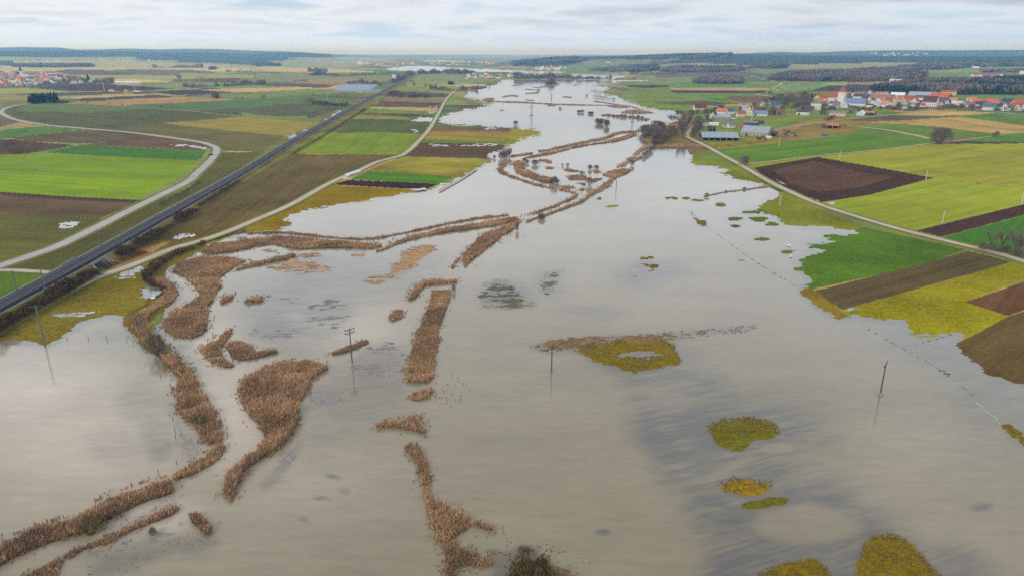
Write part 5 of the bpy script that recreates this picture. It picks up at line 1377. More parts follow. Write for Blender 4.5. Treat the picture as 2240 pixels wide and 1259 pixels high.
tree_area([(1790, 238), (2020, 232), (2030, 240), (1900, 244), (1790, 246)], 46, ['bush', 'dark', 'tree'], (4, 8), 'garden bush along the front of the church village', 'shrub', 'garden bushes in front of the village', 1.5)
tree_area([(2020, 224), (2240, 230), (2300, 236), (2300, 246), (2200, 245), (2050, 238)], 70, ['bush', 'dark', 'tree'], (4, 9), 'garden bush among the right hand village houses', 'shrub', 'garden bushes among the right hand houses', 1.5)
tree_row([(1802, 268), (1808, 266), (1814, 264), (1828, 262)], 5, ['tree', 'dark'], (8, 12), 'bare tree behind the orange roofed field shed', 'tree', 'trees behind the orange roofed shed', 2)
tree_row([(1796, 280), (1805, 281), (1836, 279)], 4, ['dark'], (4, 6), 'dark bramble beside the orange roofed field shed', 'shrub', 'brambles beside the orange roofed shed', 1, 1.8)
tree_area([(1850, 248), (1870, 244), (1870, 254), (1856, 255)], 5, ['dark', 'tree'], (5, 8), 'dark bush left of the pale blue shed', 'shrub', 'bushes left of the pale blue shed', 1.5)
tree_area([(1715, 288), (1740, 288), (1742, 300), (1720, 302)], 8, ['dark', 'bush'], (3, 5), 'scrub on the rubble heap beside the big barn', 'shrub', 'scrub beside the big barn', 1.8)
tree_area([(1655, 300), (1700, 300), (1690, 306), (1660, 307)], 8, ['dark', 'bush'], (3, 5), 'low scrub in front of the big barn', 'shrub', 'scrub in front of the big barn', 1.8)
# left country
tree('tree', 577, 220, 13, 'round bare tree alone in the left fields', wide=1.2)
for x, y, h in ((193, 228, 5), (239, 230, 5), (267, 231, 3), (352, 236, 4), (515, 217, 5), (530, 217.5, 4), (380, 210, 10), (411, 213, 5), (429, 213, 5), (323, 207, 7), (499, 250, 3), (517, 250, 4)):
    tree('tree' if h > 4 else 'dark', x, y, h, 'lone small tree among the left fields', 'tree', 'lone small trees among the left fields', 1.3)
tree_row([(468, 215), (474, 216), (478, 216)], 4, ['tree', 'dark'], (9, 13), 'bare tree in the clump above the tan strip', 'tree', 'clump above the tan strip', 2)
tree_row([(387, 176), (396, 178)], 3, ['tree'], (9, 12), 'bare tree behind the tall white pole', 'tree', 'trees behind the tall white pole', 2)
tree_row([(672, 228), (684, 226), (690, 228)], 5, ['tall', 'tree'], (9, 13), 'upright bare tree at the left end of the scrub row', 'tree', 'upright trees at the end of the scrub row', 2)
tree_row([(686, 228), (710, 230), (735, 232), (760, 232)], 14, ['bush', 'dark'], (5, 9), 'shrub of the scrub row above the green field', 'shrub', 'scrub row above the green field', 2, 1.6)
tree_area([(846, 212), (858, 206), (930, 210), (942, 214), (920, 216), (870, 214)], 34, ['bush', 'dark'], (6, 9), 'shrub of the dark plantation block right of the railway', 'shrub', 'plantation right of the railway', 1.6)
tree_row([(902, 191), (908, 190)], 2, ['tall'], (11, 14), 'upright poplar in the far green meadow', 'tree', 'upright poplars in the far meadow', 2)
tree('tree', 931, 193, 10, 'round bare tree beside the far lane', wide=1.3)
tree_row([(981, 185), (986, 186), (992, 186)], 5, ['pine'], (6, 9), 'dark evergreen of the small far clump', 'tree', 'small far evergreen clump', 1, 1.3)
tree_row([(458, 153), (465, 153), (472, 153)], 5, ['dark', 'bush'], (5, 8), 'tree of the round distant clump', 'tree', 'round distant clump', .5, 1.7)
tree('fir', 194, 180, 14, 'tall dark evergreen at the end of the left village', wide=1.7)
tree('fir', 247, 178, 7, 'small dark evergreen beside the white sheds', wide=1.6)
# grove of conifers
tree_area([(60, 227.5), (64, 221), (90, 219), (118, 219), (132, 223), (128, 226), (90, 228)], 44, ['fir', 'fir', 'pine'], (9, 17), 'dark evergreen of the small grove by the country road', 'tree', 'evergreen grove by the country road', 1.25)
tree_row([(125, 226), (138, 225.5), (148, 225)], 8, ['dark'], (4, 5), 'dark shrub at the right tail of the evergreen grove', 'shrub', 'tail of the evergreen grove', 1, 1.6)
# flood belt and bushes
tree_row([(1262, 247), (1270, 247), (1275, 247)], 3, ['dark'], (5, 7), 'dark bush of the left pair in the open flood', 'shrub', 'left dark bushes in the flood', .5, 1.4, 0)
tree_row([(1287, 250), (1292, 250), (1297, 250)], 4, ['dark'], (5, 6), 'dark bush of the middle clump in the open flood', 'shrub', 'middle dark bushes in the flood', .5, 1.6, 0)
tree_row([(1306, 271), (1312, 272), (1318, 272)], 5, ['bush'], (9, 13), 'bare willow standing in the flood beside the forked clump', 'shrub', 'left willows in the flood', .5, 1.2, 0)
tree_row([(1324, 278), (1329, 277)], 3, ['tree', 'bush'], (13, 16), 'forked bare willow standing in the flood', 'tree', 'forked willows in the flood', .5, .9, 0)
tree_row([(1325, 253), (1350, 256), (1373, 257), (1400, 259), (1411, 262)], 9, ['bush', 'dark'], (4, 8), 'bush on the far reed streak with pylon', 'shrub', 'bushes on the far reed streak', .6, 1.6, .1)
tree('bush', 1128, 274, 10, 'leaning pale willow by the yellow meadow spit', 'shrub', wide=1.4, wz=.1)
tree('dark', 1225, 239, 4, 'small dark bush in the flood right of the pylon', 'shrub', wide=2.2, wz=0)
tree('dark', 1283, 211, 4, 'tiny dark bush in the far flood', 'shrub', wide=1.3, wz=0)
tree('tree', 1300, 192, 6, 'small tree on the far right shore spit', wide=1.3)
tree_row([(1375, 178), (1380, 178), (1394, 176)], 3, ['tree'], (6, 8), 'bare tree at the far right head of the flood', 'tree', 'trees at the far right head', .5, 1.2)
for x, y, h in ((1546, 430, 8), (1588, 420, 4), (1628, 415, 6)):
    tree('bush', x, y, h, 'grey bush on the thin brown drift line', 'shrub', 'bushes on the drift line', 1.5, wz=0)
tree_row([(1850, 185), (1862, 186), (1876, 185), (1910, 183)], 8, ['tree', 'dense'], (8, 11), 'bare tree at the edge of the purple field', 'tree', 'trees at the edge of the purple field', 1.5, 1.1)
tree_row([(1683, 219), (1690, 220), (1697, 220)], 5, ['bush', 'dark'], (7, 10), 'bush beside the winding lane', 'shrub', 'bushes beside the winding lane', 1, 1.3)
tree_row([(1650, 202), (1670, 206), (1695, 208)], 5, ['bush'], (4, 8), 'bush above the winding lane', 'shrub', 'bushes above the winding lane', 2, 1.3)

# hedges and scrub banks, each one a thing
def hedge(pts, hpx, wpx, label, col=DRK, dens=1.0, name='hedge', cat='hedge', wz=None, n_max=9000, world=None):
    wp = world or catmull([(W(*p) if wz is None else Wp(p[0], p[1], wz)) for p in pts], 1.5)
    L = sum((wp[i+1]-wp[i]).length for i in range(len(wp)-1)); m = mpp(wp[len(wp)//2]); h = hpx*m; wd = max(wpx*m, .8)
    n = int(min(n_max, max(200, dens*L*(h+wd)*9/max(1, (m/.25)**1.5))))
    r = np.random.default_rng(int(pts[0][0])+2000); A = np.array([(p.x, p.y) for p in wp])
    i = r.integers(0, len(A)-1, n); t = r.random(n)[:, None]
    c = A[i]*(1-t)+A[i+1]*t; d = A[i+1]-A[i]; d /= (np.linalg.norm(d, axis=1, keepdims=True)+1e-9); s = np.stack([-d[:, 1], d[:, 0]], 1)
    lump = np.maximum(.12, -.35+2.5*fbm(c[:, 0]/(2.0*h), c[:, 1]/(2.0*h), 3, 3))
    q = c+s*(r.uniform(-.5, .5, n)*wd)[:, None]
    z0 = terrain(q[:, 0], q[:, 1]) if wz is None else np.full(n, wz)
    if world is not None: Z = np.array([p.z for p in wp]); z0 = Z[i]*(1-t[:, 0])+Z[i+1]*t[:, 0]
    hh = h*lump; z = z0+r.uniform(-.05, .75, n)*hh
    P_ = np.stack([q[:, 0], q[:, 1], z], 1); D_ = r.normal(0, .6, (n, 3)); D_[:, 2] = np.abs(D_[:, 2])+.55; D_ /= np.linalg.norm(D_, axis=1, keepdims=True)
    col_ = np.array([s2l(x) for x in col])[r.integers(0, len(col), n)]*r.uniform(.7, 1.25, n)[:, None]
    V, T = twig_tris(P_, D_, r.uniform(.25, .5, n)*hh, np.maximum(.05*h, m*.28)*r.uniform(.6, 1.2, n), col_, r)
    tag(link(name, tri_mesh(name, V, T, M_TWIG)), label, cat)
SCR = ((96, 74, 56), (74, 58, 46), (118, 98, 62), (60, 50, 42), (104, 92, 50))
def rail_side(px0, px1, offs, f):
    """points down the flood-side slope of the embankment between two survey columns"""
    out = []
    for i in range(len(RAIL)-1):
        a = RAIL[i]; u = float(project(a.x, a.y, a.z)[0])
        if px0 <= u <= px1:
            d = RAIL[i+1]-a; d.z = 0; d.normalize(); h = bank_h(a)
            q = a+Vector((d.y, -d.x, 0))*offs; q.z = .7+h*f; out.append(q)
    return out
hedge([(0, 689)], 13, 26, 'dark brown scrub bank below the railway left of the underpass', SCR, 1.6, 'scrub', 'scrub', world=rail_side(-120, 166, 9.6, .42))
hedge([(300, 522)], 11, 24, 'dark brown scrub bank below the railway right of the underpass', SCR, 1.6, 'scrub', 'scrub', world=rail_side(216, 400, 9.4, .42))
hedge([(440, 440)], 6, 12, 'thin brown scrub along the railway where the bank gets low', SCR, 1.2, 'scrub', 'scrub', world=rail_side(402, 500, 8.4, .4))
hedge([(230, 588), (270, 572), (320, 552)], 9, 16, 'tawny scrub in the corner between underpass and farm road', ((150, 112, 78), (120, 92, 62), (98, 78, 54)), 1.0, 'scrub', 'scrub')
hedge([(316, 612), (336, 596), (350, 580), (380, 560), (420, 545), (448, 534)], 13, 12, 'dark thorn hedge between the farm road and the left channel', ((104, 78, 62), (82, 62, 52), (124, 94, 68), (120, 104, 64)), 1.0)
hedge([(318, 612), (335, 625), (360, 632)], 12, 12, 'dark thorn thicket at the bend of the left channel', ((98, 72, 60), (76, 58, 50), (116, 84, 62)), 1.0)
hedge([(500, 514), (520, 512), (538, 512)], 10, 8, 'small dark thicket where the farm road meets the flood', DRK)
hedge([(1563, 322), (1590, 320), (1620, 317), (1650, 314), (1674, 310)], 5, 3, 'low dark hedge in front of the dairy barn', DRK)
hedge([(350, 450), (375, 436), (400, 424), (440, 400)], 6, 4, 'dotted shrubs on the left side of the railway', ((88, 92, 50), (70, 74, 44)), .6)
hedge([(640, 338), (690, 310), (740, 278), (800, 240)], 4, 5, 'grass and scrub strip along the right side of the far railway', ((118, 104, 62), (92, 84, 56)), 1.0, 'scrub', 'scrub')
hedge([(1786, 274), (1800, 275), (1815, 276), (1840, 277), (1850, 277)], 3.5, 5, 'dark wood pile line beside the orange roofed shed', ((70, 64, 60), (90, 82, 76)))
hedge([(2050, 242), (2090, 243), (2140, 245), (2180, 247)], 3, 3, 'low fence hedge below the right hand gardens', ((92, 84, 64), (76, 70, 56)))
hedge([(1765, 226), (1770, 232), (1764, 240), (1750, 246)], 5, 6, 'dark hedge beside the track into the village', DRK)

# far rows of trees and shrubs that read as one strip
hedge([(702, 212), (725, 213), (745, 214), (762, 215), (785, 216), (808, 214)], 4.7, 3.0, 'grey bare hedge beside the solar field', DRK, 1.0, 'hedge', 'hedge')
hedge([(760, 184), (790, 183), (815, 185), (835, 188)], 7.5, 4.2, 'grey bare hedge left of the far silos', GREYB, 1.0, 'hedge', 'hedge')
hedge([(640, 179), (660, 178), (672, 179)], 3.1, 3.0, 'shortest low dark hedge alone in the far left fields', DRK, 1.0, 'hedge', 'hedge')
hedge([(725, 168), (780, 166), (830, 164), (880, 164)], 5.6, 3.1, 'far dark row left of the silos', GREYB, 1.0, 'hedge', 'hedge')
hedge([(860, 182), (880, 174), (892, 168), (905, 163)], 10.0, 5.6, 'grey bare trees along the railway by the silos', GREYB, 1.0, 'tree_belt', 'tree belt')
hedge([(940, 195), (970, 198), (1010, 199), (1045, 196)], 7.5, 4.2, 'grey bare hedge in front of the far evergreens', GREYB, 1.0, 'hedge', 'hedge')
hedge([(915, 163), (960, 161), (1000, 162), (1040, 160)], 8.1, 4.5, 'grey bare far belt behind the railway', GREYB, 1.0, 'tree_belt', 'tree belt')
hedge([(402, 190), (430, 192), (460, 191), (480, 189)], 6.9, 3.8, 'grey bare far hedge left of the gap', GREYB, 1.0, 'hedge', 'hedge')
hedge([(490, 190), (520, 188), (550, 186), (580, 184)], 7.5, 4.2, 'grey bare far hedge right of the gap', GREYB, 1.0, 'hedge', 'hedge')
hedge([(335, 149), (370, 149), (410, 149), (445, 149)], 6.2, 3.5, 'grey bare distant pale avenue', GREYB, 1.0, 'tree_belt', 'tree belt')
hedge([(495, 157), (520, 158), (550, 158)], 5.0, 3.0, 'grey bare short distant avenue', GREYB, 1.0, 'tree_belt', 'tree belt')
hedge([(675, 158), (700, 156), (715, 158)], 5.6, 3.1, 'grey bare distant thicket in the left plain', GREYB, 1.0, 'hedge', 'hedge')
hedge([(680, 166), (700, 165), (712, 166)], 8.1, 4.5, 'pale grey thicket below the distant thicket in the left plain', GREYB, 1.0, 'hedge', 'hedge')
hedge([(140, 178), (170, 180), (200, 182), (250, 183)], 7.5, 4.2, 'grey bare trees at the end of the left village', GREYB, 1.0, 'tree_belt', 'tree belt')
hedge([(-10, 192), (40, 192), (80, 190), (110, 186), (150, 184)], 5.6, 3.1, 'grey bare bushes in front of the left village', GREYB, 1.0, 'hedge', 'hedge')
hedge([(1125, 172), (1170, 173), (1230, 172), (1260, 173)], 9.5, 5.5, 'grey bare far belt across the flood', GREYB, 1.0, 'tree_belt', 'tree belt')
hedge([(1260, 173), (1285, 174), (1296, 173), (1312, 175), (1338, 175)], 7, 4, 'grey bare gappy belt at the head of the flood', GREYB, 1.0, 'tree_belt', 'tree belt')
hedge([(1195, 184), (1208, 182), (1216, 184), (1222, 184)], 9.4, 5.2, 'grey bare shrubs on the far winding strip', GREYB, 1.0, 'hedge', 'hedge')
hedge([(1296, 212), (1302, 212), (1312, 213), (1345, 218)], 3.8, 3.0, 'grey bare dotted row near the far shore', DRK, 1.0, 'hedge', 'hedge')
hedge([(1372, 163), (1400, 162), (1440, 163), (1480, 161)], 5.0, 3.0, 'grey bare scattered row on the far right plain', GREYB, 1.0, 'hedge', 'hedge')

# woods: masses nobody could count
def wood(poly, hm, label, evergreen=.15, sp=None, cols=((122, 108, 98), (104, 92, 86), (136, 120, 108)), tris=9):
    pw = [W(a, b) for a, b in poly]
    D = sum(p.length for p in pw)/len(pw); s = sp or max(7.0, D*.0034)
    xs, ys = scatter(pw, s, 0, 13); n = len(xs)
    if n > 9000:
        k = nrng.permutation(n)[:9000]; xs, ys = xs[k], ys[k]; n = 9000
    r = nrng; z = terrain(xs, ys)
    h = hm*(.7+.5*fbm(xs/60, ys/60, 2, 3))*r.uniform(.85, 1.15, n)
    ever = (fbm(xs/90, ys/90, 33, 3)+r.uniform(-.12, .12, n)) < (.32+.35*evergreen if evergreen > 0 else -1)
    pal = np.array([s2l(c) for c in cols]); pe = np.array([s2l(c) for c in ((50, 64, 52), (60, 74, 56), (42, 56, 48))])
    col = np.where(ever[:, None], pe[r.integers(0, 3, n)], pal[r.integers(0, len(pal), n)])*r.uniform(.8, 1.2, n)[:, None]
    Vs = []; Ts = []
    for k in range(tris):
        a = r.uniform(0, 2*np.pi, n); rr_ = s*.62*np.sqrt(r.random(n)); u = r.uniform(.25, .85, n)
        fall = np.where(ever, 1-.75*u, np.sqrt(np.clip(1-(u-.2)**2, 0, 1)))
        c = np.stack([xs+np.cos(a)*rr_*fall, ys+np.sin(a)*rr_*fall, z+h*u], 1)
        b = r.uniform(0, np.pi, n); w_ = s*.30*np.where(ever, 1-.5*u, 1)
        dv = np.stack([np.cos(b)*w_, np.sin(b)*w_, -h*.14*np.ones(n)], 1); dv2 = dv*np.array([-1, -1, 1])
        tip = c+np.stack([r.normal(0, .2, n)*s, r.normal(0, .2, n)*s, h*r.uniform(.12, .3, n)], 1)
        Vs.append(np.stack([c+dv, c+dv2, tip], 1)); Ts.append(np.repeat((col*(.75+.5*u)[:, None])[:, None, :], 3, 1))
    # trunks: a dark upright each, seen along the wood's edge
    b = r.uniform(0, np.pi, n); w_ = .05*s
    c = np.stack([xs, ys, z], 1)
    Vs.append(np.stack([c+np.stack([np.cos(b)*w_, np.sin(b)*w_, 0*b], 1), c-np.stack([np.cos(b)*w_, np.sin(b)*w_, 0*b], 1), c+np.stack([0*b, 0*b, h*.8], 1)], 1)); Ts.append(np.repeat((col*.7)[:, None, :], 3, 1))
    V = np.concatenate([v.reshape(-1, 3) for v in Vs]); T = np.concatenate([t.reshape(-1, 3) for t in Ts])
    tag(link('woodland_trees', tri_mesh('woodland_trees', V, T, M_TWIG)), label, 'wood', kind='stuff')
wood([(1900, 200), (1950, 190), (2020, 184), (2100, 181), (2180, 179), (2400, 176), (2400, 205), (2240, 207), (2130, 207), (2060, 206), (1980, 203)], 17, 'long dark mixed wood behind the right hand village', .55)
wood([(1682, 177), (1700, 170), (1740, 163), (1800, 160), (1880, 157), (1960, 152), (2026, 158), (2024, 170), (1990, 178), (1900, 178), (1800, 178)], 17, 'grey leafless wood on the rise behind the church', .2)
wood([(1516, 183), (1535, 176), (1570, 172), (1600, 172), (1624, 178), (1625, 184), (1560, 184.5)], 15, 'oval grey wood alone in the right hand plain', 0)
wood([(1440, 158), (1470, 152), (1520, 149), (1600, 149), (1636, 152), (1620, 156), (1560, 159)], 17, 'far grey wood above the oval one', .2)
wood([(1365, 154), (1400, 150), (1443, 149), (1436, 155), (1380, 159)], 16, 'far dark wood left of the long grey one', .4)
wood([(28, 147), (40, 143), (110, 142), (200, 143), (203, 147), (120, 148.5)], 16, 'grey wood behind the left village', .1)
wood([(-60, 143), (-40, 141), (26, 141), (28, 144)], 15, 'dark wood at the left edge behind the village', .6)
wood([(558, 145), (562, 141), (612, 142), (613, 145)], 15, 'small dark wood in the distant left plain', .8)
wood([(1640, 150), (1690, 140), (1730, 140), (1718, 150), (1690, 151)], 17, 'far wood at the foot of the right hand hills', .4)
wood([(1960, 150), (2010, 144), (2140, 140), (2400, 138), (2400, 144), (2140, 148), (2060, 154)], 16, 'far mixed wood above the hilltop farm', .4)
wood([(1120, 143), (1200, 140), (1262, 138), (1290, 132), (1260, 126), (1190, 130), (1120, 138)], 16, 'blue wooded slope across the far flood', .5)
wood([(1290, 156), (1380, 147), (1440, 142), (1440, 150), (1350, 158)], 13, 'scrubby wood on the slope above the far shore', .2)
wood([(1330, 128), (1440, 122), (1600, 119), (1600, 126), (1460, 130), (1380, 131)], 16, 'wood along the far hill crest', .5)
wood([(2140, 156), (2200, 155), (2330, 155), (2330, 159), (2150, 160)], 12, 'bare wood above the small village at the right edge', .1)
# ---------------------------------------------------------------- buildings
_mats = {}
def cm(rgb, rough=.85, var=.1, scale=.35):
    k = (rgb, rough)
    if k not in _mats: _mats[k] = plain('paint_%d_%d_%d' % rgb, s2l(rgb), rough, var, scale)
    return _mats[k]
def tile_mat(rgb):
    k = ('t',)+rgb
    if k not in _mats:
        m, t = new_mat('roof_tiles_%d_%d_%d' % rgb)
        co = t.n('ShaderNodeTexCoord').outputs['Object']
        wv = t.n('ShaderNodeTexWave', {'Vector': co, 'Scale': 1.6, 'Distortion': .6}, bands_direction='Z').outputs['Fac']
        n1 = t.noise(co, .5, 5.0)
        f = t.math('ADD', t.ramp(n1, .3, .7, .8, 1.2), t.math('MULTIPLY', wv, .12))
        c = t.n('ShaderNodeVectorMath', {0: s2l(rgb), 'Scale': f}, operation='SCALE').outputs[0]
        b = t.n('ShaderNodeBsdfPrincipled', {'Base Color': c, 'Roughness': .8, 'Specular IOR Level': .2})
        t.n('ShaderNodeOutputMaterial', {'Surface': b.outputs[0]}); _mats[k] = m
    return _mats[k]
def solar_mat():
    m, t = new_mat('solar_panels')
    co = t.n('ShaderNodeTexCoord').outputs['Object']
    br = t.n('ShaderNodeTexBrick', {'Vector': co, 'Color1': s2l((98, 116, 168))+(1,), 'Color2': s2l((112, 128, 178))+(1,), 'Mortar': s2l((150, 160, 190))+(1,), 'Scale': .6, 'Mortar Size': .03}, offset=0.0).outputs['Color']
    b = t.n('ShaderNodeBsdfPrincipled', {'Base Color': br, 'Roughness': .25})
    t.n('ShaderNodeOutputMaterial', {'Surface': b.outputs[0]}); return m
M_SOLAR = solar_mat()
M_GLASS = plain('window_glass', s2l((54, 60, 70)), .15, .1, .5, 0, .5)
RED = (164, 92, 70); ORA = (192, 118, 80); BRO = (132, 86, 68); MAR = (104, 64, 60); GRY = (122, 122, 126); DGR = (76, 76, 82); PAL = (156, 161, 168); SLA = (84, 92, 106)
WHI = (232, 230, 224); CRE = (232, 218, 188); YEL = (230, 200, 140); PNK = (214, 186, 166); PGR = (204, 208, 176); TAN_ = (186, 166, 138)
win_me = MB().box(-.5, .5, -.06, .06, -.65, .65).mesh('window', M_GLASS)
barn_door_me = MB().box(-1.6, 1.6, -.08, .08, 0, 3.0).mesh('door', cm((96, 84, 74)))

def house(px, py, wpx, hpx, kind, wall, roof, label, yaw=None, depth=None, rise=None, wins=True, open_front=False, solar=False, group=None, name='house', cat='house', chim=True):
    p = W(px, py); m = mpp(p); w = wpx*m; h = hpx*m
    face = math.atan2(-p.x, p.y)
    ya = R(yaw if yaw is not None else rng.choice((-24, -16, 18, 26)))
    hall = wpx > 2.4*hpx
    d = depth or (min(w*.8, 9.5) if kind == 'e' else max(9.0, w*1.15))
    if kind == 'e': w = max(4, (w-d*abs(math.sin(ya)))/math.cos(ya))
    else: w = max(4, (w-d*abs(math.sin(ya))*.8)/math.cos(ya))
    rs = h*(rise if rise is not None else (.36 if hall else .5)); wh = h-rs
    e = empty(name, p, face+ya)
    tag(e, label, cat, group)
    x0, x1, y0, y1 = -w/2, w/2, 0, d
    mb = MB(); ov = .35
    rm = M_SOLAR if solar else tile_mat(roof)
    wmat = cm(wall)
    if kind == 'e':
        ridge = [(x0, d/2, h-.2), (x1, d/2, h-.2)]
        vs = [(x0, y0, -1.5), (x1, y0, -1.5), (x1, y1, -1.5), (x0, y1, -1.5), (x0, y0, wh), (x1, y0, wh), (x1, y1, wh), (x0, y1, wh)]+ridge
        fs = [(1, 2, 6, 9, 5), (3, 0, 4, 8, 7), (2, 3, 7, 6)] + ([] if open_front else [(0, 1, 5, 4)])
        mb.add(vs, fs)
        rb = MB(); sl_ = rs/(d/2)
        for sgn, ya_, in ((1, y0), (-1, y1)):
            ye = ya_-sgn*ov; ze = wh-ov*sl_
            a = [(x0-ov, ye, ze), (x1+ov, ye, ze), (x1+ov, d/2, h), (x0-ov, d/2, h)]
            b = [(q[0], q[1], q[2]-.22) for q in a]
            rb.add(a+b, [(0, 1, 2, 3) if sgn > 0 else (3, 2, 1, 0), (4, 7, 6, 5), (0, 4, 5, 1), (1, 5, 6, 2), (3, 7, 4, 0)])
    else:
        ridge = [(0, y0, h-.2), (0, y1, h-.2)]
        vs = [(x0, y0, -1.5), (x1, y0, -1.5), (x1, y1, -1.5), (x0, y1, -1.5), (x0, y0, wh), (x1, y0, wh), (x1, y1, wh), (x0, y1, wh)]+ridge
        fs = [(1, 2, 6, 5), (3, 0, 4, 7), (2, 3, 7, 9, 6)] + ([] if open_front else [(0, 1, 5, 8, 4)])
        mb.add(vs, fs)
        rb = MB(); sl_ = rs/(w/2)
        for sgn, xa in ((-1, x0), (1, x1)):
            xe = xa+sgn*ov; ze = wh-ov*sl_
            a = [(xe, y0-ov, ze), (xe, y1+ov, ze), (0, y1+ov, h), (0, y0-ov, h)]
            b = [(q[0], q[1], q[2]-.22) for q in a]
            rb.add(a+b, [(0, 1, 2, 3) if sgn > 0 else (3, 2, 1, 0), (4, 7, 6, 5), (0, 4, 5, 1), (1, 5, 6, 2), (0, 3, 7, 4), (2, 6, 7, 3)])
    if open_front: mb.box(x0, x1, d*.55, d*.55+.1, -1.5, wh*.98)
    link('wall', mb.mesh('wall', wmat), e)
    ro = link('roof', rb.mesh('roof', rm), e)
    if chim and not hall:
        cz = h-.4
        cpos = (x0+w*.3, d/2) if kind == 'e' else (0.0, d*.35)
        link('chimney', MB().box(cpos[0]-.35, cpos[0]+.35, cpos[1]-.35, cpos[1]+.35, cz-.8, cz+1.3).mesh('chimney', cm((150, 96, 78))), ro)
    if open_front:
        n = max(2, int(w/6))
        for k in range(n+1): link('post', MB().box(-.15, .15, -.15, .15, -1, wh).mesh('post', cm((206, 200, 190))), e, (x0+.2+(w-.4)*k/n, .1, 0))
    elif wins:
        fl = max(1, int(wh/2.7))
        n = max(2, min(7, int(w/2.6)))
        for f in range(fl):
            for k in range(n):
                if hall and f > 0: continue
                z = 1.6+2.7*f
                if z > wh-.5: continue
                link('window', win_me, e, (x0+w*(k+.5)/n, -.03, z))
        if kind == 'g' and rs > 2.2:
            for xx in (-.12, .12): link('window', win_me, e, (w*xx, -.03, wh+.6))
        if hall: link('door', barn_door_me, e, (x0+w*.22, -.05, 0))
    return e

def HS(ox, oy, rows):
    for r_ in rows:
        cx_, cy_, cw, ch, k, wl, rf, lab = r_[:8]; kw = r_[8] if len(r_) > 8 else {}
        house(ox+cx_/7.868, oy+cy_/7.868, cw/7.868, ch/7.868, k, wl, rf, lab, **kw)
SH = dict(name='shed', cat='shed', wins=False); BN = dict(name='barn', cat='barn')
HS(1500, 180, [
 (255, 497, 215, 108, 'e', CRE, MAR, 'cream house with dark red roof alone at the left of the hamlet', dict(yaw=22)),
 (505, 440, 130, 62, 'e', WHI, DGR, 'low white house with grey roof behind the cream one', dict(yaw=-20)),
 (592, 562, 195, 100, 'e', WHI, ORA, 'white house with bright orange roof in the hamlet', dict(yaw=-28)),
 (455, 628, 120, 105, 'g', WHI, DGR, 'white gabled house with dark roof left of the grey vaulted barn', dict(yaw=-20)),
 (640, 655, 225, 100, 'e', (150, 156, 168), PAL, 'grey barn with a vaulted metal roof', dict(yaw=-8, rise=.5, **BN)),
 (772, 545, 130, 75, 'e', WHI, SLA, 'white house with slate blue roof right of the orange one', dict(yaw=-14)),
 (970, 498, 165, 90, 'e', WHI, PAL, 'white house with pale blue metal roof at the back of the hamlet', dict(yaw=-12)),
 (1085, 580, 125, 150, 'g', CRE, RED, 'tall cream gabled house with red roof next to the white mast', dict(yaw=-22)),
 (955, 600, 140, 95, 'e', CRE, RED, 'cream house with red roof left of the tall gabled one', dict(yaw=16)),
 (1268, 582, 235, 82, 'e', WHI, SLA, 'white farm building with blue solar roof beside the mast', dict(yaw=-10, solar=True, rise=.55, **BN)),
 (1265, 497, 215, 60, 'e', (120, 100, 92), MAR, 'long brown shed behind the blue solar roof', dict(yaw=-6, **SH)),
 (1312, 415, 95, 72, 'g', PGR, GRY, 'pale green gabled house at the back of the hamlet', dict(yaw=-20)),
 (1450, 378, 80, 56, 'g', WHI, BRO, 'small white gabled house behind the slate roofed one', dict(yaw=18)),
 (1525, 450, 150, 105, 'e', (150, 176, 176), SLA, 'teal fronted house with dark slate roof', dict(yaw=-20)),
 (1600, 410, 70, 66, 'e', CRE, ORA, 'small cream house with orange roof right of the teal one', dict(yaw=-16)),
 (800, 790, 135, 92, 'e', WHI, GRY, 'white house with grey roof alone on the lawn above the barns', dict(yaw=24)),
 (690, 778, 90, 62, 'e', WHI, GRY, 'white lean-to left of the house on the lawn', dict(yaw=10)),
 (1110, 748, 230, 68, 'e', (70, 84, 92), GRY, 'dark blue green shed with grey roof by the meadow', dict(yaw=-12, **SH)),
 (1245, 718, 165, 52, 'e', (96, 72, 64), MAR, 'dark red shed right of the blue green one', dict(yaw=-8, **SH)),
 (980, 805, 150, 62, 'e', WHI, RED, 'low white building with red roof behind the big barn', dict(yaw=-12)),
 (1170, 935, 500, 150, 'e', TAN_, PAL, 'largest barn with long grey metal roof', dict(yaw=-16, depth=26, rise=.55, **BN)),
 (1425, 930, 250, 75, 'e', (104, 82, 70), MAR, 'brown open fronted shed right of the largest barn', dict(yaw=-10, open_front=True, **SH)),
 (600, 1008, 640, 115, 'e', (112, 66, 60), PAL, 'wide dairy barn with white posts and grey roof by the lane', dict(yaw=10, depth=30, rise=.55, open_front=True, **BN)),
 (1635, 578, 150, 88, 'e', (150, 134, 116), BRO, 'brown stone house alone right of the hamlet', dict(yaw=14)),
 (2005, 568, 190, 75, 'e', WHI, DGR, 'white bungalow with big windows on the lawn', dict(yaw=-8)),
 (480, 745, 160, 44, 'e', WHI, WHI, 'row of white trailers behind the black shed', dict(yaw=-5, rise=.15, name='trailer', cat='trailer', wins=False)),
 (460, 845, 130, 80, 'e', (70, 66, 64), DGR, 'black open shed left of the dairy barn yard', dict(yaw=12, open_front=True, **SH)),
 (320, 752, 110, 42, 'e', (200, 208, 214), PAL, 'small pale blue shed behind the lane trees', dict(yaw=-10, **SH)),
 (830, 636, 85, 42, 'e', WHI, GRY, 'small white outbuilding below the slate blue roof', dict(yaw=8)),
 (1420, 972, 90, 40, 'e', (214, 216, 218), WHI, 'white trailer parked in the farm yard', dict(yaw=-20, rise=.2, name='trailer', cat='trailer', wins=False)),
])
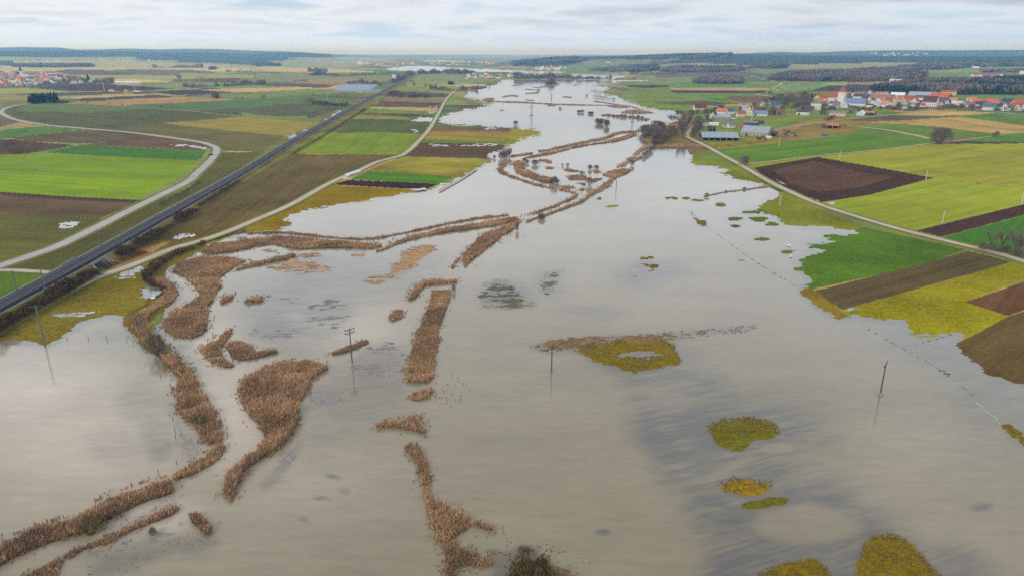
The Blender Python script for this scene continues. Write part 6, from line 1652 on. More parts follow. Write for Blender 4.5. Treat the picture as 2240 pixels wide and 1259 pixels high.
HS(1740, 180, [
 (352, 482, 145, 125, 'e', (236, 232, 206), GRY, 'pale yellow hall with a dark blue gate at the left of the village', dict(yaw=8, rise=.2)),
 (362, 345, 160, 108, 'g', YEL, ORA, 'yellow gabled house with orange roof left of the church', dict(yaw=-24)),
 (482, 340, 130, 112, 'e', CRE, RED, 'cream house with red roof touching the yellow one', dict(yaw=12)),
 (490, 420, 105, 72, 'e', (96, 76, 68), BRO, 'dark brown barn below the church', dict(yaw=-8, **BN)),
 (552, 420, 34, 85, 'g', (214, 168, 142), RED, 'narrow salmon tower house below the church', dict(yaw=5, depth=5, rise=.2)),
 (700, 452, 100, 100, 'e', PNK, GRY, 'pink house with grey roof below the church tower', dict(yaw=18)),
 (802, 446, 108, 105, 'g', WHI, (190, 190, 192), 'white gabled house right below the church tower', dict(yaw=-14)),
 (1012, 415, 285, 112, 'e', WHI, SLA, 'white barn with its whole roof in blue solar panels', dict(yaw=-8, rise=.6, solar=True, **BN)),
 (1190, 392, 85, 82, 'e', (150, 110, 88), BRO, 'red brown barn right of the solar roof', dict(yaw=12, **BN)),
 (1277, 392, 130, 98, 'g', PGR, BRO, 'pale green gabled house in the middle of the village', dict(yaw=-18)),
 (1270, 447, 92, 60, 'e', WHI, DGR, 'white annex in front of the pale green gable', dict(yaw=5, rise=.25)),
 (1450, 427, 212, 86, 'e', WHI, (168, 172, 178), 'long white building with grey roof in the middle of the village', dict(yaw=-4)),
 (1600, 397, 130, 112, 'e', CRE, RED, 'cream house with red brown roof left of the concrete silo', dict(yaw=-20)),
 (1078, 292, 175, 82, 'e', WHI, MAR, 'white house with dark maroon roof behind the solar barn', dict(yaw=-22)),
 (1075, 240, 160, 44, 'e', WHI, (200, 200, 200), 'white house at the back behind the maroon roof', dict(yaw=14)),
 (1272, 212, 62, 60, 'g', WHI, GRY, 'small white gable at the back of the village', dict(yaw=-15)),
 (1222, 302, 110, 85, 'e', (120, 116, 116), SLA, 'dark slate roofed house behind the pale green gable', dict(yaw=20)),
 (1385, 322, 205, 92, 'e', WHI, (168, 108, 80), 'white house with orange brown roof behind the long white building', dict(yaw=-24)),
 (1440, 272, 250, 62, 'e', (150, 150, 150), (150, 152, 156), 'grey metal roofed shed at the back of the village', dict(yaw=-6, **SH)),
 (1492, 216, 170, 42, 'e', CRE, ORA, 'cream house with orange roof at the very back', dict(yaw=10)),
 (1750, 257, 190, 66, 'e', WHI, (226, 226, 226), 'white rounded hall at the back right of the village', dict(yaw=-10, rise=.55, **BN)),
 (1832, 342, 150, 92, 'e', CRE, ORA, 'cream house with bright orange roof right of the silo', dict(yaw=14)),
 (1862, 392, 100, 92, 'g', PGR, ORA, 'pale yellow green gable with orange roof right of the silo', dict(yaw=-16)),
 (1962, 350, 170, 92, 'e', CRE, RED, 'long cream house with patched red roof', dict(yaw=16)),
 (2035, 362, 95, 74, 'g', WHI, RED, 'white gable at the right end of the patched red roof', dict(yaw=-20)),
 (1905, 462, 95, 48, 'e', WHI, DGR, 'white garage at the front of the village', dict(yaw=4, rise=.2)),
 (715, 588, 245, 78, 'e', PNK, (140, 124, 116), 'low pink farm shed with brown roof on the lawn', dict(yaw=-12, **SH)),
 (1110, 578, 130, 72, 'g', (200, 216, 226), WHI, 'pale blue gabled shed on the meadow', dict(yaw=-14, **SH)),
 (1245, 572, 190, 62, 'e', (90, 86, 84), ORA, 'open shed with orange roof behind the pale blue gable', dict(yaw=-14, open_front=True, **SH)),
 (470, 558, 105, 52, 'e', WHI, DGR, 'white open garage left of the pink farm shed', dict(yaw=4, open_front=True, **SH)),
 (635, 798, 190, 72, 'e', (96, 76, 68), ORA, 'lone field shed with bright orange roof', dict(yaw=-12, open_front=True, **SH)),
 (620, 395, 90, 52, 'e', PNK, MAR, 'low pink house with maroon roof left of the white gable', dict(yaw=-10)),
])
HS(1960, 180, [
 (430, 275, 360, 85, 'e', (158, 162, 168), (160, 166, 176), 'big grey hall at the back of the village', dict(yaw=-8, depth=22, rise=.6, **BN)),
 (720, 302, 290, 92, 'e', (112, 104, 98), (186, 104, 76), 'dark barn with bright orange roof beside the grey hall', dict(yaw=-26, depth=18, rise=.6, **BN)),
 (905, 227, 190, 70, 'e', YEL, RED, 'yellow hall with red roof at the edge of the wood', dict(yaw=6, rise=.35)),
 (640, 195, 55, 45, 'g', CRE, ORA, 'tiny cream gable left of the yellow hall', dict(yaw=10)),
 (735, 215, 140, 40, 'e', (100, 92, 92), MAR, 'dark low shed left of the yellow hall', dict(yaw=4, **SH)),
 (555, 427, 205, 150, 'e', WHI, MAR, 'tall white house with maroon and grey roof', dict(yaw=-24)),
 (170, 462, 92, 48, 'e', WHI, GRY, 'white flat roofed annex at the garden edge', dict(yaw=3, rise=.1)),
 (290, 430, 70, 60, 'g', CRE, GRY, 'small cream gable left of the tall white house', dict(yaw=10)),
 (762, 412, 92, 64, 'g', CRE, BRO, 'cream gabled house right of the tall white one', dict(yaw=-12)),
 (800, 350, 80, 50, 'e', (226, 222, 214), GRY, 'grey roofed house behind the cream gable', dict(yaw=14)),
 (872, 412, 72, 92, 'g', WHI, DGR, 'narrow white gable with black roof', dict(yaw=-18)),
 (980, 385, 120, 92, 'e', (176, 186, 200), (200, 130, 104), 'blue grey house with pink red roof', dict(yaw=16)),
 (1045, 345, 60, 62, 'g', (196, 212, 226), GRY, 'pale blue gable behind the gardens', dict(yaw=-10)),
 (1150, 422, 62, 80, 'g', WHI, (150, 150, 154), 'white gable with grey roof standing apart', dict(yaw=-22)),
 (1292, 402, 75, 62, 'g', WHI, GRY, 'white gable left of the orange roof', dict(yaw=-18)),
 (1395, 365, 115, 62, 'e', (224, 190, 140), ORA, 'ochre house with orange roof', dict(yaw=-16)),
 (1480, 348, 64, 48, 'g', WHI, RED, 'small white gable behind the ochre house', dict(yaw=12)),
 (1425, 425, 130, 74, 'e', WHI, MAR, 'white house with maroon roof in front of the ochre one', dict(yaw=-14)),
 (1520, 422, 105, 76, 'e', WHI, (176, 74, 72), 'white house with crimson roof', dict(yaw=20)),
 (1610, 402, 150, 92, 'e', CRE, (204, 104, 76), 'cream house with salmon red roof', dict(yaw=-24)),
 (1592, 487, 165, 100, 'e', WHI, (96, 112, 120), 'white glass fronted house with blue grey roof', dict(yaw=-4)),
 (1712, 432, 110, 82, 'e', (226, 190, 160), ORA, 'peach house with orange roof right of the glass front', dict(yaw=16)),
 (1790, 400, 90, 62, 'e', (222, 216, 208), (140, 120, 112), 'pale house with brown roof behind the slate ones', dict(yaw=-12)),
 (1882, 402, 150, 92, 'e', WHI, (66, 76, 96), 'white house with steep dark blue roof at the back', dict(yaw=-24)),
 (1815, 468, 125, 74, 'e', (214, 216, 218), (66, 76, 96), 'low house with dark blue roof in front of the steep one', dict(yaw=14)),
 (1862, 497, 105, 102, 'g', WHI, BRO, 'big white gable in the front row at the right', dict(yaw=-16)),
 (1935, 482, 130, 90, 'e', WHI, RED, 'white house with red roof right of the big white gable', dict(yaw=18)),
 (2012, 462, 90, 82, 'e', CRE, RED, 'cream house with red roof third from the right edge', dict(yaw=-14)),
 (2078, 492, 105, 85, 'g', WHI, RED, 'white gable with red roof second from the right edge', dict(yaw=-18)),
 (2125, 430, 130, 100, 'e', CRE, (188, 92, 72), 'cream house with scarlet roof behind the right end of the row', dict(yaw=16)),
 (2182, 492, 95, 85, 'g', WHI, (206, 96, 72), 'white gable cut by the right edge of the photo', dict(yaw=-20)),
 (2150, 380, 120, 60, 'e', CRE, ORA, 'cream house with orange roof at the back by the right edge', dict(yaw=12)),
])
# concrete silo, church, far silos, greenhouse like sheds
def silo(px, py, wpx, hpx, rgb, label, dome=False):
    p = W(px, py); m = mpp(p); r_ = wpx*m/2; h = hpx*m
    e = empty('silo', p); tag(e, label, 'silo')
    link('tank', MB().tube([(0, 0, -1), (0, 0, h*.9)], [r_, r_], 18).mesh('tank', cm(rgb)), e)
    link('cap', MB().tube([(0, 0, h*.9), (0, 0, h*.97), (0, 0, h)], [r_*1.03, r_*.6, r_*.1], 18).mesh('cap', cm(tuple(int(v*.85) for v in rgb))), e)
silo(1740+1702/7.868, 180+412/7.868, 62/7.868, 112/7.868, (206, 190, 160), 'tan concrete silo in the church village')
silo(861.5, 173, 4.5, 9, (232, 236, 240), 'left white silo beside the far railway')
silo(866, 173, 4, 8.5, (232, 236, 240), 'middle white silo beside the far railway')
silo(870.5, 172.5, 3, 5.5, (206, 212, 220), 'small grey silo right of the white ones')
house(878, 174, 8, 12, 'g', (226, 208, 176), RED, 'tall cream mill house beside the far silos', yaw=-15)
def church(px, py, wpx, hb, hs, nave, label, wall=WHI, roof=RED):
    p = W(px, py); m = mpp(p); w_ = wpx*m; b = hb*m; s_ = hs*m
    e = empty('church', p, math.atan2(-p.x, p.y)+R(-20)); tag(e, label, 'church')
    t_ = link('tower', MB().box(-w_/2, w_/2, -w_/2, w_/2, -2, b).mesh('tower', cm(wall)), e)
    link('spire', MB().add([(-w_*.56, -w_*.56, b), (w_*.56, -w_*.56, b), (w_*.56, w_*.56, b), (-w_*.56, w_*.56, b), (-w_*.3, -w_*.3, b+s_*.35), (w_*.3, -w_*.3, b+s_*.35), (w_*.3, w_*.3, b+s_*.35), (-w_*.3, w_*.3, b+s_*.35), (0, 0, b+s_)],
         [(3, 2, 1, 0), (0, 1, 5, 4), (1, 2, 6, 5), (2, 3, 7, 6), (3, 0, 4, 7), (4, 5, 8), (5, 6, 8), (6, 7, 8), (7, 4, 8)]).mesh('spire', tile_mat(roof)), e)
    for k in range(2): link('window', win_me, t_, (w_*(-.2+.4*k), -w_/2-.03, b*.8))
    nw, nl, nh = nave[0]*m, nave[1]*m, nave[2]*m
    wh = nh*.45
    x1 = -w_/2; x0 = x1-nl
    link('nave', MB().add([(x0, -nw/2, -2), (x1, -nw/2, -2), (x1, nw/2, -2), (x0, nw/2, -2), (x0, -nw/2, wh), (x1, -nw/2, wh), (x1, nw/2, wh), (x0, nw/2, wh), (x0, 0, nh), (x1, 0, nh)],
         [(0, 1, 5, 4), (2, 3, 7, 6), (3, 0, 4, 8, 7), (1, 2, 6, 9, 5)]).mesh('nave', cm(wall)), e)
    link('roof', MB().add([(x0-.4, -nw/2-.4, wh-.2), (x1, -nw/2-.4, wh-.2), (x1, 0, nh+.25), (x0-.4, 0, nh+.25), (x0-.4, nw/2+.4, wh-.2), (x1, nw/2+.4, wh-.2)], [(0, 1, 2, 3), (3, 2, 5, 4)]).mesh('roof', tile_mat(roof)), e)
    for k in range(4): link('window', win_me, e, (x0+nl*(k+.5)/4, -nw/2-.04, wh*.6))
church(1740+790/7.868, 180+345/7.868, 11.8, 19.0, 11.5, (13, 17, 18), 'white church with square tower and red pointed spire')
church(47.5, 166.5, 4.2, 8.5, 9, (4, 5, 5.5), 'far white church with a thin black spire in the left village', WHI, (60, 62, 72))

# distant villages: houses a few pixels across, each its own object, no parts to see
def tiny_me(wall, roof, k):
    w_, d, wh, h = (11+3*k, 9, 4.6, 9.2)
    b = MB().add([(-w_/2, 0, -2), (w_/2, 0, -2), (w_/2, d, -2), (-w_/2, d, -2), (-w_/2, 0, wh), (w_/2, 0, wh), (w_/2, d, wh), (-w_/2, d, wh), (-w_/2, d/2, h), (w_/2, d/2, h)],
                 [(0, 1, 5, 4), (2, 3, 7, 6), (3, 0, 4, 8, 7), (1, 2, 6, 9, 5)], 0)
    b.add([(-w_/2-.4, -.4, wh-.3), (w_/2+.4, -.4, wh-.3), (w_/2+.4, d/2, h+.2), (-w_/2-.4, d/2, h+.2), (-w_/2-.4, d+.4, wh-.3), (w_/2+.4, d+.4, wh-.3)], [(0, 1, 2, 3), (3, 2, 5, 4)], 1)
    for q in range(3): b.box(-w_/2+w_*(q+.5)/3-.5, -w_/2+w_*(q+.5)/3+.5, -.08, .02, 1.2, 2.6, 2)
    return b.mesh('distant_house', cm(wall), tile_mat(roof), M_GLASS)
ROOFN = (('red roof', (186, 100, 76)), ('orange roof', (208, 124, 84)), ('dark grey roof', (98, 98, 108)), ('brown roof', (142, 104, 90)), ('pale roof', (206, 206, 206)))
WALLN = (('white', (240, 238, 232)), ('cream', (240, 226, 196)))
TINY = {(i, j): tiny_me(WALLN[i][1], ROOFN[j][1], (i+j) % 3) for i in range(2) for j in range(5)}
def village(poly, n, where, sc=1.0, mind=3.0):
    q = np.array(poly, float); x0, y0 = q.min(0); x1, y1 = q.max(0); pts = []; tries = 0
    while len(pts) < n and tries < 20000:
        tries += 1
        x, y = rng.uniform(x0, x1), rng.uniform(y0, y1)
        if not in_poly(np.array([x]), np.array([y]), q)[0]: continue
        if any(abs(x-a)/mind+abs(y-b)/(mind*.5) < 1 for a, b in pts): continue
        pts.append((x, y))
        i = 0 if rng.random() < .75 else 1; j = rng.choices(range(5), (5, 4, 4, 3, 2))[0]
        p = W(x, y)
        o = link('distant_house', TINY[(i, j)], None, p, math.atan2(-p.x, p.y)+rng.choice((0, .35, -.4, 1.2, -1.2, 1.57)))
        s_ = sc*rng.uniform(.85, 1.3); o.scale = (s_, s_, s_)
        tag(o, '%s house with %s in %s' % (WALLN[i][0], ROOFN[j][0], where), 'house', '%s houses with %s in %s' % (WALLN[i][0], ROOFN[j][0], where))
village([(-30, 164), (0, 163), (40, 160), (90, 160), (135, 163), (150, 168), (140, 176), (120, 183), (60, 190), (-30, 191)], 96, 'the left village', 1.0, 5.0)
village([(140, 178), (180, 175), (245, 178), (240, 182), (160, 183)], 13, 'the row right of the left village', 1.0, 6)
village([(62, 136), (70, 133), (130, 132), (128, 136)], 9, 'the far hamlet above the left wood', 1.3, 4)
village([(190, 129), (280, 130), (370, 134), (280, 134), (200, 131)], 14, 'the pale far village under the left ridge', 1.3, 4)
village([(660, 133), (720, 131), (800, 138), (860, 141), (920, 138), (860, 145), (760, 142)], 22, 'the distant town left of the far lake', 1.5, 5)
village([(920, 141), (960, 136), (1040, 136), (1110, 140), (1060, 143), (960, 143)], 20, 'the distant town beside the far lake', 1.5, 5)
village([(1018, 168), (1040, 163), (1080, 163), (1125, 166), (1120, 172), (1060, 173)], 24, 'the village at the left head of the flood', 1.0, 4)
village([(1162, 151), (1200, 148), (1240, 150), (1236, 154), (1180, 153)], 16, 'the village behind the far flood', 1.3, 4)
village([(2120, 170), (2170, 166), (2200, 160), (2240, 160), (2330, 162), (2330, 176), (2200, 172), (2140, 174)], 20, 'the small village at the right edge', 1.1, 6)
village([(1900, 117), (1960, 115), (2030, 117), (2030, 124), (1930, 124)], 20, 'the distant village on the right ridge', 1.8, 5)
village([(1790, 228), (1870, 218), (2000, 214), (2070, 222), (2240, 226), (2300, 228), (2300, 240), (2150, 238), (2020, 235), (1800, 237)], 42, 'the gaps of the church village', .72, 7)
house(2152, 170, 34, 8, 'e', (214, 180, 160), (150, 96, 84), 'long low brown roofed hall in the small village at the right edge', yaw=4, wins=False, name='barn', cat='barn')
house(1958, 182, 20, 7, 'e', WHI, (206, 210, 212), 'white farm hall in front of the grey wood', yaw=-4, wins=False, name='barn', cat='barn')
house(1946, 186, 14, 4.5, 'e', WHI, (230, 230, 230), 'white tent hall in front of the farm hall', yaw=-4, wins=False, name='barn', cat='barn')
house(2083, 150, 13, 4.5, 'e', (226, 190, 140), ORA, 'orange hilltop farm building in the far meadow', yaw=4, wins=False, name='barn', cat='barn')
house(2120, 149, 30, 2.6, 'e', WHI, (222, 224, 226), 'long white hilltop shed right of the orange farm building', yaw=4, wins=False, name='shed', cat='shed')
house(1541, 158.5, 6, 2.4, 'e', (190, 70, 60), (206, 70, 60), 'tiny scarlet barn under the far grey wood', yaw=4, wins=False, name='barn', cat='barn')
house(1330, 138, 9, 4.5, 'e', WHI, GRY, 'far white farm on the green slope', yaw=4, wins=False, name='barn', cat='barn')
house(265, 183, 20, 4, 'e', (206, 224, 230), (222, 232, 236), 'left pale shed in the row right of the left village', yaw=4, wins=False, name='shed', cat='shed')
house(293, 183, 24, 3.4, 'e', (206, 224, 230), (230, 234, 236), 'right pale shed in the row right of the left village', yaw=4, wins=False, name='shed', cat='shed')
house(787, 141, 7, 5.5, 'e', WHI, (230, 230, 230), 'bright white works building in the distant town', yaw=4, wins=False, name='barn', cat='barn')
house(1021, 172.5, 6, 2.2, 'e', WHI, (236, 236, 236), 'white hall at the left end of the flood head village', yaw=4, wins=False, name='barn', cat='barn')
# ---------------------------------------------------------------- small things
# building yard by the left village: heaps
def heap(px, py, wpx, hpx, rgb, label, cat='heap'):
    p = W(px, py); m = mpp(p); w_ = wpx*m/2; h = hpx*m
    n = 28; V = [(0, 0, h)]; Fc = []
    for k, (fr, fz) in enumerate(((.35, .8), (.7, .4), (1.0, -.1))):
        for i in range(n):
            a = 2*math.pi*i/n; j = 1+.18*math.sin(3*a+px)+.1*math.sin(7*a)
            V.append((math.cos(a)*w_*fr*j, math.sin(a)*w_*.5*fr*j, h*fz*(1+.15*math.sin(5*a+k))))
    for i in range(n): Fc.append((0, 1+i, 1+(i+1) % n))
    for r_ in range(2):
        for i in range(n):
            a, b = 1+r_*n+i, 1+r_*n+(i+1) % n; Fc += [(a, a+n, b+n), (a, b+n, b)]
    o = link('heap', MB().add(V, Fc).mesh('heap', cm(rgb, .95, .2, .3)), None, p)
    tag(o, label, cat); return o
heap(244, 200.5, 14, 4, (190, 170, 140), 'sandy heap in the building yard by the tall white pole')
heap(276, 200.5, 12, 4, (176, 140, 122), 'reddish heap at the right of the building yard')
heap(267, 201.5, 6, 2.4, (70, 66, 62), 'dark heap between the sandy and reddish ones')
heap(300, 201, 20, 2, (206, 206, 196), 'long pale heap at the right end of the building yard')
heap(1731, 297, 22, 4, (140, 132, 124), 'grey rubble heap beside the farm yard')
# white wrapped bale row by the farm road
def bale_row(px, py, wpx, label):
    a = Wp(762, 386, .7); b = Wp(788, 377.5, .7); d = b-a; L = d.length
    e = empty('wrapped_bales', a, math.atan2(d.y, d.x)); tag(e, label, 'silage bags')
    mw = cm((226, 230, 234), .4, .06, .8)
    n = int(L/1.5)
    for k in range(n):
        pts = [(L*k/n+L/n*.02, 0, .9), (L*k/n+L/n*.2, 0, .9), (L*k/n+L/n*.8, 0, .9), (L*k/n+L/n*.98, 0, .9)]
        link('bale', MB().tube(pts, [.8, 1.05, 1.05, .8], 12).mesh('bale', mw), e)
        link('bale', MB().tube([(p_[0], 1.9, .9) for p_ in pts], [.8, 1.05, 1.05, .8], 12).mesh('bale', mw), e)
bale_row(0, 0, 0, 'white wrapped silage bales in a row beside the farm road')
p = W(756, 391); o = link('tarp', MB().box(-2.2, 2.2, -1, 1, 0, .7).box(-1.6, 1.6, -.7, .7, .7, 1.1).mesh('tarp', cm((220, 220, 214), .7)), None, p, .6)
tag(o, 'small white tarpaulin covered pile left of the silage bales', 'pile')
# solar field
p = W(0, 0) if False else None
M_PV = plain('pale_solar_glass', s2l((150, 160, 180)), .3, .08)
for k in range(7):
    y = 188+ k*1.9
    a = W(742-k*2.3+3, y); b = W(826-k*3, y-.2)
    d = b-a; L = d.length; ang = math.atan2(d.y, d.x)
    e = empty('solar_row', a, ang); tag(e, 'blue grey solar panel row in the field left of the railway', 'solar panels', 'solar panel rows left of the railway')
    link('panel', MB().add([(0, 0, .8), (L, 0, .8), (L, 5.5, 3.6), (0, 5.5, 3.6), (0, 0, .7), (L, 0, .7), (L, 5.5, 3.5), (0, 5.5, 3.5)], [(0, 1, 2, 3), (7, 6, 5, 4), (0, 4, 5, 1), (2, 6, 7, 3)]).mesh('panel', M_PV), e)
    mb = MB()
    for i in range(12): mb.box(L*(i+.5)/12-.1, L*(i+.5)/12+.1, 2.5, 2.7, -.5, 2.1)
    link('frame', mb.mesh('frame', M_STEEL), e)
# cars
M_TYRE = plain('tyre_rubber', s2l((40, 40, 42)), .9, .05)
def car(px, py, rgb, yaw, label, van=False):
    p = W(px, py, .2); e = empty('car', p, yaw); tag(e, label, 'car')
    pm = cm(rgb, .35, .04)
    hb = 1.9 if van else 1.45
    link('body', MB().add([(-2.2, -.85, .3), (2.2, -.85, .3), (2.2, .85, .3), (-2.2, .85, .3), (-2.2, -.88, .85), (2.25, -.85, .75), (2.25, .85, .75), (-2.2, .88, .85)],
        [(0, 3, 2, 1), (4, 5, 6, 7), (0, 1, 5, 4), (1, 2, 6, 5), (2, 3, 7, 6), (3, 0, 4, 7)]).mesh('body', pm), e)
    link('cabin', MB().add([(-2.0, -.8, .85), (1.1, -.8, .8), (1.1, .8, .8), (-2.0, .8, .85), (-1.6, -.66, hb), (.3, -.66, hb), (.3, .66, hb), (-1.6, .66, hb)],
        [(4, 5, 6, 7), (0, 1, 5, 4), (1, 2, 6, 5), (2, 3, 7, 6), (3, 0, 4, 7)]).mesh('cabin', M_GLASS), e)
    wm_ = MB().tube([(0, -.12, 0), (0, .12, 0)], [.33, .33], 12).mesh('wheel', M_TYRE)
    for sx in (-1.35, 1.4):
        for sy in (-.82, .82): link('wheel', wm_, e, (sx, sy, .33))
car(461.5, 340, (60, 62, 70), 1.0, 'dark car on the country road below its sharp bend')
car(287, 290.6, (226, 226, 224), -.1, 'white car on the straight part of the country road')
# container and poles by the farm
p = W(1740+515/7.868, 180+930/7.868); m_ = mpp(p)
e = empty('container', p, -.15); tag(e, 'teal container wagon on the meadow edge', 'container')
link('box', MB().box(-5.5*m_, 5.5*m_, 0, 2.6, .5, 4.2*m_).mesh('box', cm((70, 130, 142), .6)), e)
link('end_door', MB().box(-5.62*m_, -5.52*m_, .1, 2.5, .6, 4.0*m_).mesh('end_door', cm((50, 70, 80), .6)), e)
wm_ = MB().tube([(0, -.15, 0), (0, .15, 0)], [.5, .5], 12).mesh('wheel', M_TYRE)
for sx in (-4, 4):
    for yy in (.2, 2.4): link('wheel', wm_, e, (sx*m_, yy, .5))
# dark gate on the pale yellow hall
# birds
bird_d = MB().tube([(-.32, 0, .1), (-.2, 0, .12), (0, 0, .14), (.2, 0, .13), (.3, 0, .1)], [.02, .13, .17, .13, .03], 7).tube([(.18, 0, .14), (.26, 0, .32), (.3, 0, .36), (.42, 0, .34)], [.06, .05, .07, .02], 6)
duck_me = bird_d.mesh('duck', cm((58, 54, 50)))
swan_me = MB().tube([(-.75, 0, .34), (-.5, 0, .26), (0, 0, .3), (.4, 0, .28), (.65, 0, .2)], [.03, .26, .34, .27, .05], 8).tube([(.45, 0, .3), (.62, 0, .7), (.58, 0, 1.0), (.72, 0, 1.06), (.9, 0, .98)], [.12, .07, .06, .08, .02], 6).mesh('swan', cm((238, 238, 236)))
for a, b in ((1645, 230), (1695, 440), (1680, 468), (1690, 490), (1735, 492), (1740, 520), (1785, 546), (1545, 540), (1650, 552), (1615, 610), (1620, 630), (1690, 638), (1765, 650), (1640, 665), (1580, 668), (1650, 684), (1720, 690), (1760, 690), (1640, 715), (1675, 740), (1835, 600), (1600, 662), (1710, 560), (1760, 678)):
    o = link('duck', duck_me, None, Wp(560+a/3.934, 700+b/3.934, 0), rng.uniform(0, 6.28)); o.scale = (.6, .6, .6)
    tag(o, 'dark waterfowl swimming right of the straight middle reed bed', 'duck', 'waterfowl flock right of the middle reed bed')
for a, b, l in ((180, 545, 'left of the small oval islet'), (232, 573, 'beside the small oval islet'), (196, 640, 'just below the small oval islet')):
    o = link('swan', swan_me, None, Wp(1680+a/3.934, 400+b/3.934, 0), rng.uniform(0, 6.28)); o.scale = (1.3, 1.3, 1.3)
    tag(o, 'white swan '+l+' near the green shore', 'swan')
# drowned stubs and drift tussocks showing dark in the shallows
stub = []
M_STUB_ = M_REED
def tussocks(poly, n, sz, label, col, h=.12):
    q = np.array(poly, float); x0, y0 = q.min(0); x1, y1 = q.max(0)
    xs = nrng.uniform(x0, x1, n*4); ys = nrng.uniform(y0, y1, n*4)
    k = in_poly(xs, ys, q) & (fbm(xs/26, ys/9, 15, 3) > .47)
    xs, ys = xs[k][:n], ys[k][:n]
    V = []; T = []
    for x, y in zip(xs, ys):
        p = Wp(x, y, 0); s_ = sz*rng.uniform(.25, .9); c = np.array(s2l(rng.choice(col)))
        for b in range(4):
            a = rng.uniform(0, 6.28); l = s_*rng.uniform(.6, 1.5)
            dx, dy = math.cos(a)*l, math.sin(a)*l*.6
            V += [(p.x-dx, p.y-dy, -.02), (p.x+dx, p.y+dy, -.02), (p.x+rng.uniform(-.5, .5)*s_, p.y+rng.uniform(-.5, .5)*s_, h*rng.uniform(.4, 1.2))]; T += [c, c, c*1.1]
    if V: tag(link('drowned_tussocks', tri_mesh('drowned_tussocks', V, T, M_REED)), label, 'tussocks', kind='stuff')
GB = ((126, 126, 128), (138, 132, 128), (146, 138, 130), (112, 114, 118))
tussocks([(1045, 640), (1060, 608), (1110, 608), (1140, 640), (1185, 668), (1110, 678), (1050, 672)], 420, .42, 'speckled drowned stubble patch in the middle of the flood', GB, .14)
tussocks([(1170, 630), (1195, 595), (1235, 575), (1232, 600), (1200, 648)], 90, .4, 'speckled drowned stubble streak right of the patch', GB, .14)
tussocks([(1100, 1180), (1220, 1190), (1300, 1220), (1250, 1290), (1100, 1290)], 130, .35, 'dark twiggy debris round the grass mound', ((84, 72, 70), (100, 88, 80), (140, 132, 124)))
tussocks([(1075, 560), (1090, 530), (1150, 490), (1220, 470), (1210, 490), (1120, 540)], 110, .4, 'dark drift specks along the right bank', GB)
tussocks([(1150, 756), (1300, 734), (1480, 724), (1660, 708), (1660, 722), (1480, 742), (1300, 764), (1160, 772)], 420, .45, 'ragged strip of drowned stubble by the islet with a pool', ((138, 110, 84), (126, 106, 86), (118, 108, 96), (150, 122, 92)), .2)
tussocks([(370, 870), (390, 860), (420, 930), (450, 990), (400, 1000), (385, 940)], 70, .35, 'dark drowned grass beside the left reed block', GB)
tussocks([(200, 1160), (330, 1100), (400, 1080), (400, 1110), (300, 1150), (220, 1190)], 120, .3, 'dark drowned grass between the two lower left strips', GB)
tussocks([(230, 1200), (330, 1160), (470, 1160), (500, 1190), (380, 1210), (250, 1259), (150, 1280)], 130, .3, 'dark drowned grass below the thin ditch strip', GB)
# straw mats
def mats(poly, n, label, cols=((206, 166, 132), (186, 150, 120), (214, 178, 146), (170, 134, 104))):
    q = np.array(poly, float); x0, y0 = q.min(0); x1, y1 = q.max(0); V = []; T = []; k = 0
    while k < n:
        x, y = rng.uniform(x0, x1), rng.uniform(y0, y1)
        if not in_poly(np.array([x]), np.array([y]), q)[0]: continue
        k += 1
        if rng.random() < .5: continue
        p = Wp(x, y, 0); c = np.array(s2l(rng.choice(cols)))
        for b in range(6):
            a = rng.gauss(.1, .5); l = rng.uniform(.5, 1.5); ox, oy = rng.gauss(0, 1.1), rng.gauss(0, .8); z = rng.uniform(.03, .2)
            dx, dy = math.cos(a)*l, math.sin(a)*l; nx, ny = -math.sin(a)*rng.uniform(.25, .6), math.cos(a)*rng.uniform(.25, .6)
            V += [(p.x+ox-dx, p.y+oy-dy, -.02), (p.x+ox+dx, p.y+oy+dy, z*.3), (p.x+ox+nx, p.y+oy+ny, z)]; T += [c, c, c]
            V += [(p.x+ox-dx, p.y+oy-dy, -.02), (p.x+ox-nx, p.y+oy-ny, z), (p.x+ox+dx, p.y+oy+dy, z*.3)]; T += [c, c, c]
    tag(link('straw_mat', tri_mesh('straw_mat', V, T, M_REED)), label, 'straw mat')
mats([(585, 588), (620, 572), (660, 570), (690, 576), (728, 582), (715, 592), (660, 597), (610, 592)], 130, 'left pale orange mat of floating straw')
mats([(655, 556), (690, 551), (702, 558), (680, 563), (660, 562)], 26, 'small floating straw mat above the left mat')
mats([(845, 584), (865, 570), (890, 566), (918, 576), (890, 588), (858, 592)], 60, 'middle floating straw mat in the upper shallows')
mats([(885, 548), (910, 537), (955, 533), (950, 543), (925, 560), (905, 572), (880, 568)], 90, 'upper floating straw mat nearest the straight reed band')
mats([(780, 604), (830, 600), (880, 590), (870, 604), (820, 612)], 24, 'sparse floating straw mat below the middle one')
mats([(572, 548), (590, 545), (605, 547), (596, 552)], 12, 'smallest floating straw mat under the wide reed belt')
mats([(1186, 744), (1300, 736), (1330, 738), (1290, 750), (1200, 758)], 60, 'rusty straw drift at the left end of the stubble strip', ((150, 112, 80), (132, 104, 78), (164, 128, 94)))
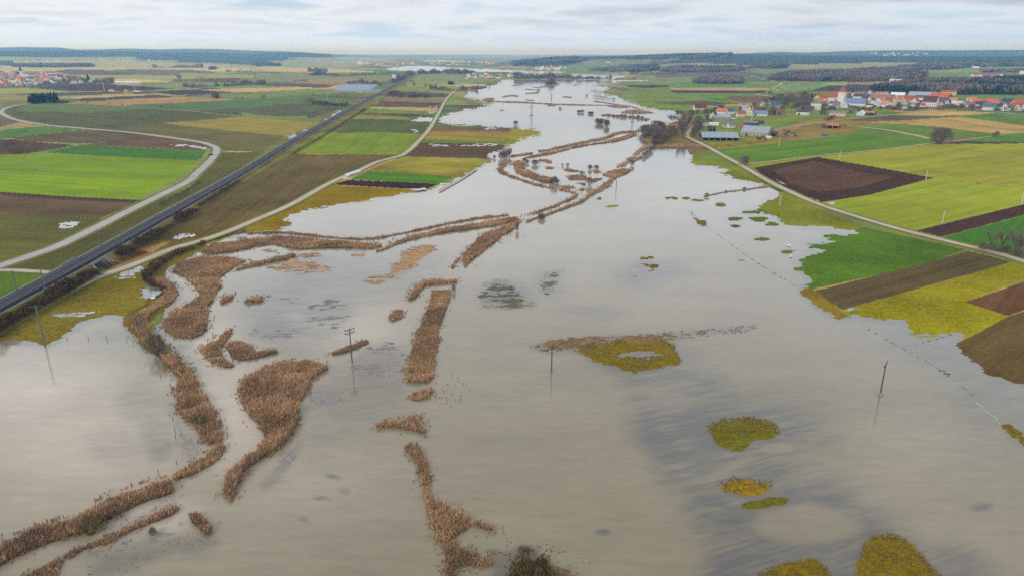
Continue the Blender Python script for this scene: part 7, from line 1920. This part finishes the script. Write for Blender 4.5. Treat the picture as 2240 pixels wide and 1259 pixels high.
# foam line against the drowned track
fm = MB(); fp = [Wp(a, b, .03) for a, b in ((2118, 868), (2135, 880), (2150, 890), (2160, 902), (2178, 912), (2184, 925), (2200, 935), (2215, 948), (2240, 966), (2280, 990))]
fp = catmull(fp, 2.0)
for i in range(len(fp)-1):
    if vnoise(np.array([i*.22]), np.array([.5]))[0] > .35: fm.tube([tuple(fp[i]+Vector((0, 0, .03))), tuple(fp[i+1]+Vector((0, 0, .03)))], [rng.uniform(.03, .1)]*2, 5)
tag(link('foam_line', fm.mesh('foam_line', cm((214, 214, 210), .9))), 'broken white foam line along the drowned track at the right', 'foam', kind='stuff')
for k, pts in enumerate(([(1512, 462), (1540, 490), (1600, 535), (1680, 590), (1745, 626)], [(1850, 690), (1900, 720), (1980, 765), (2050, 805), (2130, 865)], [(1995, 757), (2030, 745), (2060, 737), (2100, 722)])):
    wp = catmull([Wp(a, b, .02) for a, b in pts], 1.2); mb = MB()
    for i in range(len(wp)-1):
        if rng.random() < .35: continue
        s_ = rng.uniform(.1, .35); q = wp[i]
        mb.add([(q.x-s_*2, q.y-s_, -.05), (q.x+s_*2, q.y-s_, -.05), (q.x+s_, q.y+s_, -.05), (q.x, q.y, s_*.8)], [(0, 1, 3), (1, 2, 3), (2, 0, 3)])
    tag(link('grass_line', mb.mesh('grass_line', cm((84, 80, 62), .95))), ('dark drowned grass line from the thin grass spit to the strip corner', 'dark drowned grass line along the right hand track', 'short drowned grass line by the brown field')[k], 'grass line')
# ---------------------------------------------------------------- haze
hb = MB().box(-45000, 45000, -3000, 45000, -3, 215)
hm = bpy.data.materials.new('haze_air'); hm.use_nodes = True
ht = NT(hm.node_tree)
pv = ht.n('ShaderNodeVolumePrincipled', {'Color': (0.25, 0.55, 1.0, 1), 'Absorption Color': (1, 1, 1, 1), 'Density': 0.000098, 'Anisotropy': 0.1})
ht.n('ShaderNodeOutputMaterial', {'Volume': pv.outputs[0]})
tag(link('haze', hb.mesh('haze', hm)), 'thin bluish haze lying over the whole valley', 'haze', kind='stuff')
